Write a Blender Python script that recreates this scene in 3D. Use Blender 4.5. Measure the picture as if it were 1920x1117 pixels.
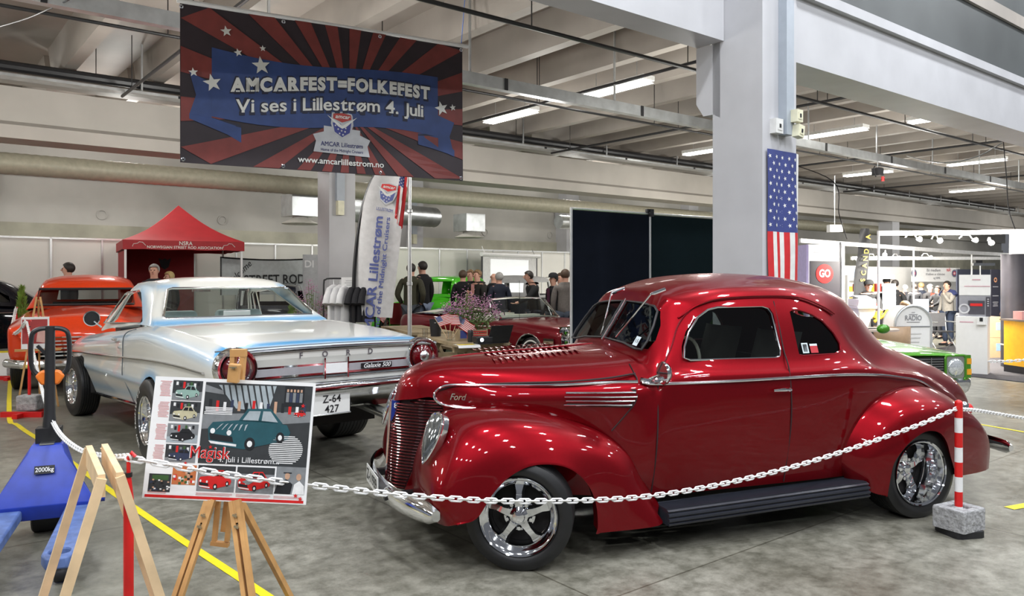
import bpy, bmesh, math, random
from mathutils import Vector, Matrix
from math import sin, cos, pi, radians, atan2, sqrt
R = random.Random(11)
for _o in list(bpy.data.objects): bpy.data.objects.remove(_o)
sc = bpy.context.scene
C = sc.collection
# ---------------------------------------------------------------- camera, world, exposure, hall lights, added fill lights
EYE = 1.61; FPX = 1470.0; HZ = 522.0
cam = bpy.data.cameras.new('camera'); cam.sensor_width = 36; cam.lens = FPX/1920*36
cam.shift_y = -(558.5-HZ)/1920; cam.clip_end = 200
camo = bpy.data.objects.new('camera', cam); C.objects.link(camo)
camo.location = (0, 0, EYE); camo.rotation_euler = (pi/2, 0, 0); sc.camera = camo
sc.view_settings.view_transform = 'Standard'; sc.view_settings.look = 'None'
sc.view_settings.exposure = 0.25; sc.view_settings.gamma = 1
sc.cycles.max_bounces = 6; sc.cycles.diffuse_bounces = 3; sc.cycles.glossy_bounces = 4
sc.cycles.transparent_max_bounces = 12; sc.cycles.caustics_reflective = False; sc.cycles.caustics_refractive = False
w = bpy.data.worlds.new('world'); sc.world = w; w.use_nodes = True
w.node_tree.nodes['Background'].inputs[0].default_value = (.86, .9, 1, 1)
w.node_tree.nodes['Background'].inputs[1].default_value = .13
U = Vector((.783, .6225, 0)); V = Vector((-.6225, .783, 0)); UROT = atan2(.6225, .783)
def UV(u, v, z=0): return U*u + V*v + Vector((0, 0, z))
def at(px, py, d): return Vector(((px-960)/FPX*d, d, EYE+(HZ-py)/FPX*d))
def ground(px, py):
    d = FPX*EYE/(py-HZ); return Vector(((px-960)/FPX*d, d, 0))
def lamp(name, loc, size, power, colr=(1, 1, 1), sy=None, rot=(0, 0, 0)):
    L = bpy.data.lights.new(name, 'AREA'); L.energy = power; L.color = colr; L.size = size
    if sy: L.shape = 'RECTANGLE'; L.size_y = sy
    o = bpy.data.objects.new(name, L); C.objects.link(o); o.location = loc; o.rotation_euler = rot
    return o
for u in (-7, -2.5, 2, 6.5, 11, 15.5):
    for v in (-6.5, -3.2, .1, 3.2):
        lamp('hall_lamp', UV(u, v, 7.6), .5, 135, (.93, .96, 1))
for u in (-9, -5, -.5, 4, 10.2, 17.3, 24.9, 33, 43, 53):  # unseen point lights added to brighten the far bay, separate from its fixtures
    for v in (7.6, 11.9, 18.6):
        L = bpy.data.lights.new('bay_fill_light', 'POINT'); L.energy = 135; L.color = (1, .985, .94); L.shadow_soft_size = .3
        o = bpy.data.objects.new('bay_fill_light', L); C.objects.link(o); o.location = UV(u, v, 3.75 if v < 18 else 4.5)
# ---------------------------------------------------------------- helpers
def lin(h):
    h = h.lstrip('#'); out = []
    for i in (0, 2, 4):
        x = int(h[i:i+2], 16)/255; out.append(x/12.92 if x <= .04045 else ((x+.055)/1.055)**2.4)
    return (*out, 1)
MATS = {}
def mat(name, colr, rough=.5, metal=0, coat=0, emit=0, var=.08, scale=12, bump=0, spec=.5):
    if name in MATS: return MATS[name]
    m = bpy.data.materials.new(name); m.use_nodes = True; n = m.node_tree.nodes; l = m.node_tree.links
    b = n['Principled BSDF']; c = lin(colr) if isinstance(colr, str) else (*colr, 1)
    b.inputs['Roughness'].default_value = rough; b.inputs['Metallic'].default_value = metal
    b.inputs['Coat Weight'].default_value = coat; b.inputs['Coat Roughness'].default_value = .03
    b.inputs['Specular IOR Level'].default_value = spec
    tc = n.new('ShaderNodeTexCoord'); nz = n.new('ShaderNodeTexNoise'); nz.inputs['Scale'].default_value = scale
    nz.inputs['Detail'].default_value = 4
    l.new(tc.outputs['Object'], nz.inputs['Vector'])
    rp = n.new('ShaderNodeValToRGB'); rp.color_ramp.elements[0].position = .3; rp.color_ramp.elements[1].position = .7
    rp.color_ramp.elements[0].color = tuple(min(1, x*(1-var)) for x in c[:3])+(1,)
    rp.color_ramp.elements[1].color = tuple(min(1, x*(1+var)) for x in c[:3])+(1,)
    l.new(nz.outputs['Fac'], rp.inputs['Fac']); l.new(rp.outputs['Color'], b.inputs['Base Color'])
    if emit:
        l.new(rp.outputs['Color'], b.inputs['Emission Color']); b.inputs['Emission Strength'].default_value = emit
    if bump:
        bp = n.new('ShaderNodeBump'); bp.inputs['Strength'].default_value = bump; bp.inputs['Distance'].default_value = .02
        l.new(nz.outputs['Fac'], bp.inputs['Height']); l.new(bp.outputs['Normal'], b.inputs['Normal'])
    MATS[name] = m; return m
def glassmat(name, tint, refl=.12):
    if name in MATS: return MATS[name]
    m = bpy.data.materials.new(name); m.use_nodes = True; n = m.node_tree.nodes; l = m.node_tree.links
    n.remove(n['Principled BSDF']); t = n.new('ShaderNodeBsdfTransparent'); t.inputs[0].default_value = (*tint, 1)
    g = n.new('ShaderNodeBsdfGlossy'); g.inputs['Roughness'].default_value = .02
    f0 = n.new('ShaderNodeLayerWeight'); f0.inputs[0].default_value = .5; f = n.new('ShaderNodeMath'); f.operation = 'POWER'; f.inputs[1].default_value = 4; l.new(f0.outputs['Facing'], f.inputs[0])
    a = n.new('ShaderNodeMath'); a.operation = 'MULTIPLY_ADD'; a.inputs[1].default_value = .6; a.inputs[2].default_value = refl; a.use_clamp = True
    mx = n.new('ShaderNodeMixShader'); l.new(f.outputs[0], a.inputs[0]); l.new(a.outputs[0], mx.inputs[0])
    l.new(t.outputs[0], mx.inputs[1]); l.new(g.outputs[0], mx.inputs[2]); l.new(mx.outputs[0], n['Material Output'].inputs[0])
    MATS[name] = m; return m
class MB:
    """collects shapes; every face keeps a material slot"""
    def __init__(s): s.v = []; s.f = []; s.m = []; s.cur = 0; s.T = Matrix.Identity(4)
    def add(s, vs, fs):
        k = len(s.v); s.v += [tuple(s.T @ Vector(p)) for p in vs]
        for f in fs: s.f.append(tuple(k+i for i in f)); s.m.append(s.cur)
        return s
    def mt(s, i): s.cur = i; return s
    def box(s, lo, hi, top=1.0, topy=None):
        (x0, y0, z0), (x1, y1, z1) = lo, hi; cx, cy = (x0+x1)/2, (y0+y1)/2; ty = top if topy is None else topy
        a = [(x0, y0, z0), (x1, y0, z0), (x1, y1, z0), (x0, y1, z0)]
        b = [(cx+(x-cx)*top, cy+(y-cy)*ty, z1) for x, y, _ in a]
        return s.add(a+b, [(3, 2, 1, 0), (4, 5, 6, 7), (0, 1, 5, 4), (1, 2, 6, 5), (2, 3, 7, 6), (3, 0, 4, 7)])
    def bar(s, p, q, w, h=None, up=(0, 0, 1)):
        """square bar from p to q"""
        p, q = Vector(p), Vector(q); h = h or w; d = (q-p).normalized(); u = Vector(up)
        if abs(d.dot(u)) > .95: u = Vector((0, 1, 0))
        x = d.cross(u).normalized()*w/2; y = x.cross(d).normalized()*h/2
        vs = [p-x-y, p+x-y, p+x+y, p-x+y, q-x-y, q+x-y, q+x+y, q-x+y]
        return s.add(vs, [(0, 1, 2, 3), (7, 6, 5, 4), (0, 4, 5, 1), (1, 5, 6, 2), (2, 6, 7, 3), (3, 7, 4, 0)])
    def tube(s, path, r, n=8, closed=False, flat=None):
        P = [Vector(p) for p in path]; N = len(P); rr = r if isinstance(r, (list, tuple)) else [r]*N
        vs = []; fs = []; px = None
        for i, p in enumerate(P):
            a = P[(i-1) % N] if (closed or i) else p; b = P[(i+1) % N] if (closed or i < N-1) else p
            t = (b-a).normalized() if (b-a).length > 1e-9 else Vector((0, 0, 1))
            if px is None:
                up = Vector((0, 0, 1)) if abs(t.z) < .9 else Vector((1, 0, 0)); px = t.cross(up).normalized()
            else:
                px = (px-t*px.dot(t)); px = px.normalized() if px.length > 1e-6 else t.orthogonal().normalized()
            py = t.cross(px)
            for k in range(n):
                an = 2*pi*k/n; vs.append(p+px*cos(an)*rr[i]+py*sin(an)*rr[i]*(flat or 1))
        for i in range(N if closed else N-1):
            j = (i+1) % N
            for k in range(n): fs.append((i*n+k, i*n+(k+1) % n, j*n+(k+1) % n, j*n+k))
        if not closed: fs += [tuple(range(n-1, -1, -1)), tuple((N-1)*n+k for k in range(n))]
        return s.add(vs, fs)
    def cyl(s, p, q, r, n=16, r2=None): return s.tube([p, q], [r, r if r2 is None else r2], n)
    def lathe(s, prof, n=32, axis='z', c=(0, 0, 0), cap=False):
        vs = []; fs = []; K = len(prof); c = Vector(c)
        for i in range(n):
            a = 2*pi*i/n
            for r, h in prof:
                vs.append(c+(Vector((r*cos(a), r*sin(a), h)) if axis == 'z' else Vector((r*cos(a), h, r*sin(a))) if axis == 'y' else Vector((h, r*cos(a), r*sin(a)))))
        for i in range(n):
            j = (i+1) % n
            for k in range(K-1): fs.append((i*K+k, j*K+k, j*K+k+1, i*K+k+1))
        if cap: fs += [tuple(i*K for i in range(n)), tuple(i*K+K-1 for i in range(n-1, -1, -1))]
        return s.add(vs, fs)
    def ell(s, c, r, n=14, m=9):
        r = (r, r, r) if not isinstance(r, (tuple, list)) else r; vs = []; fs = []
        for i in range(m+1):
            th = pi*i/m
            for k in range(n):
                a = 2*pi*k/n; vs.append((c[0]+r[0]*sin(th)*cos(a), c[1]+r[1]*sin(th)*sin(a), c[2]+r[2]*cos(th)))
        for i in range(m):
            for k in range(n): fs.append((i*n+k, (i+1)*n+k, (i+1)*n+(k+1) % n, i*n+(k+1) % n))
        return s.add(vs, fs)
    def prism(s, poly, a, b, ax='y'):
        """outline extruded from a to b along ax; outline given in the two other axes"""
        def P(p, h): return (p[0], h, p[1]) if ax == 'y' else (p[0], p[1], h) if ax == 'z' else (h, p[0], p[1])
        n = len(poly); vs = [P(p, a) for p in poly]+[P(p, b) for p in poly]
        return s.add(vs, [tuple(range(n)), tuple(range(2*n-1, n-1, -1))]+[(i, i+n, (i+1) % n+n, (i+1) % n) for i in range(n)])
    def poly(s, pts): return s.add(pts, [tuple(range(len(pts)))])
    def grid(s, g, flip=False, cu=False):
        n = len(g); m = len(g[0]); vs = [p for r in g for p in r]; fs = []
        for i in range(n if cu else n-1):
            for k in range(m-1):
                j = (i+1) % n; f = (i*m+k, j*m+k, j*m+k+1, i*m+k+1); fs.append(f[::-1] if flip else f)
        return s.add(vs, fs)
    def build(s, name, mats, parent=None, smooth=35, fix=True, weld=True):
        me = bpy.data.meshes.new(name); me.from_pydata(s.v, [], s.f)
        mats = mats if isinstance(mats, (list, tuple)) else [mats]
        for m in mats: me.materials.append(m)
        me.polygons.foreach_set('material_index', [min(i, len(mats)-1) for i in s.m])
        bm = bmesh.new(); bm.from_mesh(me)
        if weld: bmesh.ops.remove_doubles(bm, verts=bm.verts, dist=1e-5)
        if fix: bmesh.ops.recalc_face_normals(bm, faces=bm.faces)
        bm.to_mesh(me); bm.free()
        me.polygons.foreach_set('use_smooth', [smooth > 0]*len(me.polygons))
        if smooth > 0: me.set_sharp_from_angle(angle=radians(smooth))
        o = bpy.data.objects.new(name, me); C.objects.link(o); o.parent = parent
        return o
def tag(o, label=None, cat=None, group=None, kind=None):
    if label: o['label'] = label
    if cat: o['category'] = cat
    if group: o['group'] = group
    if kind: o['kind'] = kind
    return o
def thing(name, label, cat, loc=(0, 0, 0), rz=0, group=None):
    o = bpy.data.objects.new(name, None); C.objects.link(o); o.location = loc; o.rotation_euler = (0, 0, rz)
    return tag(o, label, cat, group)
def dup(root, loc=None, rz=None, label=None, group=None):
    r = root.copy(); C.objects.link(r)
    if loc is not None: r.location = loc
    if rz is not None: r.rotation_euler = (0, 0, rz)
    tag(r, label, None, group)
    for ch in list(root.children):
        c = ch.copy(); C.objects.link(c); c.parent = r
        for g in ch.children:
            d = g.copy(); C.objects.link(d); d.parent = c
    return r
def crom(p, t):
    """catmull-rom through points p at t in 0..len-1"""
    n = len(p)-1; i = min(int(t), n-1); f = t-i
    a = p[i-1] if i else p[0]*2-p[1]; b = p[i]; c = p[i+1]; d = p[i+2] if i+2 <= n else p[n]*2-p[n-1]
    return .5*((2*b)+(c-a)*f+(2*a-5*b+4*c-d)*f*f+(3*b-a-3*c+d)*f**3)
def curve(pts, k=6):
    p = [Vector(q) for q in pts]; return [crom(p, i/k) for i in range((len(p)-1)*k+1)]
def surf(net, ku=5, kv=5):
    rows = [curve(r, kv) for r in net]; cols = list(zip(*rows))
    cc = [curve(c, ku) for c in cols]; return [list(r) for r in zip(*cc)]
def flip(g, s=-1): return [[Vector((p.x, p.y*s, p.z)) for p in r] for r in g]
def bake(o, mods):
    """apply modifiers given as (type, {settings})"""
    for t, kw in mods:
        m = o.modifiers.new(t, t)
        for k, v in kw.items(): setattr(m, k, v)
    dg = bpy.context.evaluated_depsgraph_get(); dg.update()
    me = bpy.data.meshes.new_from_object(o.evaluated_get(dg)); o.modifiers.clear(); o.data = me
    return o
def cutaway(o, cutter):
    bake(o, [('BOOLEAN', dict(operation='DIFFERENCE', object=cutter, solver='EXACT', use_self=True))])
    bpy.data.objects.remove(cutter); return o
def text(mb, s, M, size=.1, w=None, bold=0, shear=0, align='CENTER', space=1, wx=None):
    """flat lettering added to mb; M carries x to the right and y up of the lettering"""
    cu = bpy.data.curves.new('t', 'FONT'); cu.body = s; cu.size = size; thick = bold > 0 and 'M' in s; cu.offset = 0 if thick else bold*size; cu.shear = shear
    cu.align_x = align; cu.align_y = 'CENTER'; cu.space_character = space; cu.fill_mode = 'FRONT'; cu.resolution_u = 3
    o = bpy.data.objects.new('t', cu); C.objects.link(o)
    dg = bpy.context.evaluated_depsgraph_get(); dg.update()
    me = bpy.data.meshes.new_from_object(o.evaluated_get(dg))
    vs = [v.co.copy() for v in me.vertices]; fs = [tuple(p.vertices) for p in me.polygons]
    if thick and vs:
        b_ = bold*size*1.1; n_ = len(vs); v0 = vs; f0 = fs; vs = []; fs = []
        for q, (dx, dy) in enumerate(((0, 0), (b_, b_*.7), (b_, -b_*.7), (-b_, b_*.7), (-b_, -b_*.7))):
            vs += [v+Vector((dx, dy, .00035*q)) for v in v0]; fs += [tuple(i+q*n_ for i in f) for f in f0]
    bpy.data.objects.remove(o); bpy.data.meshes.remove(me)
    if vs and w:
        x0 = min(v.x for v in vs); x1 = max(v.x for v in vs); k = w/(x1-x0) if x1 > x0 else 1
        for v in vs: v.x *= k
    old = mb.T; mb.T = old @ M; mb.add(vs, fs); mb.T = old
    return mb
def frame(o, x, y):
    """matrix with origin o, x axis, y axis"""
    o, x, y = Vector(o), Vector(x).normalized(), Vector(y); z = x.cross(y).normalized(); y = z.cross(x)
    return Matrix(((x.x, y.x, z.x, o.x), (x.y, y.y, z.y, o.y), (x.z, y.z, z.z, o.z), (0, 0, 0, 1)))
XZ = lambda x, y, z: frame((x, y, z), (1, 0, 0), (0, 0, 1))     # faces -y
def star(mb, x, z, r, y, a0=pi/2, k=.4):
    pts = [(x+r*(1 if i % 2 == 0 else k)*cos(a0+i*pi/5), y, z+r*(1 if i % 2 == 0 else k)*sin(a0+i*pi/5)) for i in range(10)]
    k0 = len(mb.v); mb.add(pts+[(x, y, z)], [(i, (i+1) % 10, 10) for i in range(10)])
def rrect(x0, z0, x1, z1, r, n=4):
    out = []
    for cx, cz, a in ((x1-r, z1-r, 0), (x0+r, z1-r, pi/2), (x0+r, z0+r, pi), (x1-r, z0+r, 1.5*pi)):
        out += [(cx+r*cos(a+pi/2*i/n), cz+r*sin(a+pi/2*i/n)) for i in range(n+1)]
    return out
# common materials
chrome = mat('chrome', (.82, .83, .85), .07, 1, var=.02)
dchrome = mat('brushed_metal', (.6, .61, .62), .28, 1, var=.05)
rubber = mat('rubber', (.012, .012, .014), .55, var=.2, scale=30)
black = mat('black_paint', (.012, .012, .014), .4, var=.1)
dark = mat('dark_interior', (.018, .016, .016), .8, var=.2)
white = mat('white_paint', (.8, .8, .8), .45, var=.03)
galv = mat('galvanised_steel', (.55, .57, .58), .35, .8, var=.15, scale=5)
red = mat('red_plastic', (.62, .02, .02), .35, var=.06)
wood = mat('beech_wood', (.55, .30, .11), .5, var=.18, scale=9)
pine = mat('pine_wood', (.72, .52, .31), .55, var=.15, scale=9)
skin = mat('skin', (.60, .33, .24), .55, var=.06)
glass = glassmat('window_glass', (.84, .89, .87), .05)
# ---------------------------------------------------------------- setting
def concrete(name, c, var=.12, rough=.6, sc1=1.2, bump=.05):
    m = mat(name, c, rough, var=var, scale=sc1, bump=bump); return m
def floormat():
    m = bpy.data.materials.new('concrete_floor'); m.use_nodes = True; n = m.node_tree.nodes; l = m.node_tree.links
    b = n['Principled BSDF']; tc = n.new('ShaderNodeTexCoord'); mp = n.new('ShaderNodeMapping')
    mp.inputs['Rotation'].default_value = (0, 0, -UROT); l.new(tc.outputs['Object'], mp.inputs['Vector'])
    def nz(s, d=6, r=.6):
        q = n.new('ShaderNodeTexNoise'); q.inputs['Scale'].default_value = s; q.inputs['Detail'].default_value = d
        q.inputs['Roughness'].default_value = r; l.new(mp.outputs[0], q.inputs['Vector']); return q
    a, c, d = nz(.7), nz(7, 9, .75), nz(38, 4)
    r1 = n.new('ShaderNodeValToRGB'); e = r1.color_ramp.elements
    e[0].position = .34; e[0].color = (.15, .143, .112, 1); e[1].position = .66; e[1].color = (.305, .295, .25, 1)
    l.new(a.outputs['Fac'], r1.inputs[0])
    r2 = n.new('ShaderNodeValToRGB'); e = r2.color_ramp.elements
    e[0].position = .38; e[0].color = (.50, .50, .47, 1); e[1].position = .62; e[1].color = (1.12, 1.12, 1.12, 1)
    l.new(c.outputs['Fac'], r2.inputs[0])
    m1 = n.new('ShaderNodeMix'); m1.data_type = 'RGBA'; m1.blend_type = 'MULTIPLY'; m1.inputs[0].default_value = 1
    l.new(r1.outputs[0], m1.inputs[6]); l.new(r2.outputs[0], m1.inputs[7])
    bk = n.new('ShaderNodeTexBrick'); bk.inputs['Scale'].default_value = .36; bk.inputs['Mortar Size'].default_value = .0022
    bk.offset = 0; bk.inputs['Brick Width'].default_value = 1.0; bk.inputs['Row Height'].default_value = 1.0
    bk.inputs['Color1'].default_value = bk.inputs['Color2'].default_value = (1, 1, 1, 1); bk.inputs['Mortar'].default_value = (.5, .48, .45, 1)
    l.new(mp.outputs[0], bk.inputs['Vector'])
    m2 = n.new('ShaderNodeMix'); m2.data_type = 'RGBA'; m2.blend_type = 'MULTIPLY'; m2.inputs[0].default_value = 1
    l.new(m1.outputs[2], m2.inputs[6]); l.new(bk.outputs[0], m2.inputs[7]); l.new(m2.outputs[2], b.inputs['Base Color'])
    rr = n.new('ShaderNodeMapRange'); rr.inputs[3].default_value = .22; rr.inputs[4].default_value = .52
    l.new(c.outputs['Fac'], rr.inputs[0]); l.new(rr.outputs[0], b.inputs['Roughness'])
    bp = n.new('ShaderNodeBump'); bp.inputs['Strength'].default_value = .12; bp.inputs['Distance'].default_value = .004
    l.new(d.outputs['Fac'], bp.inputs['Height']); l.new(bp.outputs[0], b.inputs['Normal'])
    return m
def struct(name, mb, m, sm=30): return tag(mb.build(name, m, None, sm), kind='structure')
def ubox(mb, u0, v0, z0, u1, v1, z1):
    mb.T = Matrix.Rotation(UROT, 4, 'Z'); mb.box((u0, v0, z0), (u1, v1, z1)); mb.T = Matrix.Identity(4); return mb
struct('floor', ubox(MB(), -30, -14, -.1, 62, 26, 0), floormat(), 0)
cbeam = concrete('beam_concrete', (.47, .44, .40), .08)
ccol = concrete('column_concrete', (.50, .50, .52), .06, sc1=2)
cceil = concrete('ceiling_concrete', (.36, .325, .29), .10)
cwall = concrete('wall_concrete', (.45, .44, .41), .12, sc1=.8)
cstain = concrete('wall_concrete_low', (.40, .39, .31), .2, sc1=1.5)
# ceiling slab with ribs
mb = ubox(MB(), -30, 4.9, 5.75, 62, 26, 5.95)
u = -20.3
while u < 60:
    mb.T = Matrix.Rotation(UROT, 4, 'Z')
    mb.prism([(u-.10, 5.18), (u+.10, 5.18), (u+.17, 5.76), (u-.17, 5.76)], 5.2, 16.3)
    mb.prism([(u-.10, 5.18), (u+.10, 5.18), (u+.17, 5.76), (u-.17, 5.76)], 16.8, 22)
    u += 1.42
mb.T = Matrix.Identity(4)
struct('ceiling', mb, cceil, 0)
# main column with corbel, pilaster conduit
CU, CV, CW = 7.245, 4.85, .64
mb = ubox(MB(), CU, CV, 0, CU+CW, CV+CW, 7)
mb.T = Matrix.Rotation(UROT, 4, 'Z')
mb.prism([(CV+CW-.1, 3.4), (CV+CW-.1, 4.24), (5.72, 4.24), (5.72, 3.60), (5.62, 3.45), (CV+CW, 3.45)], CU, CU+.5, 'x')
struct('column_front', mb, ccol, 0)
# front beam (two spans resting on the corbel) + fascia
mb = MB(); mb.T = Matrix.Rotation(UROT, 4, 'Z')
mb.box((-30, 5.335, 4.24), (CU-.006, 5.70, 5.6)); mb.box((CU+CW+.004, CV+.02, 4.02), (60, CV+CW-.06, 4.75))
mb.box((-30, 5.2, 5.6), (CU-.006, 5.75, 7)); mb.box((CU+CW+.004, CV-.05, 4.75), (60, CV+CW, 4.87))
struct('beam_front', mb, ccol, 0)
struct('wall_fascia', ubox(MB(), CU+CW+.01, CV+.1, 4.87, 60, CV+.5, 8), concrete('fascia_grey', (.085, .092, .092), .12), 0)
# second beam line with column
mb = MB(); mb.T = Matrix.Rotation(UROT, 4, 'Z')
prof = [(15.2, 3.92), (15.9, 3.92), (15.9, 4.12), (15.75, 4.2), (15.75, 4.8), (15.35, 4.8), (15.35, 4.22), (15.2, 4.14)]
mb.prism(prof, -30, 60, 'x'); mb.box((-30, 15.2, 4.95), (60, 15.9, 5.18))
struct('beam_rear', mb, cbeam, 0)
for nm, uu in (('column_middle', CU), ('column_far', CU+24.6)):
    struct(nm, ubox(MB(), uu, 15.28, 0, uu+.6, 15.85, 3.92), ccol, 0)
# back wall with ledges, and columns against it
mb = MB(); mb.T = Matrix.Rotation(UROT, 4, 'Z')
mb.box((-30, 22, 0), (62, 22.3, 6)); mb.box((-30, 21.9, 2.95), (62, 22, 3.6)); mb.box((-30, 21.75, 4.1), (62, 22, 5.2))
mb.mt(1).box((-30, 21.85, 0), (62, 21.99, 2.95)); mb.mt(0)
for u0 in range(-24, 56, 3):
    mb.lathe([(.13, 21.9), (.13, 21.87), (.10, 21.87), (.10, 21.9)], 20, 'y', (u0+1.2, 0, 3.22)); 
struct('wall_back', mb, [cwall, cstain], 30)
for k, uu in enumerate((-4.35, .95, 12.7, 19.5, 26.5, 34)):
    struct('column_wall_%d' % (k+1), ubox(MB(), uu, 21.3, 0, uu+.62, 21.95, 5.2), ccol, 0)
# white exhibition partition along the back wall
pw = mat('partition_white', (.78, .77, .72), .5, var=.02, scale=2)
alu = mat('aluminium', (.62, .63, .63), .35, .7, var=.05)
mb = MB(); mb.T = Matrix.Rotation(UROT, 4, 'Z'); mb.box((-25, 19.3, 0), (24.5, 19.36, 2.46))
mb.mt(1)
uu = -25
while uu < 24.6: mb.box((uu-.02, 19.28, 0), (uu+.02, 19.31, 2.5)); uu += .99
mb.box((-25, 19.28, 2.46), (24.5, 19.37, 2.5))
struct('wall_partition', mb, [pw, alu], 0)
# floor tapes
ytape = mat('yellow_tape', (.80, .66, .015), .45, var=.08)
def tape(pix, wd, z=.003):
    P = [ground(*p) for p in pix]; mb = MB(); L = []
    P = curve(P, 5) if len(P) > 2 else P
    for i, p in enumerate(P):
        d = (P[min(i+1, len(P)-1)]-P[max(i-1, 0)]).normalized(); n = Vector((-d.y, d.x, 0))*wd/2
        L.append([p-n+Vector((0, 0, z)), p+n+Vector((0, 0, z))])
    mb.grid(L); return mb
tag(tape([(22, 665), (17, 770), (33, 797), (95, 838), (165, 890), (300, 985), (500, 1117), (640, 1215)], .052).build('floor_tape', ytape), 'yellow tape line curving along the floor in front of the white car', 'floor tape')
tag(tape([(1770, 784), (1920, 810), (2100, 842)], .05).build('floor_tape', ytape), 'thin yellow tape line on the floor behind the rear bumper of the red coupe', 'floor tape')
tag(tape([(1892, 953), (1990, 935)], .075).build('floor_tape', ytape), 'short piece of yellow tape on the floor right of the striped post', 'floor tape')
# ceiling lights
fl_body = mat('lamp_housing', (.75, .75, .73), .5); fl_em = mat('lamp_diffuser', (1, .98, .93), .4, emit=7, var=.01)
def fluor(u, v, label):
    t = thing('ceiling_light', label, 'ceiling light', UV(u, v, 4.98), UROT, 'fluorescent ceiling lights')
    MB().box((-.15, -.78, .04), (.15, .78, .12)).build('lamp_housing', fl_body, t, 0)
    MB().box((-.14, -.77, 0), (.14, .77, .04), .9).build('diffuser', fl_em, t, 0)
    for y in (-.5, .5): MB().cyl((0, y, .12), (0, y, .77), .008, 6).build('hanger', galv, t)
LL = [(10.2, 9.84, 'long lit ceiling light just right of the hanging banner and nearer the front'),
      (10.2, 12.9, 'lit ceiling light beside the top right edge of the hanging banner, farther back'),
      (17.1, 13.1, 'small lit ceiling light seen just left of the big column'),
      (17.3, 9.67, 'lit ceiling light just right of the big column above the cable tray'),
      (17.4, 7.2, 'lit ceiling light close under the right beam'),
      (24.9, 9.5, 'lit ceiling light near the cable hanging at the right edge'),
      (24.8, 12.7, 'lit ceiling light in the back row, left of the hanging cable at right'),
      (32.6, 12.6, 'lit ceiling light in the back row, right of the hanging cable'),
      (17.4, 16.9, 'lit ceiling light behind the far beam right of the column'), (24.9, 6.7, 'ceiling light over the far right booths')]
for u, v, lb in LL[:8]: fluor(u, v, lb)
def many(name, mb, m, parent, x0, x1, st):
    o = mb.build(name, m, parent, 0); o.location.x = x0; x = x0+st
    while x < x1:
        c = o.copy(); C.objects.link(c); c.location.x = x; x += st
# cable trays, pipes and ducts along the hall
def urun(name, v, z, w_, h, u0, u1, m, label, cat, ribs=None):
    t = thing(name, label, cat, UV(0, v, z), UROT)
    MB().box((u0, -w_/2, -h/2), (u1, w_/2, h/2)).build('tray', m, t, 0)
    many('hanger', MB().box((-.015, -.012, h/2), (.015, .012, 5.74-z)), galv, t, u0+1, u1, 2.9)
    many('clip', MB().box((-.03, -w_/2-.012, -h/2), (.03, -w_/2+.01, h/2)), black, t, u0+1.6, u1, 2.9)
urun('cable_tray', 9.0, 4.42, .12, .17, -12, 40, galv, 'galvanised lighting trunking hanging from the ceiling behind the banner', 'cable tray')
urun('cable_tray', 14.9, 4.86, .3, .045, -12, 45, galv, 'flat cable ladder running along the top of the rear beam', 'cable tray')
pipe = mat('black_pipe', (.02, .02, .022), .4)
def prun(v, z, r, label, u0=-14, u1=44, nm='ceiling_pipe', m=None):
    t = thing(nm, label, 'pipe', UV(0, v, z), UROT)
    MB().cyl((u0, 0, 0), (u1, 0, 0), r, 10).build('pipe', m or pipe, t)
    many('hanger', MB().cyl((0, 0, 0), (0, 0, 5.74-z), .008, 5), pipe, t, u0+1.3, u1, 3.1)
prun(6.25, 4.62, .026, 'thin black track under the ceiling nearest the front beam')
prun(7.05, 4.55, .026, 'thin black track under the ceiling, second from the front beam')
prun(10.6, 4.72, .022, 'thin black track behind the galvanised trunking')
prun(15.05, 5.06, .085, 'thick black pipe in the shadow above the rear beam')
for k, (uu, lb) in enumerate(((3.2, 'black pipe crossing the ceiling ribs left of the banner'), (9.3, 'black cross pipe under the ceiling right of the banner'), (13.2, 'black cross pipe left of the column corbel'), (20.2, 'black cross pipe right of the big column'), (27.5, 'black cross pipe over the right booths'))):
    t = thing('ceiling_pipe', lb, 'pipe', UV(uu, 0, 4.80), UROT+pi/2)
    MB().cyl((5.6, 0, 0), (15.0, 0, 0), .026, 8).build('pipe', pipe, t)
    many('hanger', MB().cyl((0, 0, 0), (0, 0, .9), .008, 5), pipe, t, 7.5, 14.6, 3.4)
def spiral(name, P, r, label, m=None, pitch=.16):
    mb = MB(); P = [Vector(p) for p in P]; L = (P[1]-P[0]).length; n = int(L/pitch*2); pts = []; rr = []
    for i in range(n+1): pts.append(P[0].lerp(P[1], i/n)); rr.append(r*(1.025 if i % 2 else .985))
    mb.tube(pts, rr, 20); return tag(mb.build(name, m or galv, None, 80), label, 'duct')
olive = mat('duct_olive', (.42, .40, .31), .5, .15, var=.1)
spiral('spiral_duct', (UV(-16, 17.0, 3.72), UV(40, 17.0, 3.72)), .2, 'long ribbed ventilation duct running under the rear beam', olive)
spiral('spiral_duct', (UV(-9.5, 19.0, 3.32), UV(-3.1, 19.0, 3.32)), .24, 'shiny ribbed air duct at the far left feeding the square diffuser box')
spiral('spiral_duct', (UV(9.3, 19.0, 3.42), UV(13.2, 20.5, 3.5)), .3, 'shiny ribbed air duct behind the feather flag', None, .2)
spiral('spiral_duct', (UV(15.6, 17.4, 3.3), UV(20, 17.6, 3.3)), .2, 'short ribbed duct end above the black partition')
def diffuser(p, label):
    t = thing('air_diffuser', label, 'air diffuser', p, UROT)
    MB().box((-.33, -.33, .12), (.33, .33, .62)).build('plenum_box', galv, t, 0)
    MB().lathe([(.0, .1), (.16, .12), (.2, .06), (.40, -.03), (.43, -.05), (.40, -.06), (.1, 0), (0, 0)], 24).build('dish', mat('diffuser_white', (.7, .68, .62), .4), t)
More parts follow.
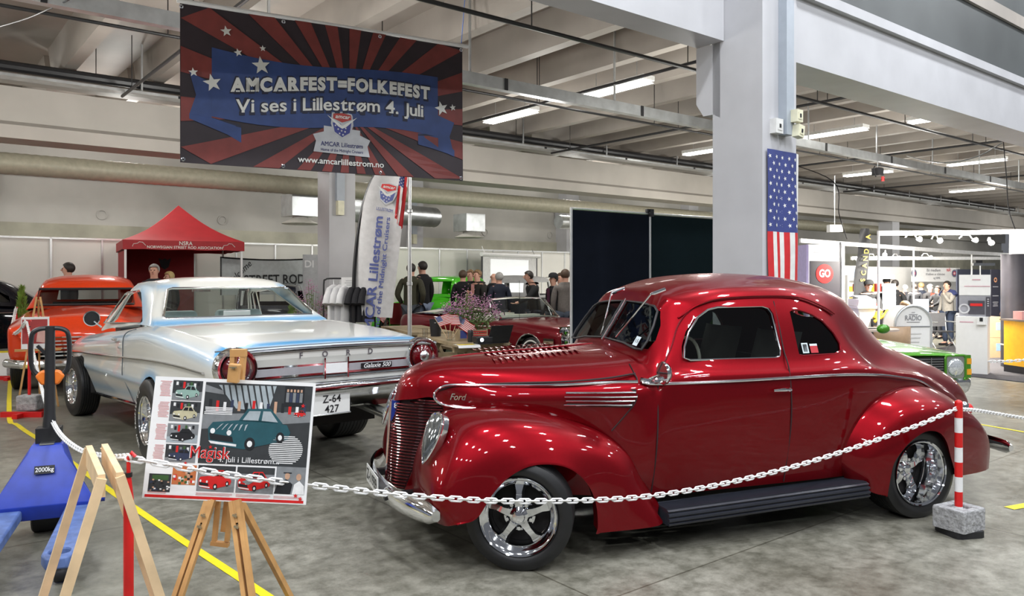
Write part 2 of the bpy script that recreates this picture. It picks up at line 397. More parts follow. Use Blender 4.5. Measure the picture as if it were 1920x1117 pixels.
diffuser(UV(-3.05, 17.6, 2.98), 'round dish air diffuser under a box at the left end of the hall')
diffuser(UV(13.2, 18.6, 2.85), 'round dish air diffuser left of the black partition')
diffuser(UV(7.6, 17.6, 2.95), 'round dish air diffuser half hidden behind the column and feather flag')
diffuser(UV(27.2, 17.6, 2.75), 'round dish air diffuser above the booth spotlights')
# conduit and sockets on the main column
t = thing('cable_conduit', 'grey cable duct running down the big column above the flag', 'conduit', UV(CU+.36, CV-.055, 0), UROT)
MB().box((-.07, -.05, 3.16), (.07, .052, 7)).build('duct_channel', mat('conduit_grey', (.36, .40, .45), .45, var=.04), t, 0)
cream = mat('socket_cream', (.72, .70, .52), .45)
def sockbox(p, s, label, m, rz=0):
    t = thing('socket_box', label, 'socket', p, UROT)
    mb = MB(); mb.T = Matrix.Rotation(rz, 4, 'Y'); mb.box((-s/2, -.04, -s*.6), (s/2, .04, s*.6)); mb.build('housing', m, t, 0)
    mb = MB(); mb.T = Matrix.Rotation(rz, 4, 'Y'); mb.mt(0).box((-s*.3, -.046, -s*.35), (s*.3, -.04, s*.35)).mt(1).box((-s*.12, -.05, -.02), (s*.12, -.046, .02)); mb.build('outlet', [m, black], t, 0)
sockbox(UV(CU+.20, CV-.04, 3.24), .13, 'plain white junction box left of the conduit on the column', mat('box_white', (.72, .72, .7), .4))
sockbox(UV(CU+.42, CV-.145, 3.36), .11, 'upper cream socket on the conduit of the big column', cream)
sockbox(UV(CU+.45, CV-.145, 3.20), .11, 'lower tilted cream socket at the foot of the conduit', cream, .15)
for (uu, vv, z0, lb) in ((CU+.22, 15.24, 3.25, 'grey cable duct on the middle column'), (1.1, 21.25, 3.05, 'grey cable duct on the wall column behind the red tent'), (12.95, 21.25, 3.0, 'grey cable duct on the wall column left of the black partition')):
    t = thing('cable_conduit', lb, 'conduit', UV(uu, vv, 0), UROT)
    MB().box((-.09, -.05, z0), (.09, .04, 4.3)).build('duct_channel', mat('conduit_grey', '#808890'), t, 0)
    MB().box((-.07, -.07, z0-.3), (.07, .04, z0)).build('socket', cream, t, 0)
# ---------------------------------------------------------------- red coupe
def paint(name, c, metal=.45, rough=.32, coat=.8, var=.04): return mat(name, c, rough, metal, coat, var=var, scale=60, spec=.08)
fred = paint('candy_red_paint', (.185, .0014, .0052), .68, .36, .55)
fred2 = paint('candy_red_dark', (.18, .003, .009), .5)
ftrim = mat('polished_trim', (.72, .73, .75), .12, 1, var=.02)
seam = mat('panel_gap', (.02, .003, .004), .7)
tyre_m = mat('tyre_rubber', (.010, .010, .011), .42, var=.15, scale=20)
plate_m = mat('plate_white', (.72, .72, .70), .4, var=.02); ink = mat('ink_black', (.012, .012, .014), .5)
def wheel(parent, loc, r, wd, rr, side=1, steer=0, style='torq', name='wheel', tread=8, white=None, deep=0):
    """side 1: outside towards -y"""
    h = wd/2; M = Matrix.Translation(loc) @ Matrix.Rotation(steer+(0 if side > 0 else pi), 4, 'Z')
    mb = MB(); prof = [(rr*.93, h*.6), (rr, h*.78), (rr*1.04, h*.9), (rr+(r-rr)*.45, h*1.0), (r-.035, h*.97), (r-.012, h*.88)]
    n = tread; ys = [h*.84-(h*1.68)*i/n for i in range(n+1)]; g = []
    for i, y in enumerate(ys):
        g.append((r-(.004 if i in (0, n) else 0), y))
        if i < n: ym = ys[i+1]; g += [(r, ym+.006), (r-.008, ym+.004), (r-.008, ym+.001)] if i < n-1 else []
    prof = prof+g+[(a, -b) for a, b in reversed(prof)]
    mb.lathe(prof, 56, 'y')
    if white:
        mb.mt(1).lathe([(white[0], -h*1.003), ((white[0]+white[1])/2, -h*1.02), (white[1], -h*1.003)], 56, 'y').mt(0)
    o = mb.build(name, [tyre_m, white_rub], parent, 40); o.matrix_local = M
    mb = MB()
    if style == 'torq': mb.lathe([(rr*.80, h*.8), (rr*.79, -h*.3+deep), (rr*.80, -h*.52+deep), (rr*.84, -h*.60+deep*.8), (rr*.90, -h*.70+deep*.3), (rr*.96, -h*.86), (rr*.99, -h*.88), (rr*1.02, -h*.90), (rr*1.035, -h*.95), (rr*1.02, -h*.99), (rr*.99, -h*.93)], 64, 'y')
    else: mb.lathe([(rr*.92, h*.7), (rr*.90, -h*.1), (rr*.905, -h*.55), (rr*.93, -h*.62), (rr*.95, -h*.80), (rr*.975, -h*.84), (rr*1.01, -h*.87), (rr*1.03, -h*.93), (rr*1.015, -h*.97), (rr*.99, -h*.9)], 56, 'y')
    mb.build('rim', chrome, o, 50)
    mb = MB(); mb.lathe([(0, h*.3+deep*.4), (rr*.79, h*.3+deep*.4)], 40, 'y'); mb.build('brake_backing', dark, o, 0)
    if style == 'torq':
        mb = MB(); y0 = -h*.42+deep
        for k in range(5):
            a = pi/2+k*2*pi/5; mb.T = Matrix.Rotation(-a, 4, 'Y')
            L = [(rr*.2, .040, .030, y0-.03), (rr*.42, .030, .030, y0-.035), (rr*.62, .028, .026, y0-.02), (rr*.81, .046, .03, y0-.005)]
            for i in range(3):
                x0, w0, d0, a0 = L[i]; x1, w1, d1, a1 = L[i+1]
                vs = [(x0, a0+d0, -w0), (x0, a0, -w0*.55), (x0, a0, w0*.55), (x0, a0+d0, w0), (x1, a1+d1, -w1), (x1, a1, -w1*.55), (x1, a1, w1*.55), (x1, a1+d1, w1)]
                mb.add(vs, [(0, 1, 5, 4), (1, 2, 6, 5), (2, 3, 7, 6), (3, 0, 4, 7)])
        mb.build('spoke', chrome, o, 60)
        mb = MB(); mb.T = Matrix.Identity(4)
        mb.lathe([(rr*.42, y0+.03), (rr*.42, y0+.005), (rr*.36, y0-.002), (rr*.2, y0-.002)], 30, 'y')
        mb.lathe([(rr*.25, y0), (rr*.24, y0-.035), (rr*.17, y0-.045), (rr*.15, y0-.06), (rr*.06, y0-.066), (0, y0-.066)], 30, 'y')
        for k in range(5):
            a = pi/2+pi/5+k*2*pi/5; x, z = rr*.33*cos(a), rr*.33*sin(a)
            mb.cyl((x, y0-.028, z), (x, y0+.01, z), .011, 6)
        mb.build('hub', chrome, o, 40)
    elif style == 'cap':
        mb = MB(); mb.lathe([(rr*.93, -h*.62), (rr*.86, -h*.78), (rr*.7, -h*.74), (rr*.62, -h*.8), (rr*.3, -h*.9), (rr*.22, -h*1.02), (0, -h*1.06)], 40, 'y')
        mb.build('hub_cap', chrome, o, 30)
    else:
        mb = MB()
        mb.lathe([(rr*.93, -h*.3), (rr*.5, -h*.15), (rr*.3, -h*.2), (rr*.26, -h*.35), (rr*.12, -h*.4), (0, -h*.4)], 40, 'y')
        mb.build('wheel_disc', chrome, o, 30)
    return o
white_rub = mat('whitewall', (.75, .74, .70), .5)
fs = lambda s, t, z: Vector((s, -t, z))
ford = thing('coupe_car', 'dark red metallic 1930s coupe with chrome five spoke wheels in the foreground', 'car', (-.250, 5.108, 0), atan2(.3336, .9427))
def F(rows): return [[fs(*p) for p in r] for r in rows]
NET = F([
 [(-.525,0,.84),(-.50,.07,.855),(-.43,.16,.87),(-.33,.245,.885),(-.27,.275,.80),(-.33,.255,.68),(-.42,.20,.50),(-.50,.17,.30)],
 [(-.475,0,.985),(-.455,.09,.983),(-.385,.18,.965),(-.285,.262,.93),(-.24,.29,.82),(-.28,.27,.68),(-.36,.22,.48),(-.42,.19,.30)],
 [(-.36,0,1.066),(-.34,.12,1.058),(-.28,.225,1.02),(-.20,.305,.955),(-.17,.34,.85),(-.2,.31,.68),(-.25,.28,.48),(-.3,.25,.30)],
 [(-.20,0,1.102),(-.18,.15,1.09),(-.14,.275,1.04),(-.10,.350,.968),(-.08,.395,.86),(-.09,.36,.68),(-.12,.34,.48),(-.15,.3,.30)],
 [(.04,0,1.122),(.05,.18,1.106),(.07,.34,1.05),(.09,.425,.972),(.09,.475,.88),(.08,.44,.68),(.06,.42,.48),(.05,.38,.30)],
 [(.39,0,1.139),(.40,.22,1.122),(.41,.42,1.062),(.42,.535,.98),(.41,.585,.89),(.40,.56,.70),(.39,.55,.48),(.38,.5,.30)],
 [(.68,0,1.152),(.69,.24,1.138),(.71,.475,1.085),(.73,.62,1.00),(.73,.69,.92),(.72,.70,.70),(.71,.70,.48),(.70,.66,.30)],
 [(.84,0,1.166),(.85,.24,1.152),(.88,.48,1.11),(.89,.625,1.04),(.89,.715,.95),(.88,.745,.72),(.87,.75,.5),(.87,.70,.30)],
 [(.925,0,1.178),(.93,.24,1.168),(.945,.48,1.142),(.975,.615,1.09),(1.00,.70,1.03),(1.0,.755,.95),(1.0,.77,.6),(1.0,.73,.30)],
 [(1.125,0,1.482),(1.12,.22,1.476),(1.115,.43,1.452),(1.185,.545,1.36),(1.22,.70,1.08),(1.22,.762,.965),(1.2,.775,.6),(1.2,.735,.30)],
 [(1.22,0,1.565),(1.22,.22,1.558),(1.235,.43,1.515),(1.335,.565,1.428),(1.36,.71,1.082),(1.36,.765,.97),(1.36,.775,.6),(1.36,.735,.30)],
 [(1.44,0,1.625),(1.44,.22,1.614),(1.45,.43,1.562),(1.55,.572,1.470),(1.56,.712,1.082),(1.56,.766,.97),(1.56,.775,.6),(1.56,.735,.30)],
 [(1.75,0,1.648),(1.75,.22,1.634),(1.76,.43,1.58),(1.80,.575,1.485),(1.80,.712,1.082),(1.80,.766,.97),(1.80,.775,.6),(1.80,.735,.30)],
 [(2.08,0,1.642),(2.08,.22,1.628),(2.08,.43,1.572),(2.06,.575,1.478),(2.05,.712,1.082),(2.05,.766,.97),(2.05,.775,.6),(2.05,.735,.30)],
 [(2.38,0,1.612),(2.37,.22,1.595),(2.35,.43,1.535),(2.27,.575,1.415),(2.25,.711,1.082),(2.25,.766,.97),(2.25,.77,.6),(2.25,.73,.30)],
 [(2.67,0,1.555),(2.64,.22,1.53),(2.57,.42,1.455),(2.42,.575,1.32),(2.42,.70,1.075),(2.42,.76,.968),(2.42,.755,.6),(2.42,.71,.30)],
 [(2.92,0,1.445),(2.87,.22,1.41),(2.73,.42,1.32),(2.53,.585,1.19),(2.56,.685,1.045),(2.58,.745,.962),(2.58,.73,.6),(2.58,.69,.32)],
 [(3.10,0,1.25),(3.04,.22,1.225),(2.88,.41,1.175),(2.63,.605,1.075),(2.67,.67,1.005),(2.72,.72,.945),(2.75,.70,.6),(2.75,.66,.34)],
 [(3.23,0,1.122),(3.18,.22,1.11),(3.03,.40,1.075),(2.76,.60,1.005),(2.80,.655,.97),(2.87,.685,.922),(2.95,.66,.6),(2.95,.62,.36)],
 [(3.41,0,1.045),(3.37,.22,1.035),(3.23,.385,1.005),(2.97,.565,.972),(3.0,.62,.945),(3.06,.64,.895),(3.15,.6,.6),(3.15,.56,.36)],
 [(3.64,0,.968),(3.61,.21,.955),(3.47,.36,.93),(3.21,.51,.930),(3.23,.56,.90),(3.28,.575,.84),(3.4,.52,.55),(3.4,.48,.36)],
 [(3.86,0,.880),(3.83,.19,.865),(3.70,.32,.84),(3.46,.44,.845),(3.47,.48,.81),(3.51,.49,.74),(3.62,.44,.5),(3.62,.4,.36)],
 [(4.03,0,.790),(4.00,.16,.77),(3.90,.27,.74),(3.72,.36,.72),(3.73,.39,.69),(3.76,.40,.62),(3.82,.36,.45),(3.82,.33,.36)],
 [(4.15,0,.66),(4.12,.13,.64),(4.05,.22,.60),(3.93,.28,.56),(3.93,.30,.54),(3.95,.3,.5),(3.98,.28,.42),(3.98,.25,.36)],
 [(4.19,0,.50),(4.16,.12,.48),(4.10,.19,.46),(4.02,.23,.44),(4.02,.24,.43),(4.03,.24,.42),(4.04,.22,.40),(4.04,.20,.36)],
])
G = surf(NET, 5, 5)
mb = MB(); mb.grid(G); mb.grid(flip(G), True)
body = mb.build('body', fred, ford, 40)
bake(body, [('SOLIDIFY', dict(thickness=.014, offset=-1))])
DW = [(1.150,1.120),(1.165,1.185),(1.215,1.275),(1.30,1.365),(1.385,1.410),(1.46,1.425),(1.80,1.428),(1.845,1.415),(1.866,1.38),(1.874,1.15),(1.86,1.108),(1.82,1.098),(1.19,1.105)]
QW = [(2.00,1.39),(2.03,1.402),(2.085,1.40),(2.18,1.372),(2.262,1.325),(2.33,1.245),(2.362,1.175),(2.355,1.128),(2.30,1.107),(2.04,1.104),(2.005,1.115)]
WS = [(.025,1.205),(.30,1.19),(.46,1.165),(.535,1.165),(.545,1.22),(.52,1.31),(.475,1.40),(.41,1.432),(.25,1.448),(.025,1.455)]
def smooth_poly(P, k=3):
    n = len(P); out = []
    for i in range(n):
        a, b, c, d = (Vector(P[(i+j) % n]) for j in (-1, 0, 1, 2))
        out += [tuple(crom([a, b, c, d], 1+f/k)) for f in range(k)]
    return out
cut = MB()
for P in (DW, QW):
    for s in (-1, 1): cut.prism(P, s*.35, s*1.0, 'y')
for s in (-1, 1): cut.prism([(t*s, z) for t, z in WS], .7, 1.30, 'x')
BW = rrect(-.34, 1.30, .34, 1.44, .06); cut.prism(BW, 2.6, 3.2, 'x')
co = cut.build('cutter', fred, ford, 0)
cutaway(body, co)
body.data.polygons.foreach_set('use_smooth', [True]*len(body.data.polygons)); body.data.set_sharp_from_angle(angle=radians(40))
# hug: outward position of the body side at (s,z)
SIDE = [p for r in G for p in r[15:]]
TOPP = [p for r in G for p in r[:18]]
def hug(s, z, off=.004):
    p = sorted(SIDE, key=lambda q: (q.x-s)**2+(q.z-z)**2)[:3]
    w = [1/(1e-4+(q.x-s)**2+(q.z-z)**2) for q in p]; t = sum(-q.y*a for q, a in zip(p, w))/sum(w)
    return t+off
def top(s, t, off=.004):
    p = sorted(TOPP, key=lambda q: (q.x-s)**2+(-q.y-t)**2)[:3]
    w = [1/(1e-4+(q.x-s)**2+(-q.y-t)**2) for q in p]; return sum(q.z*a for q, a in zip(p, w))/sum(w)+off
def wpane(name, P, side):
    pts = []; zs = [z for _, z in P]
    for s, z in P:
        t = .712-(z-1.08)*(.712-.575)/(1.48-1.08)-.016; pts.append((s, -t*side, z))
    return MB().poly(pts).build(name, glassmat('car_glass', (.40, .44, .43), .05), ford, 0)
def wedge(P, off=0): return [(s, -(.712-(z-1.08)*(.712-.575)/.4-.004+off), z) for s, z in P]
for sd in (1, -1):
    for nm, P in (('door_window', DW), ('quarter_window', QW)):
        o = wpane(nm, P, sd)
        mb = MB(); mb.tube([(x, y*sd, z) for x, y, z in wedge(P, -.006)], .007, 6, True); mb.build('window_trim', ftrim if nm == 'door_window' else fred2, o)
# windshield panes follow the cut plane
def wsx(t, z): return .925+.03*(abs(t)/.55)**2+(z-1.178)*(1.125-.925)/(1.482-1.178)+.004
for sd in (1, -1):
    o = MB().poly([(wsx(t, z), -t*sd, z) for t, z in WS]).build('windshield', glassmat('car_glass', (.5, .5, .5)), ford, 0)
    MB().tube([(wsx(t, z)-.012, -t*sd, z) for t, z in WS], .008, 6, True).build('windshield_trim', rubber, o)
MB().tube([(wsx(0, z)-.014, 0, z) for z in (1.19, 1.47)], .006, 8).build('windshield_divider', ftrim, ford)
# body lines: door gap, hood gap, trunk gap, drip rail
def line(name, P, r, m, k=5, dbl=True, off=.003, parent=ford):
    for sd in ((1, -1) if dbl else (1,)):
        Q = curve([(s, -(hug(s, z, off)), z) for s, z in P], k); MB().tube([(p.x, p.y*sd, p.z) for p in Q], r, 6).build(name, m, parent)
line('door_gap', [(1.892,1.46),(1.892,1.30),(1.888,1.15),(1.885,1.0),(1.878,.7),(1.852,.31)], .0045, seam)
line('door_gap', [(1.02,1.07),(.965,1.0),(.947,.975),(.925,.75),(.911,.56),(.904,.32)], .0045, seam)
line('hood_gap', [(.80,1.09),(.832,1.03),(.832,.99),(.80,.88),(.74,.80),(.655,.70)], .0045, seam)
line('hood_seam', [(-.30,.93),(-.2,.962),(-.05,.972),(.15,.980),(.4,.988),(.65,1.006),(.84,1.03)], .0065, seam)
line('door_gap', [(1.01,1.07),(1.10,1.18),(1.19,1.33),(1.32,1.435),(1.55,1.478),(2.03,1.482),(2.27,1.418),(2.385,1.362)], .006, fred2, 5, True, .002)
line('drip_rail', [(1.19,1.36),(1.335,1.445),(1.56,1.49),(2.05,1.492),(2.29,1.425),(2.40,1.37)], .007, fred, 5, True, .006)
# belt trim with the loop on the hood side
def side_trim(sd):
    P = [(.85,.984),(.947,.976),(1.4,.975),(1.88,.977),(2.3,.978),(2.6,.962),(2.9,.922),(3.1,.885),(3.3,.80)]
    A = [(x, -hug(x, z, .008+.016*(x < 1.25)), z) for x, z in P]
    L = [(-.10,.83),(-.19,.832),(-.262,.842),(-.31,.866),(-.325,.905),(-.295,.944),(-.235,.964),(-.1,.966),(.11,.966),(.4,.972),(.7,.984),(.83,.986)]
    B = [(x, -hug(x, z, .007), z) for x, z in L]
    for Q in (A, B):
        q = curve(Q, 5); MB().tube([(p.x, p.y*sd, p.z) for p in q], .0095, 8).build('belt_trim', ftrim, ford)
side_trim(1); side_trim(-1)
# side vents, script, handle, mirror
for sd in (1, -1):
    v = MB(); zz = (.928, .902, .878, .854)
    Pv = [(.42, .94), (.81, .945), (.775, .838), (.405, .846)]
    v.poly([(s, -(hug(s, z, .004))*sd, z) for s, z in Pv]); vo = v.build('side_vent', seam, ford, 0)
    for i, z in enumerate(zz):
        s0, s1 = .40+(.0, -.012, -.005, -.015)[i], .80-(0, -.005, .012, .03)[i]
        q = [(s0+(s1-s0)*k/6, -(hug(s0+(s1-s0)*k/6, z, .011))*sd, z) for k in range(7)]; MB().tube(q, .0048, 6).build('vent_bar', ftrim, vo)
    h = MB(); y = -hug(1.8, .905, .03)
    h.tube([(1.728, y*sd, .905), (1.80, (y-.012)*sd, .908), (1.862, y*sd, .905)], [.007, .011, .008], 8); h.cyl((1.85, y*sd, .905), (1.85, (y+.035)*sd, .905), .012, 10)
    h.build('door_handle', chrome, ford)
def lettering_side(s, sv, zv, w_, size, m, name, parent, shear=.35, bold=.01):
    mb = MB(); p = Vector((sv, -hug(sv, zv, .006), zv)); q = Vector((sv+.1, -hug(sv+.1, zv, .006), zv))
    text(mb, s, frame(p, q-p, (0, 0, 1)), size, w_, bold, shear); return mb.build(name, m, parent, 0)
lettering_side('Ford', -.20, .893, .105, .055, ftrim, 'script_emblem', ford)
for sd in (1,):
    m = MB(); y = -.80
    m.cyl((.90, -.70, 1.0), (.93, y, 1.04), .010, 8); m.lathe([(0, .035), (.045, .03), (.066, .01), (.070, -.006), (.066, -.014), (0, -.014)], 24, 'x', (.93, y-.02, 1.05))
    m.tube([(.84, -.70, 1.0), (.95, -.715, .985)], .014, 8); m.build('side_mirror', chrome, ford)
# wipers
W1A, W1B, W2A, W2B = (1.02, 0.041, 1.509), (0.905, -0.026, 1.225), (1.045, -0.466, 1.511), (0.905, -0.25, 1.223)
for a, b in ((W1A, W1B), (W2A, W2B)):
    m = MB(); a, b = Vector(a), Vector(b); m.tube([a+Vector((.10, 0, .03)), a+Vector((.02, 0, .004)), a], [.012, .012, .009], 8); m.tube([a, a.lerp(b, .62)], [.007, .004], 6)
    wo = m.build('wiper', chrome, ford); m = MB(); c0 = a.lerp(b, .42)+Vector((.01, .012, 0)); c1 = b+Vector((.004, .012, 0)); m.tube([c0, c1], .0055, 6); m.build('wiper_blade', ftrim, wo)
# hood louvers
lv = MB()
for rowt in (-.24, -.08, .08, .24):
    for i in range(15):
        s = .06+i*.04
        for k in range(1):
            pts = []
            for a in range(7):
                tt = rowt+.042*cos(pi*a/6); hgt = .010*sin(pi*a/6); pts.append((s, -tt, top(s, tt, hgt)))
            back = [(s+.030, p[1], top(s+.03, -p[1], -.001)) for p in pts]
            lv.grid([pts, back])
lv.build('hood_louvers', fred, ford, 50)
MB().tube([(s, 0, top(s, 0, .001)) for s in (-.35, -.1, .2, .5, .85)], .005, 6).build('hood_hinge', fred2, ford)
# grille: bars between the centre strip and the edge of the nose
EDGE = [p.copy() for p in G[0][0:]]
def gedge(z):
    Q = G[0]; best = None
    for a, b in zip(Q, Q[1:]):
        if min(a.z, b.z) <= z <= max(a.z, b.z) and a.y < -.05 and b.y < -.05:
            f = 0 if abs(b.z-a.z) < 1e-6 else (z-a.z)/(b.z-a.z); q = a.lerp(b, f)
            if best is None or q.y < best.y: best = q
    return best
def gc(z): return Vector((-.528-.035*(.84-z)/.5, 0, z))
gr = MB()
gpts = []
for i in range(20):
    z = .86-.56*i/19; e = gedge(z) or Vector((-.33, -.24, z)); c0 = gc(z)
    gpts.append([c0.lerp(e, k/6)+Vector((.025-.02*sin(pi*k/6), 0, 0)) for k in range(7)])
gr.grid(gpts); gr.grid(flip(gpts), True)
go = gr.build('grille', mat('grille_dark', (.03, .004, .006), .6), ford, 30)
for i in range(31):
    z = .865-.55*i/30; e = gedge(z)
    if e is None: continue
    c0 = gc(min(z, .835))
    if z > .835: c0 = c0.lerp(e, .25+(z-.835)*8)
    c0.z = z; Q = [c0.lerp(e, k/5)+Vector((-.006-.022*sin(pi*k/5), -.008*sin(pi*k/5), 0)) for k in range(6)]
    b = MB(); b.tube([Vector((p.x, -p.y, p.z)) for p in Q[::-1]]+Q[1:], .0052, 5)
    b.build('grille_bar', paint('grille_bar_red', (.075, .006, .008), .7, .25), go)
st = MB(); st.tube([gc(z)+Vector((-.012, 0, 0)) for z in (.85, .7, .5, .33)], [.014, .012, .010, .008], 8); st.build('grille_strip', ftrim, ford)
bd = MB(); blue = mat('badge_blue', (.01, .03, .22), .35)
bd.prism([(-.012, .845), (.012, .845), (.008, .76), (0, .73), (-.008, .76)], -.547, -.535, 'x')
bo = bd.build('badge', blue, ford, 0)
bt = MB(); bt.poly([(-.553, -.024, .85), (-.553, .024, .85), (-.553, .022, .84), (-.553, -.022, .84)])
text(bt, 'V8', frame((-.554, 0, .81), (0, -1, 0), (0, 0, 1)), .03, .034, .02); bt.build('badge_lettering', ftrim, bo, 0)
# side face of the badge wraps with the prow, as seen from the left
bt = MB(); 
bt.prism([(-.540, .846), (-.488, .846), (-.532, .745), (-.545, .72)], -.030, -.012, 'y')
bs = bt.build('badge_side', [blue], bo, 0); bt = MB(); text(bt, '8', frame((-.518, -.032, .815), (1, 0, 0), (0, 0, 1)), .045, None, .02); bt.build('badge_number', white, bo, 0)
# fenders
FF = [
 [(-.44,.24,.27),(-.45,.42,.26),(-.43,.64,.265),(-.395,.79,.275),(-.352,.86,.298)],
 [(-.46,.235,.38),(-.485,.42,.375),(-.475,.63,.38),(-.43,.81,.38),(-.262,.885,.335)],
 [(-.44,.23,.53),(-.475,.42,.53),(-.475,.60,.53),(-.40,.81,.50),(-.180,.89,.455)],
 [(-.38,.25,.69),(-.42,.42,.70),(-.425,.58,.69),(-.31,.81,.64),(-.092,.89,.540)],
 [(-.29,.28,.80),(-.32,.42,.82),(-.315,.58,.81),(-.19,.80,.74),(.016,.892,.594)],
 [(-.12,.38,.83),(-.12,.49,.85),(-.10,.62,.85),(-.02,.80,.775),(.13,.892,.604)],
 [(.13,.46,.82),(.13,.55,.835),(.15,.66,.825),(.19,.81,.745),(.255,.892,.580)],
 [(.38,.56,.775),(.38,.62,.778),(.38,.70,.76),(.38,.82,.675),(.357,.888,.520)],
 [(.58,.66,.70),(.58,.69,.695),(.58,.735,.675),(.54,.825,.585),(.430,.885,.435)],
 [(.73,.72,.58),(.73,.74,.57),(.72,.765,.55),(.65,.835,.465),(.472,.88,.335)],
 [(.82,.74,.42),(.815,.755,.41),(.805,.78,.395),(.72,.845,.335),(.485,.88,.225)],
 [(.94,.73,.262),(.93,.76,.25),(.90,.80,.215),(.875,.86,.165),(.485,.88,.170)]]
RF = [
 [(2.36,.72,.27),(2.38,.76,.255),(2.42,.80,.235),(2.48,.86,.205),(2.55,.885,.190)],
 [(2.31,.735,.40),(2.335,.76,.40),(2.37,.79,.39),(2.46,.865,.37),(2.555,.90,.30)],
 [(2.33,.74,.56),(2.355,.755,.55),(2.40,.79,.54),(2.49,.87,.50),(2.582,.905,.41)],
 [(2.44,.735,.69),(2.455,.75,.685),(2.49,.785,.675),(2.57,.87,.61),(2.64,.91,.485)],
 [(2.59,.72,.785),(2.595,.735,.785),(2.62,.77,.775),(2.69,.865,.70),(2.72,.912,.552)],
 [(2.78,.685,.842),(2.78,.70,.842),(2.79,.745,.835),(2.83,.865,.745),(2.82,.912,.600)],
 [(2.99,.63,.858),(2.99,.655,.858),(3.0,.71,.85),(2.98,.86,.755),(2.90,.912,.612)],
 [(3.20,.56,.828),(3.21,.59,.828),(3.21,.66,.818),(3.16,.845,.73),(2.99,.91,.590)],
 [(3.41,.46,.75),(3.43,.51,.75),(3.43,.60,.74),(3.36,.815,.65),(3.06,.905,.525)],
 [(3.60,.36,.63),(3.63,.43,.63),(3.63,.54,.62),(3.52,.78,.545),(3.105,.90,.43)],
 [(3.74,.26,.48),(3.77,.36,.48),(3.77,.49,.47),(3.62,.755,.42),(3.15,.89,.34)],
 [(3.79,.24,.33),(3.82,.34,.31),(3.81,.47,.285),(3.63,.74,.250),(3.19,.875,.262)]]
for nm, net in (('front_fender', FF), ('rear_fender', RF)):
    N0 = F([r+[(r[-1][0], r[-1][1]-.012, r[-1][2]-.006), (r[-1][0], r[-1][1]-.09, r[-1][2]+.02)] for r in net])
    for sd in (1, -1):
        g = [[Vector((p.x, p.y*sd, p.z)) for p in r] for r in surf(N0, 5, 5)]
        MB().grid(g, sd < 0).build(nm, fred, ford, 50)
# dark wheel houses and underside
for x in (0, 2.87):
    for sd in (1, -1):
        m = MB(); pr = [(x+.35*cos(a), .24+.34*sin(a)) for a in [pi*(.10+.80*i/14) for i in range(15)]]
        m.grid([[(a, -.84*sd, b), (a, -.45*sd, b)] for a, b in pr]); m.poly([(a, -.45*sd, b) for a, b in pr]); m.build('wheel_well', dark, ford, 0)
MB().box((-.3, -.5, .2), (3.6, .5, .32)).build('chassis', dark, ford, 0)
# running boards
for sd in (1, -1):
    prof = [(.70, .250), (.715, .262)]
    for i in range(18): t = .72+i*.0075; prof += [(t, .259), (t+.0038, .259), (t+.0042, .250), (t+.0071, .250)]
    prof += [(.860, .254), (.872, .246), (.862, .240), (.862, .236), (.878, .230), (.880, .218), (.868, .213), (.868, .208), (.884, .203), (.884, .190), (.870, .186), (.870, .181), (.882, .176), (.876, .164), (.70, .16)]
    A = [(.93, -t*sd, z-.006) for t, z in prof]; B = [(2.42, -t*sd, z+.028) for t, z in prof]
    m = MB(); m.grid([A, B]); m.poly(A); m.poly(B)
    m.build('running_board', mat('ribbed_rubber', (.022, .024, .033), .33, var=.1), ford, 20)
# headlights
for sd in (1, -1):
    TD = [(0, -.150), (.030, -.105), (.058, -.045), (.073, .02), (.070, .075), (.048, .115), (0, .132), (-.048, .115), (-.070, .075), (-.073, .02), (-.058, -.045), (-.030, -.105)]
    TD = smooth_poly(TD, 2); c = Vector((-.415, -.615*sd, .722))
    X = Vector((.28, -.96*sd, 0)).normalized(); Y = Vector((.36, 0, .93)).normalized(); Mx = frame(c, X, Y)
    if Mx.col[2].x > 0: Mx = frame(c, -X, Y)
    m = MB(); m.T = Mx; m.tube([(a, b, .018) for a, b in TD], .010, 8, True); m.prism([(a*1.04, b*1.03) for a, b in TD], -.025, .018, 'z'); ho = m.build('headlight', chrome, ford, 40)
    m = MB(); m.T = Mx; L = [[(a*k, b*k, .020+.022*sqrt(max(0, 1-k*k))) for a, b in TD+TD[:1]] for k in (.96, .8, .6, .4, .2, .01)]; m.grid(L)
    m.build('lens', mat('lamp_lens', (.20, .22, .23), .08, .75, 1, var=.3, scale=60), ho, 60)
# bumpers
def bumper(sF, tm, z, s0, bend, h, name, up=1):
    pts = []; mb = MB(); rows = []
    for i in range(25):
        t = -tm+2*tm*i/24; s = s0+bend*(abs(t)/tm)**2.4; k = 1-.5*max(0, (abs(t)/tm-.88)/.12)**2
        rows.append([(s+dx, -t, z+dz*k) for dx, dz in ((.0, -h/2), (-.022*up, -h*.42), (-.034*up, -h*.15), (-.036*up, h*.15), (-.022*up, h*.42), (0, h/2), (.012*up, h*.3), (.012*up, -h*.3), (0, -h/2))])
    mb.grid(rows); mb.poly(rows[0][:-1]); mb.poly(rows[-1][:-1]); return mb.build(name, chrome, ford, 50)
b1 = bumper(0, .80, .335, -.615, .175, .125, 'front_bumper')
for t in (-.3, .3): MB().bar((-.64, -t, .33), (-.3, -t, .33), .05, .04).build('bumper_bracket', black, b1, 0)
b2 = bumper(0, .56, .325, 4.17, -.10, .10, 'rear_bumper', -1)
for t in (-.3, .3): MB().bar((4.15, -t, .33), (3.7, -t, .33), .05, .04).build('bumper_bracket', black, b2, 0)
pm = frame((-.665, -.02, .365), (0, -1, 0), (0, 0, 1))
m = MB(); m.T = pm; m.box((-.20, -.055, -.006), (.20, .055, 0)); m.T = Matrix.Identity(4); po = m.build('license_plate', plate_m, ford, 0)
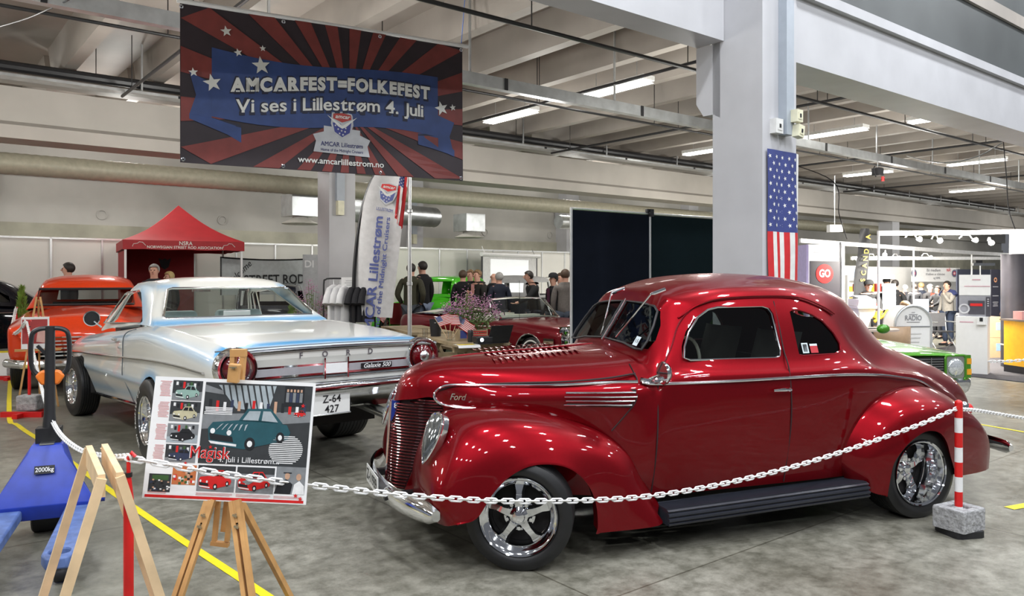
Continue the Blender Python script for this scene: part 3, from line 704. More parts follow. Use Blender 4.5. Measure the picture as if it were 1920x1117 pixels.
m = MB(); text(m, 'Z-11939', pm @ Matrix.Translation((0, 0, .003)), .095, .35, .012); m.build('plate_number', ink, po, 0)
# tail light, stickers, exhaust
m = MB(); m.ell((3.48, -.655, .675), (.07, .035, .05)); m.build('tail_light', chrome, ford); m = MB(); m.ell((3.515, -.66, .67), (.052, .03, .042)); m.build('tail_lens', red, ford)
def decal(P, m, nm):
    MB().poly([(s, -(.712-(z-1.08)*(.712-.575)/.4-.0125), z) for s, z in P]).build(nm, m, ford, 0)
decal([(2.05,1.12),(2.10,1.12),(2.10,1.185),(2.05,1.185)], mat('sticker_white', (.6, .68, .72), .5), 'window_sticker'); decal([(2.058,1.128),(2.092,1.128),(2.092,1.177),(2.058,1.177)], ink, 'window_sticker')
decal([(2.115,1.12),(2.175,1.12),(2.175,1.165),(2.115,1.165)], mat('sticker_red', (.45, .02, .03), .5), 'window_sticker'); decal([(2.115,1.165),(2.175,1.165),(2.175,1.178),(2.115,1.178)], mat('sticker_white', 'ffffff'), 'window_sticker')
sx = [(t, z) for t, z in ((.40, 1.185), (.455, 1.18), (.455, 1.235), (.40, 1.24))]
so = MB().poly([(wsx(t, z)-.006, -t, z) for t, z in sx]).build('inspection_sticker', mat('sticker_white', 'ffffff'), ford, 0)
m = MB()
for k, g in enumerate('15'):
    t = .418+.022*k; text(m, g, frame((wsx(t, 1.21)-.008, -t, 1.21), (0, -1, 0), (.5, 0, 1)), .035, None, .02)
m.build('sticker_number', ink, so, 0)
# interior
leather = mat('grey_leather', (.10, .09, .085), .6, var=.1)
for sd in (1, -1):
    m = MB(); 
    m.grid(surf([[Vector((1.55+.45*a, (-.33+.27*math.copysign(1, b)*min(1, abs(b)))*sd, .62+c)) for b, c in ((-1, 0), (-.9, .1), (0, .13), (.9, .1), (1, 0))] for a in (0, .5, 1)], 3, 3))
    m.grid(surf([[Vector((1.98+.16*a, (-.33+.24*b)*sd, .70+.55*a)) + Vector((-.06*(1-b*b), 0, 0)) for b in (-1, -.6, 0, .6, 1)] for a in (0, .4, .8, 1)], 3, 3))
    m.build('seat', leather, ford, 60)
MB().box((1.08, -.62, .9), (1.22, .62, 1.10), .9).build('dashboard', fred2, ford)
m = MB(); m.tube([(1.36+.10*cos(a)*.3, -.34+.19*sin(a), 1.03+.185*cos(a)) for a in [2*pi*i/28 for i in range(28)]], .011, 8, True)
for a in (.5, 2.6, 4.4): m.cyl((1.36, -.34, 1.03), (1.36+.03*cos(a), -.34+.18*sin(a), 1.03+.175*cos(a)), .007, 6)
m.cyl((1.36, -.34, 1.03), (1.1, -.34, .9), .018, 8); m.build('steering_wheel', mat('ivory', (.5, .45, .38), .4), ford)
MB().box((.95, -.6, .3), (3.2, .6, .36)).build('cabin_floor', dark, ford, 0)
MB().box((2.35, -.6, .36), (2.4, .6, 1.02)).build('rear_bulkhead', dark, ford, 0)
# wheels
wheel(ford, (0.045, -.765, .300), .302, .215, .212, 1, radians(-27)); wheel(ford, (0.0, .70, .305), .305, .215, .212, -1, radians(-20))
wheel(ford, (2.875, -.735, .305), .307, .26, .212, 1, 0, 'torq', 'wheel', 8, None, .10); wheel(ford, (2.875, .70, .305), .305, .25, .212, -1)
# ---------------------------------------------------------------- generic car helpers
def shell(parent, name, net, m, cuts=None, thick=.014, k=(4, 4), sharp=40):
    g = surf(F(net), *k); mb = MB(); mb.grid(g); mb.grid(flip(g), True); o = mb.build(name, m, parent, sharp)
    bake(o, [('SOLIDIFY', dict(thickness=thick, offset=-1))])
    if cuts: cutaway(o, cuts.build('cutter', m, parent, 0))
    o.data.polygons.foreach_set('use_smooth', [True]*len(o.data.polygons)); o.data.set_sharp_from_angle(angle=radians(sharp))
    return o
def arch(cuts, s, z, r, t0=.6, t1=1.25):
    for sd in (-1, 1): cuts.prism([(s+r*cos(2*pi*i/30), z+r*sin(2*pi*i/30)) for i in range(30)], sd*t0, sd*t1, 'y')
def well(parent, s, z, r, t=.95):
    for sd in (1, -1):
        m = MB(); A = [2*pi*i/24 for i in range(24)]
        pr = [(s+r*cos(a), z+r*sin(a)) for a in [pi*i/14-.15 for i in range(15)] ] if False else [(s+r*cos(pi*i/14), z+r*sin(pi*i/14)) for i in range(15)]
        m.grid([[(x, -(t-.04)*sd, zz), (x, -(t-.5)*sd, zz)] for x, zz in pr]); m.poly([(x, -(t-.5)*sd, zz) for x, zz in pr]); m.build('wheel_well', dark, parent, 0)
def fadepaint(name, base, blue):
    m = bpy.data.materials.new(name); m.use_nodes = True; n = m.node_tree.nodes; l = m.node_tree.links; b = n['Principled BSDF']
    a = n.new('ShaderNodeAttribute'); a.attribute_name = 'fade'; mx = n.new('ShaderNodeMix'); mx.data_type = 'RGBA'
    mx.inputs[6].default_value = (*base, 1); mx.inputs[7].default_value = (*blue, 1); l.new(a.outputs['Fac'], mx.inputs[0])
    l.new(mx.outputs[2], b.inputs['Base Color']); b.inputs['Roughness'].default_value = .3; b.inputs['Coat Weight'].default_value = 1
    b.inputs['Coat Roughness'].default_value = .03; return m
def setfade(o, f):
    a = o.data.attributes.new('fade', 'FLOAT', 'POINT'); a.data.foreach_set('value', [f(v.co) for v in o.data.vertices])
# ---------------------------------------------------------------- white and blue hardtop
gal = thing('hardtop_car', 'white 1960s two door hardtop with light blue fades, seen from behind', 'car', (-2.34, 7.4, 0), atan2(-.777, .63))
pearl = fadepaint('pearl_white', (.80, .80, .755), (.05, .38, .76))
def grow(s, zt, w, dz=0):
    b = zt
    return [(s, 0, b+.005), (s, .45*w, b), (s, .80*w, b-.012), (s, .875*w, b-.03), (s, .955*w, b-.10), (s, .965*w, b-.2)]
GN = []
def sill(s): return .27+.052*(s+3.3)
for s, zt, w in ((-4.10, .74, .86), (-4.0, .86, .95), (-3.6, .925, .99), (-3.0, .975, 1.0), (-2.4, 1.03, 1.0), (-1.8, 1.075, 1.0), (-1.2, 1.13, 1.0), (-.6, 1.185, 1.0), (-.2, 1.195, 1.0), (.3, 1.18, 1.0), (.8, 1.155, .995), (1.2, 1.125, .985), (1.38, 1.10, .975), (1.46, 1.075, .965), (1.50, 1.045, .95)):
    z0 = sill(min(s, 1.0)) if s < .4 else .40+max(0, s-.3)*.17; zc = .62+.05*(s+2)/2; zc = min(max(zc, z0+.13), .76)
    r = grow(s, zt, w); q = 0 if s > -3.9 else .05
    r += [(s, .955*w, (zt-.2+zc)/2), (s, .975*w, zc+.015), (s, .955*w, zc-.045), (s, .92*w, (zc+z0)/2-.01), (s, .875*w, z0)]
    GN.append(r)
cuts = MB(); arch(cuts, -.15, .335, .41, .55); arch(cuts, -3.2, .30, .40, .55)
gb = shell(gal, 'body', GN, pearl, cuts)
def gfade(c):
    s, t, z = c.x, abs(c.y), c.z; zt = 1.03+.1*(s+2.4)/1.2 if s < -.5 else 1.19-.07*max(0, s)
    f = .45*math.exp(-((z-(zt-.09))/.045)**2)*(t > .8)
    zc = min(max(.62+.05*(s+2)/2, .5), .76); f = max(f, .5*math.exp(-((z-zc)/.035)**2)*(t > .8))
    d = sqrt((s+.15)**2+(z-.335)**2); f = max(f, .7*math.exp(-((d-.41)/.06)**2)*(t > .8))
    if z > .95 and t < .9: f = max(f, 1.0*math.exp(-((s-1.35)/.075)**2), .7*math.exp(-((s+.33)/.08)**2)*(t > .3))
    f = max(f, .45*math.exp(-((z-sill(s)-.1)/.05)**2)*(t > .8)*(s > -3))
    return min(1, f)
setfade(gb, gfade)
for s, z, r in ((-.15, .335, .40), (-3.2, .30, .39)): well(gal, s, z, r, .97)
RN = [
 [(-2.25,0,1.06),(-2.3,.4,1.06),(-2.42,.70,1.055),(-2.60,.84,1.05),(-2.62,.86,1.02)],
 [(-1.76,0,1.545),(-1.80,.35,1.54),(-1.92,.56,1.52),(-2.20,.66,1.465),(-2.45,.85,1.05)],
 [(-1.62,0,1.605),(-1.64,.35,1.60),(-1.70,.56,1.575),(-1.95,.67,1.51),(-2.1,.86,1.08)],
 [(-1.35,0,1.63),(-1.35,.35,1.622),(-1.38,.57,1.59),(-1.60,.68,1.525),(-1.6,.865,1.12)],
 [(-1.08,0,1.61),(-1.08,.35,1.603),(-1.08,.57,1.572),(-1.22,.68,1.515),(-1.1,.87,1.16)],
 [(-.93,0,1.545),(-.93,.35,1.54),(-.93,.59,1.515),(-1.0,.70,1.46),(-.8,.875,1.17)],
 [(-.70,0,1.36),(-.70,.37,1.355),(-.70,.67,1.34),(-.74,.78,1.31),(-.58,.88,1.17)],
 [(-.50,0,1.215),(-.50,.4,1.213),(-.49,.76,1.205),(-.50,.83,1.20),(-.42,.88,1.165)],
 [(-.44,0,1.185),(-.44,.4,1.183),(-.42,.78,1.175),(-.42,.84,1.17),(-.36,.875,1.155)]]
cuts = MB()
SW = [(-2.46,1.115),(-2.40,1.16),(-2.18,1.425),(-2.10,1.455),(-1.62,1.485),(-1.50,1.465),(-.87,1.20),(-.9,1.175)]
for sd in (1, -1): cuts.prism(SW, sd*.5, sd*1.1, 'y')
BL = [(-.57,1.515),(.57,1.515),(.62,1.50),(.745,1.255),(.73,1.235),(-.73,1.235),(-.745,1.255),(-.62,1.50)]
cuts.prism(BL, -1.3, -.2, 'x')
FW = [(-.60,1.49),(.60,1.49),(.70,1.12),(-.70,1.12)]; cuts.prism(FW, -2.7, -1.72, 'x')
rf = shell(gal, 'roof', RN, pearl, cuts)
def rfade(c):
    s, t, z = c.x, abs(c.y), c.z
    e = min(sqrt((s-a)**2+(z-b)**2) for a, b in [(-1.5+.63*k/8, 1.465-.265*k/8) for k in range(9)])
    f = .8*math.exp(-(e/.10)**2)*(t > .6)
    if t > .5 and z > 1.44: f = max(f, .6*math.exp(-((z-1.53)/.03)**2))
    return min(1, max(f, .85*math.exp(-((z-1.195)/.03)**2)*(s > -.9)))
setfade(rf, rfade)
gg = glassmat('window_glass', (0, 0, 0))
def bx(z): return -.97+(1.545-z)*(.47/.36)+.012
o = MB().poly([(bx(z), -t, z) for t, z in BL]).build('rear_window', gg, gal, 0)
MB().tube([(bx(z)+.012, -t, z) for t, z in BL], .012, 6, True).build('window_trim', chrome, o)
def fx(t, z): return -2.26-.2*(t/.7)**2+(z-1.06)*1.0
FW2 = [(t*.6, 1.49) for t in (-1, -.5, 0, .5, 1)]+[(t*.7, 1.12) for t in (1, .5, 0, -.5, -1)]
MB().poly([(fx(t, z), -t, z) for t, z in FW2]).build('windshield', gg, gal, 0)
def sy(z): return .865-(z-1.10)*.47
for sd in (1, -1):
    MB().tube([(s, -(sy(z)+.006)*sd, z) for s, z in SW], .011, 6, True).build('side_window_trim', chrome, gal)
    MB().cyl((-2.22, -(sy(1.13))*sd, 1.12), (-2.02, -sy(1.46)*sd, 1.46), .009, 6).build('vent_window_post', chrome, gal)
    # body side mouldings
    P = [(-3.9, .70, .955), (-3.2, .745, .968), (-2.2, .79, .972), (-1.2, .84, .974), (-.2, .89, .974), (.6, .91, .968), (1.25, .905, .955)]
    q = curve([(s, -t*sd, z) for s, z, t in P], 5); n = len(q)
    MB().tube(q, [.028*(1-.6*i/n) if i < n*.45 else .016 for i in range(n)], 8, False, .6).build('side_moulding', ftrim, gal)
    MB().tube([(s, -.895*sd, sill(s)+.008) for s in (-2.75, -2, -1.2, -.62)], .022, 8).build('rocker_moulding', chrome, gal)
    q = curve([(-2.55, -.875*sd, 1.00), (-1.5, -.90*sd, 1.09), (-.5, -.905*sd, 1.16), (.0, -.88*sd, 1.175)], 4)
    if sd > 0:
        gap = [(-.98, 1.12, .885), (-1.05, 1.09, .945), (-1.12, 1.02, .97), (-1.13, .85, .972), (-1.12, .70, .98), (-1.14, .645, .965), (-1.08, .55, .94), (-1.02, .42, .90)]
        MB().tube(curve([(s, -t, z) for s, z, t in gap], 4), .005, 6).build('door_gap', mat('seam_grey', (.12, .14, .16), .7), gal)
        m = MB(); m.tube([(-1.50, -.975, 1.0), (-1.42, -1.0, 1.0), (-1.30, -.98, 1.0)], .012, 8); m.cyl((-1.26, -.96, .93), (-1.26, -.985, .93), .012, 10); m.build('door_handle', chrome, gal)
        m = MB(); m.cyl((-2.42, -.90, 1.07), (-2.40, -.98, 1.14), .012, 8); m.lathe([(0, -.07), (.05, -.06), (.082, -.02), (.086, .02), (.076, .02)], 24, 'x', (-2.42, -1.0, 1.17)); mo = m.build('side_mirror', chrome, gal)
        MB().lathe([(0, .012), (.078, .012)], 24, 'x', (-2.42, -1.0, 1.17)).build('mirror_glass', black, mo, 0)
# rear end: panel, trims, lamps, letters
zr = 1.50
m = MB(); m.grid([[(zr, -t, z) for t in (.95, .9, .6, .3, 0, -.3, -.6, -.9, -.95)] for z in (1.05,)]+[[(zr-.03*(z < 1.0)-(.05 if z < .5 else 0), -t, z) for t in (.92, .88, .6, .3, 0, -.3, -.6, -.88, -.92)] for z in (1.0, .9, .8, .7, .58)])
m.build('rear_panel', pearl, gal, 0)
zt = lambda t: 1.055+.015*(1-(t/.9)**2)
m = MB(); m.tube([(zr+.012, -t, zt(t)) for t in (.93, .6, .3, 0, -.3, -.6, -.93)], .016, 8); m.build('rear_trim_top', chrome, gal)
m = MB(); m.tube([(1.43, -t, zt(t)+.022) for t in (.93, .6, .3, 0, -.3, -.6, -.93)], .006, 6); m.build('trunk_gap', mat('seam_grey', '000000'), gal)
for z0, z1, nm, mm in ((.855, .945, 'rear_grille_frame', chrome), (.872, .928, 'rear_grille_insert', mat('silver_insert', (.42, .42, .45), .4, .35))):
    P = rrect(-.68, z0, .68, z1, .012, 3); d = .005 if 'frame' in nm else .012
    MB().prism(P, zr-.03, zr+d-.012, 'x').build(nm, mm, gal, 30)
for z in (.985, .84): MB().tube([(zr-.012, -t, z) for t in (.68, 0, -.68)], .004, 5).build('rear_trim_line', mat('seam_grey', '000000'), gal)
for t in (.10, -.10): MB().bar((zr, -t, .985), (zr, -t, .82), .012, .012).build('filler_door_edge', chrome, gal, 0)
MB().prism([(-.098, .862), (.098, .862), (.098, .938), (-.098, .938)], zr-.01, zr+.004, 'x').build('filler_door', white, gal, 0)
for ch, t in zip('FORD', (.30, .10, -.10, -.30)):
    m = MB(); text(m, ch, frame((zr+.004, -t, 1.015), (0, 1, 0), (0, 0, 1)), .062, None, .03); m.build('letter_'+ch, mat('silver_trim', (.22, .22, .24), .35, .5), gal, 0)
eo = MB().prism(rrect(.215, .878, .50, .922, .006, 2), zr-.02, zr+.006, 'x').build('emblem_plate', black, gal, 0)
m = MB(); text(m, 'Galaxie 500', frame((zr+.009, .357, .899), (0, 1, 0), (0, 0, 1)), .05, .25, .012, .35); m.build('emblem_lettering', white, eo, 0)
lampred = mat('tail_lamp_red', (.11, .002, .005), .15, coat=1)
for t in (.80, -.80):
    lo = MB().lathe([(.155, -.06), (.155, .02), (.145, .035), (.128, .035), (.118, .01), (.10, 0)], 36, 'x', (zr, -t, .95)).build('tail_lamp', chrome, gal, 40)
    MB().lathe([(.103, .005), (.08, .03), (.045, .04)], 36, 'x', (zr, -t, .95)).build('lens', lampred, lo, 60)
    MB().lathe([(.046, .035), (.04, .05), (.0, .058)], 24, 'x', (zr, -t, .95)).build('reflector', dchrome, lo, 60)
m = MB(); rows = []
for i in range(25):
    t = -1.0+2*i/24; e = max(0, abs(t)-.86)/.14; s = zr+.09-.16*e**2-.03*abs(t)**2
    rows.append([(s-.10, -t*.98, .80), (s, -t, .795), (s+.018, -t, .765), (s+.005, -t, .725), (s-.03, -t, .70), (s-.045, -t, .655), (s-.05, -t, .60-.02*(abs(t) > .3)), (s-.12, -t, .575)])
m.grid(rows); bo = m.build('rear_bumper', chrome, gal, 60)
m = MB(); m.box((zr+.028, -.22, .57), (zr+.046, .10, .735)); m.build('plate_recess', black, bo, 0)
mo = frame((zr+.07, -.075, .632), (0, 1, 0), (0, 0, 1))
m = MB(); m.T = mo; m.box((-.155, -.082, -.02), (.155, .082, 0)); po = m.build('license_plate', plate_m, gal, 0)
m = MB(); text(m, 'Z-64', mo @ Matrix.Translation((0, .037, .003)), .082, .155, .01); text(m, '427', mo @ Matrix.Translation((0, -.042, .003)), .082, .12, .01); m.build('plate_number', ink, po, 0)
m = MB(); m.tube([(zr+.072, -.075-.16, .552), (zr+.072, -.075+.16, .552)], .006, 6); m.build('plate_frame', chrome, po)
for t in (.38, -.38):
    m = MB(); pts = [(.9, -t*.8, .58), (1.25, -t*.9, .555), (1.66, -t*1.15, .485)]; m.tube(pts, .044, 16); m.build('exhaust_pipe', dchrome, gal, 40)
    MB().lathe([(0, 0), (.036, 0)], 16, 'x', (1.662, -t*1.15, .485)).build('exhaust_opening', black, gal, 0)
MB().box((-3.8, -.62, .36), (1.0, .62, .5)).build('chassis', dark, gal, 0)
MB().box((.3, -.68, .63), (1.36, .68, .66)).build('trunk_floor', dark, gal, 0)
# interior
vin = mat('blue_white_vinyl', (.45, .58, .62), .5); 
for s0 in (-1.75, -.95):
    for sd in (1, -1):
        m = MB(); m.box((s0, -.36*sd-.31, .85), (s0+.16, -.36*sd+.31, 1.26 if s0 < -1.5 else 1.20), .8); bake(m.build('seat_back', vin if s0 < -1.5 else black, gal, 40), [('BEVEL', dict(width=.04, segments=3))])
MB().box((-.82, -.72, 1.05), (-.5, .72, 1.16)).build('parcel_shelf', dark, gal, 0)
m = MB(); m.tube([(-2.05+.04*cos(a), -.38+.2*sin(a), 1.10+.19*cos(a)) for a in [2*pi*i/28 for i in range(28)]], .012, 8, True); m.cyl((-2.05, -.38, 1.1), (-2.3, -.38, .98), .02, 8); m.build('steering_wheel', black, gal)
MB().box((-2.45, -.75, .85), (-2.2, .75, 1.06)).build('dashboard', black, gal)
m = MB(); m.box((-1.98, -.06, 1.46), (-1.96, .14, 1.50)); m.cyl((-1.9, .04, 1.5), (-1.8, .04, 1.56), .008, 6); m.build('mirror_inside', chrome, gal)
m = MB(); m.box((-.62, -.17, 1.19), (-.615, .1, 1.29)); m.build('window_card', white, gal, 0)
wheel(gal, (-.15, -.86, .362), .362, .32, .213, 1, 0, 'dish'); wheel(gal, (-.15, .86, .362), .362, .36, .213, -1, 0, 'dish')
wheel(gal, (-3.2, -.95, .345), .345, .24, .205, 1, radians(6), 'dish'); wheel(gal, (-3.2, .90, .345), .345, .24, .205, -1, radians(6), 'dish')
m = MB(); 
for i, ch in enumerate('INDY PROFILE S/S'):
    a = pi*1.32-i*.135; r = .285; p = Vector((-.15+r*cos(a), -.86-.163, .362+r*sin(a)))
    text(m, ch, frame(p, (-sin(a)*-1, 0, cos(a)*-1), (cos(a), 0, sin(a))), .055, None, .02)
m.build('tyre_lettering', white, gal, 0)
# ---------------------------------------------------------------- background cars
def std_rows(s, zt, w, zs, zw=None, crown=.03):
    h = zt-zs
    return [(s, 0, zt), (s, w*.45, zt-crown*.25), (s, w*.78, zt-crown), (s, w*.93, zt-crown-.05*min(1, h)), (s, w, zt-h*.30), (s, w, zt-h*.55), (s, w*.985, zt-h*.8), (s, w*.93, zs)]
def roof_net(st):
    """stations: s_center, z_center, s_edge, t_edge, z_edge, s_base, t_base, z_base"""
    out = []
    for sc_, zc, se, te, ze, sb, tb, zb in st:
        out.append([(sc_, 0, zc), (sc_+(se-sc_)*.25, te*.55, zc+(ze-zc)*.15), (sc_+(se-sc_)*.7, te*.88, zc+(ze-zc)*.5), (se, te, ze), (se+(sb-se)*.5, (te+tb)/2+.015, (ze+zb)/2), (sb, tb, zb)])
    return out
# maroon convertible
cad = thing('convertible_car', 'maroon open convertible with white interior and stacked headlights beside the black partition', 'car', (-1.41, 16.71, 0), atan2(-.758, .654)); cad.scale = (.9,)*3
maroon = paint('maroon_paint', (.19, .006, .014), .3)
CN = [std_rows(s, z, w, zs, None, c) for s, z, w, zs, c in ((-.55, .93, .88, .5, .02), (-.45, .99, .95, .38, .02), (.1, 1.0, .99, .3, .02), (.9, .985, 1.0, .27, .02), (1.3, .96, 1.0, .27, .02), (2.5, .95, 1.0, .27, .02), (3.0, .985, 1.0, .27, .03), (3.6, .985, 1.0, .28, .03), (4.3, .95, .99, .30, .03), (4.75, .92, .96, .36, .03), (4.85, .87, .93, .42, .03))]
cuts = MB(); arch(cuts, .75, .33, .37); arch(cuts, 4.05, .33, .40)
cuts.prism([(1.15, .70), (2.95, .70), (2.95, 1.2), (1.15, 1.2)], -.80, .80, 'y')
shell(cad, 'body', CN, maroon, cuts)
for s in (.75, 4.05):
    well(cad, s, .33, .37, .97)
    for sd in (1, -1): wheel(cad, (s, -.85*sd, .34), .34, .2, .20, sd, 0, 'cap', white=(.255, .285))
ivory = mat('ivory_vinyl', (.62, .62, .54), .5)
for s0 in (1.45, 2.3):
    m = MB(); m.box((s0, -.74, .55), (s0+.22, .74, 1.02), .95); m.box((s0+.15, -.74, .5), (s0+.65, .74, .68)); m.build('seat', ivory, cad)
MB().box((1.12, -.79, .55), (2.98, .79, .60)).build('cabin_floor', dark, cad, 0)
m = MB()
for sd in (1, -1): m.box((1.1, -.86*sd-.03, .6), (2.95, -.86*sd+.03, .98))
for sd in (1, -1): MB().box((1.1, -.86*sd-.03, .6), (2.95, -.86*sd+.03, .98)).build('door_card', ivory, cad, 0)
WSC = [(2.98, .80, .99), (2.55, .70, 1.36), (2.52, 0, 1.39), (2.55, -.70, 1.36), (2.98, -.80, .99)]
m = MB(); m.tube([(s, -t, z) for s, t, z in WSC], .022, 8); wo = m.build('windshield_frame', chrome, cad)
MB().poly([(s, -t, z) for s, t, z in WSC]).build('windshield', glassmat('window_glass', (0, 0, 0)), cad, 0)
for sd in (1, -1): MB().tube([(2.72, -.85*sd, .99), (2.60, -.78*sd, 1.34), (2.9, -.86*sd, .99)], .015, 6).build('vent_window_frame', chrome, cad)
m = MB(); m.grid(surf([[Vector((s, t, z+.08*(1-(t/.85)**2))) for t in (-.85, -.4, 0, .4, .85)] for s, z in ((-.1, .98), (.3, 1.02), (.8, 1.03), (1.3, 1.0))], 3, 3)); fo = m.build('folded_top_cover', mat('cover_white', (.66, .64, .58), .6), cad)
m = MB(); m.grid([[(s, -t, z) for t in (.3, .6, .88)] for s, z in ((.75, 1.12), (1.1, 1.115), (1.5, 1.07))]); fl = m.build('flag_blanket', mat('flag_blue', (.035, .05, .20), .6), cad, 0)
m = MB()
for i in range(5):
    for k in range(3):
        s = .8+.14*i; t = .36+.2*k+.08*(i % 2); p = Vector((s, -t, 1.125-.05*(i/4)**2)); a0 = R.random()
        m.add([tuple(p+Vector((.055*(1 if j % 2 == 0 else .4)*cos(a0+j*pi/5), .055*(1 if j % 2 == 0 else .4)*sin(a0+j*pi/5), .004))) for j in range(10)]+[tuple(p+Vector((0, 0, .004)))], [(j, (j+1) % 10, 10) for j in range(10)])
m.build('flag_stars', white, fl, 0)
for sd in (1, -1):
    m = MB()
    for z in (.79, .60): m.lathe([(.10, -.05), (.10, .02), (.085, .03), (.07, .01), (0, .025)], 20, 'x', (4.86, -.80*sd, z))
    m.box((4.80, -.80*sd-.13, .48), (4.83, -.80*sd+.13, .90)); m.build('headlights', chrome, cad)
    MB().box((4.45, -1.0*sd-.004, .58), (4.72, -1.0*sd+.004, .68)).build('cornering_lamp', chrome, cad)
    MB().tube([(s, -1.0*sd, .60) for s in (-.45, .3)], .012, 6).build('side_moulding', chrome, cad); MB().tube([(s, -1.0*sd, .52) for s in (1.3, 3.55)], .012, 6).build('side_moulding', chrome, cad)
    MB().tube([(4.05+.41*cos(a), -1.0*sd, .33+.41*sin(a)) for a in [pi*i/12 for i in range(13)]], .014, 6).build('arch_trim', chrome, cad)
m = MB()
for i in range(7): m.bar((4.87, -.66, .50+.05*i), (4.87, .66, .50+.05*i), .014)
for i in range(9): m.bar((4.87, -.66+.165*i, .50), (4.87, -.66+.165*i, .8), .012)
m.build('grille', chrome, cad, 0)
m = MB(); m.tube([(4.7, .98, .42), (4.98, .85, .42), (5.0, 0, .42), (4.98, -.85, .42), (4.7, -.98, .42)], .07, 10, False, .8); m.build('front_bumper', chrome, cad)
MB().cyl((3.55, -.8, .97), (3.55, -.8, 1.75), .004, 5).build('aerial', chrome, cad)
m = MB(); m.tube([(2.42+.05*cos(a), -.42+.19*sin(a), .98+.17*cos(a)) for a in [2*pi*i/24 for i in range(24)]], .012, 6, True); m.build('steering_wheel', dark, cad)
MB().box((2.55, -.78, .7), (2.9, .78, .97)).build('dashboard', dark, cad)
# green muscle car behind the coupe's trunk
che = thing('muscle_car', 'bright green muscle car whose nose shows behind the red coupe trunk', 'car', (4.24, 8.52, 0), radians(101.5)); che.scale = (.9,)*3
grn = paint('green_paint', (.07, .25, .02), .35)
KN = [std_rows(s, z, w, zs, None, c) for s, z, w, zs, c in ((-.02, .86, .89, .50, .02), (.06, .90, .93, .44, .03), (.5, .945, .96, .30, .04), (1.2, .98, .97, .27, .05), (1.75, 1.0, .97, .27, .05), (2.3, 1.0, .97, .27, .03), (3.6, 1.0, .97, .27, .03), (4.3, .98, .97, .3, .03), (4.8, .93, .93, .4, .03))]
cuts = MB(); arch(cuts, .95, .33, .37); arch(cuts, 3.8, .33, .37)
shell(che, 'body', KN, grn, cuts)
RK = roof_net([(1.75, 1.0, 1.9, .80, 1.0, 1.95, .84, .98), (2.4, 1.36, 2.45, .60, 1.32, 2.2, .84, .99), (2.9, 1.40, 2.9, .60, 1.35, 2.8, .84, .99), (3.4, 1.36, 3.4, .60, 1.31, 3.5, .84, .99), (4.1, 1.02, 4.05, .74, 1.0, 4.1, .82, .97)])
cuts = MB()
for sd in (1, -1): cuts.prism([(2.2, 1.03), (2.5, 1.28), (3.2, 1.28), (3.35, 1.03)], sd*.5, sd*1, 'y')
cuts.prism([(-.6, 1.31), (.6, 1.31), (.7, 1.05), (-.7, 1.05)], 1.7, 2.42, 'x')
shell(che, 'roof', RK, grn, cuts)
MB().poly([(1.86, -.72, 1.03), (1.86, .72, 1.03), (2.37, .60, 1.33), (2.37, -.60, 1.33)]).build('windshield', glassmat('window_glass', (0, 0, 0)), che, 0)
for s in (.95, 3.8):
    well(che, s, .33, .36, .95)
    for sd in (1, -1): wheel(che, (s, -.82*sd, .33), .33, .22, .20, sd)
MB().box((-.045, -.54, .58), (-.02, .54, .83)).build('grille_backing', black, che, 0)
m = MB()
for i in range(8): m.bar((-.05, -.53, .60+.03*i), (-.05, .53, .60+.03*i), .007)
for i in range(3): m.bar((-.052, -.36+.36*i, .58), (-.052, -.36+.36*i, .83), .008)
m.build('grille', dchrome, che, 0)
for sd in (1, -1):
    P = rrect(-.70*sd-.125, .575, -.70*sd+.125, .835, .03); MB().prism(P, -.05, -.02, 'x').build('headlight_bezel', dchrome, che, 30); MB().tube([(-.05, y, z) for y, z in rrect(-.70*sd-.14, .56, -.70*sd+.14, .85, .03)], .016, 6, True).build('headlight_frame', grn, che)
    lo = MB().lathe([(.11, 0), (.105, -.02), (.09, -.025), (.05, -.045), (0, -.05)], 28, 'x', (-.05, -.70*sd, .705)).build('headlight', mat('headlamp_glass', (.75, .78, .8), .12, .6, 1, var=.25, scale=50), che, 60)
    MB().box((-.03, -.89*sd-.045, .57), (.1, -.89*sd+.045, .85)).build('corner_lamp', grn, che); MB().box((-.035, -.90*sd-.04, .61), (.06, -.90*sd+.045, .68)).build('amber_lamp', mat('amber', (.7, .32, .02), .3), che); MB().box((-.035, -.90*sd-.04, .74), (.06, -.90*sd+.045, .81)).build('amber_lamp', mat('amber', '000000'), che)
    MB().ell((1.72, -1.03*sd, 1.06), (.07, .10, .07)).build('side_mirror', grn, che)
m = MB(); rows = []
for i in range(21):
    t = -.97+1.94*i/20; e = max(0, abs(t)-.8)/.17; s = -.16+.16*e**2+.05*(t/.97)**2
    rows.append([(s+.06, -t, .575), (s, -t, .56), (s-.012, -t, .50), (s+.03, -t, .42), (s+.10, -t, .37)])
m.grid(rows); m.build('front_bumper', chrome, che, 60)
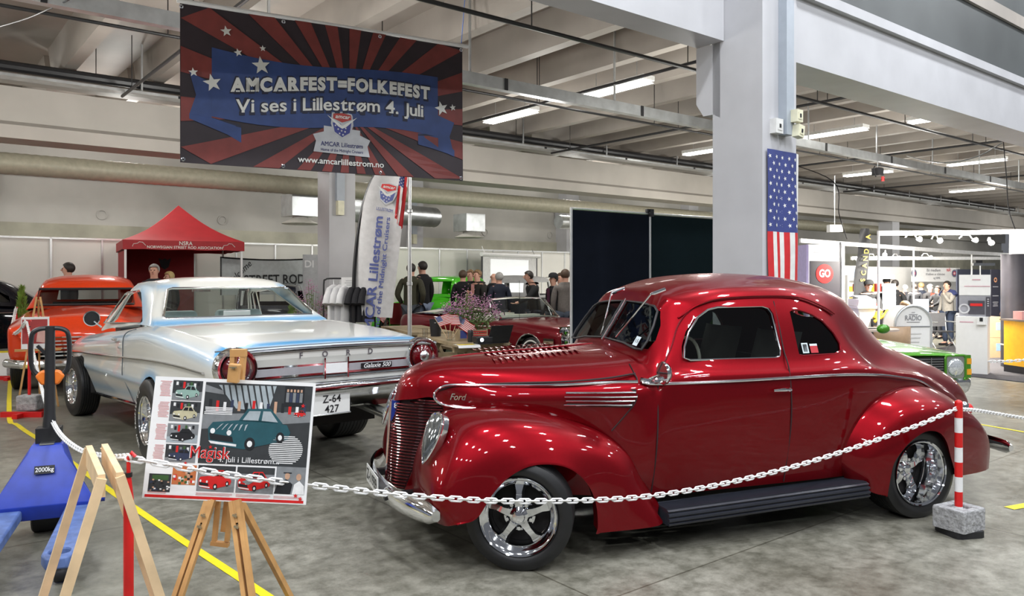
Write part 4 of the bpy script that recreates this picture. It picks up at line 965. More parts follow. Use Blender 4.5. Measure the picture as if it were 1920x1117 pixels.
# orange coupe cab, black sedan, green hot rod, dark roadster with silver top
ora = thing('coupe_car', 'orange red 1950s coupe with a rounded roof behind the white hardtop', 'car', (-6.86, 12.66, 0), radians(116))
orp = paint('orange_paint', (.72, .055, .012), .15)
ON = [std_rows(s, z, w, zs, None, c) for s, z, w, zs, c in ((-1.92, .62, .60, .52, .02), (-1.88, .90, .70, .5, .06), (-1.75, 1.03, .82, .46, .1), (-1.6, 1.10, .9, .42, .12), (-.9, 1.16, .95, .35, .13), (-.3, 1.19, .95, .34, .12), (.3, 1.16, .93, .34, .05), (1.1, 1.15, .93, .34, .05), (1.5, 1.06, .90, .34, .08), (1.8, .92, .84, .36, .1), (1.95, .7, .75, .42, .1))]
cuts = MB(); arch(cuts, -.9, .36, .42); arch(cuts, 1.15, .36, .40); shell(ora, 'body', ON, orp, cuts)
RO = roof_net([(-.32, 1.16, -.1, .78, 1.15, -.05, .84, 1.12), (-.14, 1.47, .06, .68, 1.40, .12, .84, 1.13), (.08, 1.61, .2, .66, 1.49, .3, .84, 1.13), (.55, 1.68, .55, .66, 1.53, .6, .84, 1.13), (.95, 1.58, .92, .64, 1.46, .95, .83, 1.13), (1.15, 1.16, 1.12, .74, 1.15, 1.12, .82, 1.12)])
cuts = MB()
for sd in (1, -1): cuts.prism([(.2, 1.18), (.27, 1.38), (.80, 1.40), (.9, 1.18)], sd*.5, sd*1.1, 'y')
cuts.prism(rrect(-.66, 1.20, .66, 1.44, .07), -.6, .10, 'x'); cuts.prism([(-.45, 1.48), (.45, 1.48), (.5, 1.25), (-.5, 1.25)], .9, 1.4, 'x')
shell(ora, 'cab_roof', RO, orp, cuts)
MB().poly([(-.27, -.70, 1.19), (-.27, .70, 1.19), (-.12, .66, 1.45), (-.12, -.66, 1.45)]).build('windshield', glassmat('car_glass', (0, 0, 0)), ora, 0)
MB().tube([(-.32, -.68, 1.20), (-.32, .68, 1.20), (-.16, .65, 1.445), (-.16, -.65, 1.445)], .022, 6, True).build('windshield_trim', rubber, ora)
for sd in (1, -1): MB().poly([(.15, -.80*sd, 1.18), (.95, -.80*sd, 1.18), (.85, -.68*sd, 1.47), (.2, -.68*sd, 1.47)]).build('door_glass', glassmat('car_glass', (0, 0, 0)), ora, 0)
MB().box((.6, -.62, .7), (.78, .62, 1.22), .85).build('bench_seat', dark, ora)
m = MB()
for i in range(6): m.bar((-1.95, -.5, .55+.05*i), (-1.95, .5, .55+.05*i), .018)
m.build('grille', chrome, ora, 0)
m = MB(); m.tube([(-1.7, .9, .45), (-1.98, .7, .45), (-2.02, 0, .45), (-1.98, -.7, .45), (-1.7, -.9, .45)], .06, 10); m.build('front_bumper', chrome, ora)
for s in (-.9, 1.15):
    well(ora, s, .36, .40, .93)
    for sd in (1, -1): wheel(ora, (s, -.82*sd, .36), .36, .2, .2, sd, 0, 'cap')
for sd in (1, -1):
    m = MB(); m.lathe([(.11, .05), (.11, -.04), (.09, -.05), (.0, -.07)], 20, 'x', (-1.72, -.66*sd, .86)); m.build('headlight', chrome, ora)
blk = thing('sedan_car', 'black rounded 1940s sedan at the far left edge', 'car', (-11.72, 13.27, 0), radians(45))
bp_ = paint('black_gloss', (.006, .007, .012), .0, .2)
BN = [std_rows(s, z, w, zs, None, c) for s, z, w, zs, c in ((-.3, .9, .7, .45, .1), (0, 1.08, .85, .35, .1), (.8, 1.14, .9, .33, .1), (1.4, 1.15, .92, .32, .05), (2.6, 1.12, .92, .32, .05), (3.3, 1.02, .9, .34, .1), (3.9, .85, .84, .36, .12), (4.15, .6, .7, .4, .1))]
cuts = MB(); arch(cuts, .7, .34, .38); arch(cuts, 3.4, .34, .34); shell(blk, 'body', BN, bp_, cuts)
RB = roof_net([(.95, 1.13, 1.1, .7, 1.12, 1.1, .84, 1.1), (1.2, 1.45, 1.28, .62, 1.42, 1.35, .84, 1.12), (1.5, 1.60, 1.5, .62, 1.53, 1.5, .84, 1.12), (2.0, 1.65, 2.0, .64, 1.57, 2.0, .84, 1.12), (2.6, 1.58, 2.55, .62, 1.5, 2.55, .84, 1.10), (3.1, 1.30, 3.0, .62, 1.22, 2.95, .8, 1.05), (3.5, 1.0, 3.35, .6, .98, 3.3, .74, .92)])
cuts = MB()
for sd in (1, -1):
    for P in ([(1.35, 1.17), (1.5, 1.42), (1.93, 1.46), (1.93, 1.17)], [(2.0, 1.17), (2.0, 1.46), (2.35, 1.43), (2.6, 1.28), (2.62, 1.17)]): cuts.prism(P, sd*.5, sd*1, 'y')
cuts.prism([(-.6, 1.42), (.6, 1.42), (.65, 1.17), (-.65, 1.17)], .8, 1.3, 'x'); shell(blk, 'roof', RB, bp_, cuts)
for sd in (1, -1):
    MB().poly([(1.35, -.80*sd, 1.17), (2.62, -.80*sd, 1.17), (2.35, -.68*sd, 1.43), (1.5, -.68*sd, 1.43)]).build('side_glass', glassmat('window_glass', (0, 0, 0)), blk, 0)
    MB().tube([(s, -.925*sd, .98) for s in (.2, 2, 3.2)], .012, 6).build('side_moulding', chrome, blk)
    g = surf(F([[(s, .6, z), (s, .84, z-.02), (s, .98, z-.14), (s, 1.0, z-.3)] for s, z in ((2.85, .6), (3.0, .78), (3.4, .84), (3.8, .74), (4.05, .5))]), 4, 4)
    MB().grid([[Vector((p.x, p.y*sd, p.z)) for p in r] for r in g]).build('rear_fender', bp_, blk)
for s in (.7, 3.4):
    well(blk, s, .34, .36, .9)
    for sd in (1, -1): wheel(blk, (s, -.82*sd, .33), .33, .18, .2, sd, 0, 'cap')
m = MB(); m.tube([(4.0, .9, .45), (4.35, .75, .45), (4.4, 0, .45), (4.35, -.75, .45), (4.0, -.9, .45)], .05, 8); m.build('rear_bumper', chrome, blk)
def hotrod(label, loc, rz, mt_, roofm):
    t = thing('hot_rod_car', label, 'car', loc, rz)
    st = [std_rows(s, z, w, .42, None, .04) for s, z, w in ((-1.7, 1.0, .34), (-1.6, 1.06, .38), (-.7, 1.12, .52), (-.5, 1.15, .60), (0, 1.17, .70), (1.0, 1.17, .72), (1.5, 1.05, .68), (1.9, .75, .6))]
    shell(t, 'body', st, mt_)
    RH = roof_net([(-.45, 1.15, -.44, .6, 1.14, -.42, .62, 1.12), (-.36, 1.55, -.34, .58, 1.53, -.3, .63, 1.14), (-.2, 1.66, -.15, .58, 1.60, -.1, .65, 1.14), (.4, 1.68, .4, .6, 1.62, .4, .67, 1.14), (.95, 1.64, .92, .58, 1.56, .92, .67, 1.14), (1.08, 1.14, 1.05, .6, 1.13, 1.05, .65, 1.12)])
    cuts = MB()
    for sd in (1, -1): cuts.prism([(-.2, 1.2), (-.2, 1.52), (.7, 1.52), (.7, 1.2)], sd*.4, sd*1, 'y')
    cuts.prism([(-.52, 1.54), (.52, 1.54), (.54, 1.22), (-.54, 1.22)], -.6, -.2, 'x'); cuts.prism([(-.35, 1.5), (.35, 1.5), (.35, 1.27), (-.35, 1.27)], .8, 1.3, 'x')
    shell(t, 'roof', RH, roofm, cuts)
    for x in (-1.45, 1.35):
        for sd in (1, -1):
            g = surf([[Vector((x+a, -(.50+b*.26)*sd, .36+.40*c-.03*b)) for b in (0, .4, .9, 1)] for a, c in ((-.46, .1), (-.36, .72), (0, 1.02), (.36, .72), (.52, .1))], 4, 3); MB().grid(g).build('fender', mt_, t)
            wheel(t, (x, -.64*sd, .35), .35, .18, .2, sd)
    for sd in (1, -1):
        m = MB(); m.lathe([(0, .12), (.06, .1), (.10, .02), (.105, 0), (.09, -.02), (0, -.03)], 20, 'x', (-1.75, -.42*sd, .92)); m.cyl((-1.72, -.42*sd, .6), (-1.72, -.42*sd, .82), .015, 6); m.build('headlight', chrome, t)
    m = MB(); m.box((-1.73, -.3, .5), (-1.70, .3, 1.02)); m.build('radiator_grille', chrome, t)
    MB().box((.2, -.6, .5), (.5, .6, 1.2)).build('seat', dark, t)
    return t
hotrod('lime green hot rod coupe behind the men beside the flagpole', (-1.75, 20.3, 0), radians(56), paint('lime_paint', (.09, .62, .025), .1), MATS['lime_paint'])
hotrod('dark open hot rod with a silver soft top in front of the projection screen', (.30, 20.2, 0), radians(250), paint('navy_gloss', (.01, .012, .02), .1), mat('silver_top', (.36, .36, .36), .5))
hotrod('dark hot rod seen through the rear window of the white hardtop', (-4.70, 15.2, 0), radians(100), MATS['navy_gloss'], MATS['navy_gloss']).scale = (.9,)*3
# ---------------------------------------------------------------- barrier posts and chains
post_red = mat('post_red', (.62, .012, .012), .35); chainw = mat('chain_white', (.80, .80, .80), .4, var=.02)
conc_b = mat('concrete_block', (.33, .33, .335), .9, var=.25, scale=28, bump=.8)
def chain(P, label, pitch=.042, r=.0042, wd=.0098):
    P = [Vector(p) for p in P]; d = [0]
    for a, b in zip(P, P[1:]): d.append(d[-1]+(b-a).length)
    def pos(x):
        i = 0
        while i < len(d)-2 and d[i+1] < x: i += 1
        return P[i].lerp(P[i+1], (x-d[i])/(d[i+1]-d[i]))
    n = int(d[-1]/pitch); mb = MB(); step = d[-1]/n
    for i in range(n):
        a, b = pos(i*step), pos((i+1)*step); c = (a+b)/2; t = (b-a).normalized()
        s = t.cross(Vector((0, 0, 1))).normalized(); u = s.cross(t)
        q = (s*.94+u*.34) if i % 2 else (u*.94-s*.34); L = step/2+r*2.2
        pts = [c+t*x*L+q*y*wd for x, y in ((-.72, 1), (.72, 1), (1, .55), (1, -.55), (.72, -1), (-.72, -1), (-1, -.55), (-1, .55))]
        mb.tube(pts, r, 5, True)
    return tag(mb.build('barrier_chain', chainw, None, 60), label, 'chain')
A0 = Vector((-1.345, 2.75, 0)); B0 = Vector((2.82, 4.95, 0))
chain(curve([A0.lerp(B0, k)+Vector((0, 0, z)) for k, z in ((0, .98), (.07, .884), (.1417, .80), (.236, .70), (.345, .614), (.498, .55), (.684, .583), (.892, .703), (1, .795))], 10), 'white plastic chain hanging in front of the red coupe up to the striped post')
def pix(L): return [at(x, y, d) for x, y, d in L]
chain(curve(pix([(243, 856, 2.75), (205, 856, 3.1), (150, 843, 3.7), (112, 812, 4.5), (93, 775, 5.4), (80, 735, 6.4), (66, 675, 7.8), (50, 603, 9.25)]), 8), 'white chain running back from the red post past the pallet truck')
chain(curve(pix([(48, 603, 9.25), (36, 620, 10.2), (22, 622, 11.2), (30, 577, 12.6)]), 8), 'far white chain between the two background red posts at left', .06, .007, .02)
chain(curve(pix([(1799, 767, 4.95), (1830, 769, 5.3), (1880, 777, 5.8), (1960, 790, 6.5)]), 8), 'white chain leading right from the striped post to outside the frame')
chain(curve(pix([(1765, 671, 13.4), (1830, 676, 13.2), (1890, 677, 13), (1990, 668, 12.8)]), 8), 'thin white chain in front of the yellow counter', .06, .007, .02)
def redpost(p, h, label, block=False, r=.017):
    t = thing('barrier_post', label, 'barrier post', p)
    MB().tube([(0, 0, .01), (0, 0, h-.16), (0, 0, h-.09), (0, 0, h-.07)], [r, r, r*.55, r*.35], 14).build('pole', post_red, t)
    m = MB(); m.tube([(0, 0, h-.08), (0, 0, h-.02), (.012, 0, h), (.024, 0, h-.015)], .007, 8); m.build('hook', post_red, t)
    MB().lathe([(r*.42, h-.085), (r*.75, h-.085), (r*.75, h-.07), (r*.42, h-.07)], 14).build('cable_tie', black, t)
    if block:
        o = MB().box((-.11, -.09, .06), (.13, .09, .24)).build('concrete_block', conc_b, t, 0); bake(o, [('BEVEL', dict(width=.02, segments=2))])
        m = MB(); m.box((-.24, -.16, 0), (.24, -.11, .06)); m.box((-.03, -.28, 0), (.03, .25, .05)); m.build('foot_frame', post_red, t, 0)
    else:
        m = MB(); m.lathe([(0, .02), (.16, .015), (.17, 0), (0, 0)], 24); m.build('base', post_red, t)
    return t
redpost(A0, 1.0, 'red barrier post in the foreground left of the poster')
redpost(at(55, 522, 9.25)+Vector((0, 0, -EYE)), 1.12, 'red barrier post standing in a concrete block behind the pallet truck handle', True)
redpost(at(31, 522, 12.6)+Vector((0, 0, -EYE)), 1.15, 'farthest red barrier post in a concrete block near the black sedan', True)
t = thing('barrier_post', 'red and white striped post in a concrete block beside the coupe rear wheel', 'barrier post', B0)
m = MB()
for i in range(9): m.mt((i) % 2).cyl((0, 0, .825-.093*(i+1)+.0), (0, 0, .825-.093*i), .0235, 16)
m.mt(0).ell((0, 0, .825), (.0235, .0235, .02))
m.build('pole', [post_red, white], t)
bl = MB(); o_, i_ = .165, .075
bl.prism(rrect(-o_, -.15, o_, .15, .02, 2), .052, .20, 'z'); bo = bl.build('concrete_block', conc_b, t, 20); bo.rotation_euler.z = .5; bo.scale = (.70, .70, .78)
rm = MB()
for x in (-.09, .09): rm.prism(rrect(x-.085, -.155, x+.085, .155, .02, 2), .2, .214, 'z')
for y in (-.12, .12): rm.box((-.16, y-.035, .2), (.16, y+.035, .212))
rm = MB()
for lo, hi in (((-.165, -.15, .19), (-.075, .15, .225)), ((.075, -.15, .19), (.165, .15, .225)), ((-.08, -.15, .19), (.08, -.075, .222)), ((-.08, .075, .19), (.08, .15, .222))): rm.box(lo, hi, .95)
ro = rm.build('block_rim', conc_b, bo, 0); bake(ro, [('BEVEL', dict(width=.012, segments=2))])
m = MB(); m.prism(rrect(-.14, -.15, .15, .15, .05, 2), 0, .05, 'z'); mo = m.build('rubber_foot', rubber, t, 30); mo.rotation_euler.z = .2; mo.scale = (.72, .72, .8)
# ---------------------------------------------------------------- pallet truck
jb = mat('jack_blue', (.018, .045, .36), .38, var=.18, scale=9); jw = mat('jack_blue_worn', (.085, .14, .33), .5, var=.3, scale=14)
jk = thing('pallet_truck', 'blue hand pallet truck with a black loop handle at the left edge', 'pallet truck', (-2.87, 4.80, 0), atan2(-.92, .39)+pi/2)
# local -y points along the forks to the camera
for x in (-.195, .195):
    P = [(x-.08, .05), (x-.08, -.90), (x-.05, -.99), (x+.05, -.99), (x+.08, -.90), (x+.08, .05)]
    m = MB(); m.prism(P, .135, .20, 'z'); fo = m.build('fork', jw, jk, 30)
    cm = MB(); cm.prism(rrect(x-.05, -.93, x+.05, -.82, .045), .0, .3, 'z'); cutaway(fo, cm.build('cutter', jw, jk, 0))
    bake(fo, [('BEVEL', dict(width=.012, segments=2))])
    m = MB(); m.lathe([(0, -.035), (.038, -.035), (.04, -.03), (.04, .03), (.038, .035), (0, .035)], 20, 'x', (x, -.78, .045)); m.build('fork_roller', rubber, jk)
    MB().bar((x, -.78, .05), (x, -.55, .15), .05, .03).build('roller_link', black, jk, 0)
m = MB(); m.grid([[(a*.29, .02, .13), (a*.285, 0, .22), (a*.10, .10, .52), (a*.085, .14, .565), (a*.085, .30, .565)] for a in (-1, -.4, .4, 1)])
for sd in (-1, 1): m.poly([(sd*.29, .02, .13), (sd*.285, 0, .22), (sd*.10, .10, .52), (sd*.085, .14, .565), (sd*.085, .30, .565), (sd*.20, .30, .16)])
o = m.build('body', jb, jk, 30); bake(o, [('SOLIDIFY', dict(thickness=.012)), ('BEVEL', dict(width=.006, segments=2))])
MB().box((-.04, .135, .566), (.04, .24, .575)).build('top_plate', dchrome, jk, 0)
m = MB(); m.cyl((-.33, .08, .22), (.33, .08, .22), .028, 16); m.build('axle', jb, jk)
mt_ = frame((0, .062, .425), (1, 0, 0), (0, .32, 1)) @ Matrix.Translation((0, 0, .012))
m = MB(); m.T = mt_; m.box((-.055, -.025, 0), (.055, .025, .002)); lo = m.build('capacity_label', black, jk, 0)
m = MB(); text(m, '2000kg', mt_ @ Matrix.Translation((0, 0, .004)), .038, .10, .01); m.build('label_text', white, lo, 0)
m = MB(); m.lathe([(0, -.09), (.09, -.09), (.1, -.08), (.1, .08), (.09, .09), (0, .09)], 24, 'x', (0, .24, .1)); m.build('steer_wheel', rubber, jk)
m = MB(); m.cyl((0, .24, .08), (0, .24, .6), .05, 16); m.box((-.07, .19, .56), (.07, .30, .66)); m.build('pump', black, jk)
m = MB(); m.tube([(0, .24, .6), (.0, .26, .75), (.0, .28, 1.30)], [.045, .033, .028], 14); m.build('tiller', black, jk)
L = [(0, .285, 1.36), (-.075, .285, 1.35), (-.105, .285, 1.30), (-.105, .285, 1.13), (-.07, .285, 1.06), (0, .285, 1.02), (.07, .285, 1.06), (.105, .285, 1.13), (.105, .285, 1.30), (.075, .285, 1.35)]
L = [(x, y, z-.07) for x, y, z in L]
m = MB(); q = [Vector(p) for p in smooth_poly(L, 4)]; m.tube(q, .015, 8, True); m.build('handle_loop', black, jk)
m = MB(); m.prism([(-.085, .985), (-.05, 1.02), (.05, 1.02), (.085, .985), (.05, .925), (-.05, .925)], .26, .31, 'y'); o = m.build('handle_cover', mat('orange_plastic', (.80, .19, .02), .4), jk, 30); bake(o, [('BEVEL', dict(width=.012, segments=2))])
m = MB(); m.bar((-.07, .27, 1.18), (.0, .27, 1.10), .02); m.build('release_lever', black, jk)
# ---------------------------------------------------------------- wooden A-frame stand
t = thing('a_frame_stand', 'bare pine folding A-frame stand between the pallet truck and the red post', 'stand', (-1.45, 2.75, 0))
def stile(p, q, w=.030, h=.022): 
    MB().bar(Vector(p)-Vector((-1.45, 2.75, 0)), Vector(q)-Vector((-1.45, 2.75, 0)), w, h, (.55, -.84, 0)).build('leg', pine, t, 0)
T1, T2 = (-1.63, 3.02, .955), (-1.345, 2.57, .955); T3, T4 = (-1.585, 3.05, .955), (-1.300, 2.60, .955)
stile(T1, (-1.86, 2.88, 0)); stile(T2, (-1.575, 2.42, 0)); stile(T3, (-1.35, 3.19, 0)); stile(T4, (-1.065, 2.74, 0))
o0 = Vector((-1.45, 2.75, 0))
for a, b in ((T1, T2), (T3, T4)):
    a, b = Vector(a)-o0, Vector(b)-o0; MB().bar(a-Vector((0, 0, .025)), b-Vector((0, 0, .025)), .022, .075).build('top_rail', pine, t, 0)
for k, (a, b) in enumerate((((-1.80, 2.92, .22), (-1.52, 2.47, .22)), ((-1.40, 3.16, .2), (-1.12, 2.71, .2)))):
    MB().bar(Vector(a)-o0, Vector(b)-o0, .02, .05).build('cross_rail', pine, t, 0)
for z, f in ((.50, .47), (.33, .65)):
    a = Vector(T2).lerp(Vector((-1.575, 2.42, 0)), f)-o0; b = Vector(T4).lerp(Vector((-1.065, 2.74, 0)), f)-o0
    MB().cyl(a, b, .005, 8).build('stay_rod', dchrome, t)
# ---------------------------------------------------------------- easel and poster
ez = thing('easel', 'beech tripod easel holding the car poster in the foreground', 'easel', (-1.12, 3.0, 0))
e0 = Vector((-1.12, 3.0, 0))
def E3(x, y, d): return at(x, y, d)-e0
def leg2(a, b, w=.019):
    a, b = Vector(a), Vector(b); s = Vector((.013, .0, .003)); m = MB()
    m.bar(a-s, b-s, .016, .03, (0, -1, 0)); m.bar(a+s, b+s, .016, .03, (0, -1, 0)); m.bar(a.lerp(b, .0), a.lerp(b, .10), .012, .026, (0, -1, 0)); m.bar(a.lerp(b, .93), b, .012, .026, (0, -1, 0))
    lo = m.build('leg', wood, ez, 0)
    for f in (.06, .11): k = MB(); p = a.lerp(b, f); k.cyl(p+Vector((0, -.022, 0)), p+Vector((0, .01, 0)), .006, 8); k.bar(p+Vector((-.008, -.026, .004)), p+Vector((.008, -.026, -.004)), .004, .008); k.build('wing_screw', mat('brass', (.5, .42, .28), .3, .8), lo, 0)
def tofloor(a, b): 
    a, b = Vector(a), Vector(b); d = (b-a); return a+d*(-a.z/d.z)
a = E3(394, 938, 2.98); leg2(a, tofloor(a, E3(334, 1117, 2.88)))
a = E3(441, 938, 2.98); leg2(a, tofloor(a, E3(466, 1117, 2.88)))
m = MB()
for x in (402, 426): m.bar(E3(x+8, 930, 3.02), E3(x, 1014, 3.02), .016, .02, (0, -1, 0))
m.bar(E3(396, 1017, 3.02), E3(429, 1021, 3.02), .016, .022, (0, -1, 0)); m.build('centre_slide', wood, ez, 0)
a = E3(415, 1000, 3.05); b = E3(447, 702, 3.10); m = MB(); m.bar(a+Vector((0, .03, 0)), b+Vector((0, .03, -.05)), .02, .03, (0, -1, 0)); m.build('mast', wood, ez, 0)
m = MB(); top_, bot = E3(448, 655, 3.07), E3(443, 718, 3.07); ax = (top_-bot).normalized(); sx_ = Vector((1, 0, 0))
for dx in (-.019, .019): m.bar(bot+sx_*dx, top_+sx_*dx, .018, .03, (0, -1, 0))
m.bar(top_-sx_*.0292-ax*.013+Vector((0, -.001, 0)), top_+sx_*.0292-ax*.013+Vector((0, -.001, 0)), .0285, .0305, (0, -1, 0)); ho = m.build('top_holder', wood, ez, 0)
m = MB(); p, q = E3(437, 717, 3.02), E3(441, 682, 3.02); m.bar(p, q, .042, .03, (0, -1, 0)); o = m.build('clamp_block', wood, ez, 0); bake(o, [('BEVEL', dict(width=.004, segments=2))])
m = MB(); c_ = E3(437, 690, 2.995); m.bar(c_-Vector((.014, 0, -.003)), c_+Vector((.014, 0, .003)), .005); m.cyl(c_, c_+Vector((0, .03, 0)), .005, 8); m.build('clamp_screw', MATS['brass'], o, 0)
a = E3(430, 900, 3.12); MB().bar(a, Vector((a.x+.05, a.y+.75, 0)), .02, .03).build('leg', wood, ez, 0)
# poster: affine frame from its corners
PT, PR, PB = at(292, 705, 3.055), at(592, 718, 3.055), at(266, 933, 2.985)
ex, ey = PR-PT, PB-PT; nn = ex.cross(-ey).normalized(); 
def pm_(u, v, h=0): return tuple(PT+ex*u+ey*v+nn*h)
ps = thing('poster_board', 'white poster with photos of show cars clipped to the wooden easel', 'poster', tuple(PT))
def PP(L, h): return [tuple(Vector(pm_(u, v, h))-PT) for u, v in L]
def rect(u0, v0, u1, v1): return [(u0, v0), (u1, v0), (u1, v1), (u0, v1)]
m = MB(); a = PP(rect(0, 0, 1, 1), 0); b = PP(rect(0, 0, 1, 1), -.006); m.add(a+b, [(0, 1, 2, 3), (7, 6, 5, 4)]+[(i, i+4, (i+1) % 4+4, (i+1) % 4) for i in range(4)])
pbd = m.build('board', mat('poster_white', (.80, .80, .80), .45, var=.01), ps, 0)
PCOL = {}
def pcol(c, nm): return mat('print_'+nm, c, .45, var=.1, scale=40)
ptd = pcol((.030, .033, .036), 'charcoal'); ptr = pcol((.60, .012, .012), 'red'); ptw = pcol((.75, .75, .75), 'white'); ptt = pcol((.012, .075, .095), 'teal'); ptg = pcol((.20, .21, .22), 'grey'); ptb = pcol((.35, .40, .43), 'sky'); ptm = pcol((.26, .40, .35), 'mint'); pty = pcol((.50, .46, .30), 'cream'); ptk = pcol((.008, .009, .012), 'black'); ptbl = pcol((.025, .035, .075), 'navy'); ptl = pcol((.62, .25, .25), 'pale_red'); ptsk = pcol((.5, .3, .2), 'skin'); ptgn = pcol((.04, .10, .03), 'green'); pto = pcol((.5, .15, .05), 'brick')
PM = [ptd, ptr, ptw, ptt, ptg, ptb, ptm, pty, ptk, ptbl, ptl, ptsk, ptgn, pto]
def pic(mb, h, mi, L): mb.mt(mi).add(PP(L, h), [tuple(range(len(L)))])
def carpic(mb, u0, v0, u1, v1, ci, h=.0022, glassi=8, back=0):
    """small printed car, three quarter view, nose to the left"""
    S = lambda L: [(u0+(u1-u0)*x, v0+(v1-v0)*y) for x, y in L]
    pic(mb, h, ci, S([(0, .55), (.05, .42), (.35, .36), (.62, .34), (.95, .42), (1, .58), (.97, .74), (.72, .86), (.45, .98), (.12, .92), (.02, .8)]))
    pic(mb, h, ci, S([(.36, .37), (.46, .10), (.74, .08), (.90, .40)])); pic(mb, h+.0006, glassi, S([(.41, .35), (.48, .15), (.62, .14), (.60, .35)])); pic(mb, h+.0006, glassi, S([(.64, .35), (.65, .14), (.74, .14), (.84, .37)]))
    pic(mb, h+.0006, 8, S([(.02, .66), (.30, .72), (.32, .84), (.04, .80)])); pic(mb, h+.0006, 2, S([(.02, .82), (.36, .88), (.36, .93), (.05, .88)]))
    for cx, cy, rx, ry in ((.52, .86, .065, .14), (.88, .70, .05, .12)):
        pic(mb, h+.0006, 8, S([(cx+rx*cos(a), cy+ry*sin(a)) for a in [2*pi*i/14 for i in range(14)]])); pic(mb, h+.001, 2, S([(cx+rx*.5*cos(a), cy+ry*.5*sin(a)) for a in [2*pi*i/10 for i in range(10)]]))
    for x in (.06, .26): pic(mb, h+.001, 2, S([(x+.03*cos(a), .60+.06*sin(a)+x*.15) for a in [2*pi*i/10 for i in range(10)]]))
m = MB()
for v0, v1, u0, ci in ((.025, .19, .115, 6), (.20, .365, .112, 7), (.385, .54, .11, 8), (.555, .70, .112, 9)):
    pic(m, .001, 0 if ci != 8 else 4, rect(u0, v0, .30, v1)); pic(m, .0014, 4 if ci != 8 else 5, [(u0, v0+.11), (.30, v0+.09), (.30, v1), (u0, v1)]); 
    for k in range(7): pic(m, .0016, (2, 8, 1, 4, 12)[k % 5], rect(u0+.02+.022*k, v0+.012+.01*(k % 2), u0+.034+.022*k, v0+.04+.012*(k % 3)))
    carpic(m, u0+.02, v0+.03, .285, v1-.01, ci)
    for k in range(11): pic(m, .001, 10, rect(.035+.012*R.random(), v0+.012*k+.01, .095+.012*R.random(), v0+.012*k+.015))
m.build('small_photos', PM, ps, 0)
m = MB(); pic(m, .001, 0, rect(.318, .03, .985, .70)); pic(m, .0014, 4, [(.318, .30), (.985, .24), (.985, .33), (.318, .42)]); pic(m, .0013, 5, [(.40, .05), (.76, .04), (.72, .26), (.52, .24)])
for k in range(9): x = .42+.038*k; pic(m, .0016, 0, [(x, .04), (x+.012, .04), (x+.05, .25), (x+.042, .25)])
pic(m, .0016, 4, [(.318, .05), (.44, .10), (.45, .13), (.318, .11)])
for k in range(14): x = .35+.045*k; pic(m, .0018, (8, 1, 2, 9, 11)[k % 5], rect(x, .17+.01*(k % 3), x+.018, .26+.01*(k % 2)))
carpic(m, .36, .20, .87, .58, 3, .0022, 5)
for k in range(6): pic(m, .0034, 5, [(.44+.03*k, .375), (.455+.03*k, .365), (.415+.035*k, .42), (.41+.035*k, .42)])
pic(m, .0022, 8, rect(.815, .035, .935, .205))
for k in range(5): x = .828+.021*k; pic(m, .0026, 11, rect(x, .062, x+.012, .085)); pic(m, .0026, 9 if k % 2 else 4, rect(x-.003, .09, x+.015, .17))
carpic(m, .88, .23, .955, .29, 1)
for k in range(15):
    y = .45+.0155*k; hw = .105*sqrt(max(.05, 1-((k-7)/8)**2)); pic(m, .0022, 2, rect(.85-hw, y, .85+hw, y+.008))
for k in range(5): pic(m, .0022, 2, rect(.325+.01*R.random(), .235+.013*k, .50, .243+.013*k))
m.build('main_photo', PM, ps, 0)
m = MB()
for a in (rect(.03, .80, .165, .945),): pic(m, .001, 0, a); pic(m, .0014, 12, rect(.05, .81, .15, .85))
for k in range(24): x, y = .035+.12*R.random(), .84+.09*R.random(); pic(m, .0016+k*1e-5, (2, 8, 11, 9)[k % 4], rect(x, y, x+.012, y+.012))
pic(m, .001, 13, rect(.17, .72, .315, .88))
for k in range(26): x, y = .172+.125*R.random(), .725+.135*R.random(); pic(m, .0014+k*1e-5, (2, 8, 11, 12, 1)[k % 5], rect(x, y, x+.016, y+.02))
for u0, u1, ci in ((.325, .555, 1), (.565, .795, 1)):
    pic(m, .001, 4, rect(u0, .715, u1, .925)); pic(m, .0013, 0, rect(u0, .715, u1, .77)); carpic(m, u0+.01, .735, u1-.02, .91, ci)
pic(m, .0036, 4, [(.60, .835), (.66, .80), (.70, .805), (.64, .86)])
pic(m, .001, 4, rect(.805, .70, .985, .92)); pic(m, .0014, 8, [(.80, .92), (.82, .83), (.87, .80), (.91, .84), (.90, .92)]); pic(m, .0014, 2, [(.91, .92), (.92, .84), (.95, .81), (.98, .85), (.985, .92)])
for x, y in ((.875, .775), (.945, .78)): pic(m, .002, 11, [(x+.016*cos(a), y+.028*sin(a)) for a in [2*pi*i/12 for i in range(12)]])
for k in range(3): pic(m, .002, 8, rect(.85, .745+.004*k, .90, .752))
for u0, u1 in ((.325, .55), (.57, .79), (.80, .98), (.03, .16)):
    for k in range(3): pic(m, .001, 10, rect(u0, .938+.008*k, u1-.02*R.random(), .941+.008*k))
pic(m, .001, 1, rect(.015, .968, .985, .99))
for x, y in ((.36, .595), (.388, .565), (.50, .638), (.245, .705), (.935, .195), (.935, .93), (.965, .955)):
    r = .013 if x < .9 else .015; pic(m, .004, 1, [(x+r*(1 if i % 2 == 0 else .42)*sin(i*pi/5), y-r*1.3*(1 if i % 2 == 0 else .42)*cos(i*pi/5)) for i in range(10)])
m.build('photo_row', PM, ps, 0)
fr = frame(ex*.385+ey*.615+nn*.004, ex, -ey)
m = MB(); text(m, 'Magisk', fr, .066, .155, .018); m.mt(1); text(m, 'Magisk', fr @ Matrix.Translation((0, 0, .0012)), .064, .148, .004)
m.mt(0); text(m, '4. juli i Lillestrøm...', frame(ex*.63+ey*.662+nn*.0045, ex, -ey), .03, .235, .004); m.build('headline', [ptw, ptr], ps, 0)
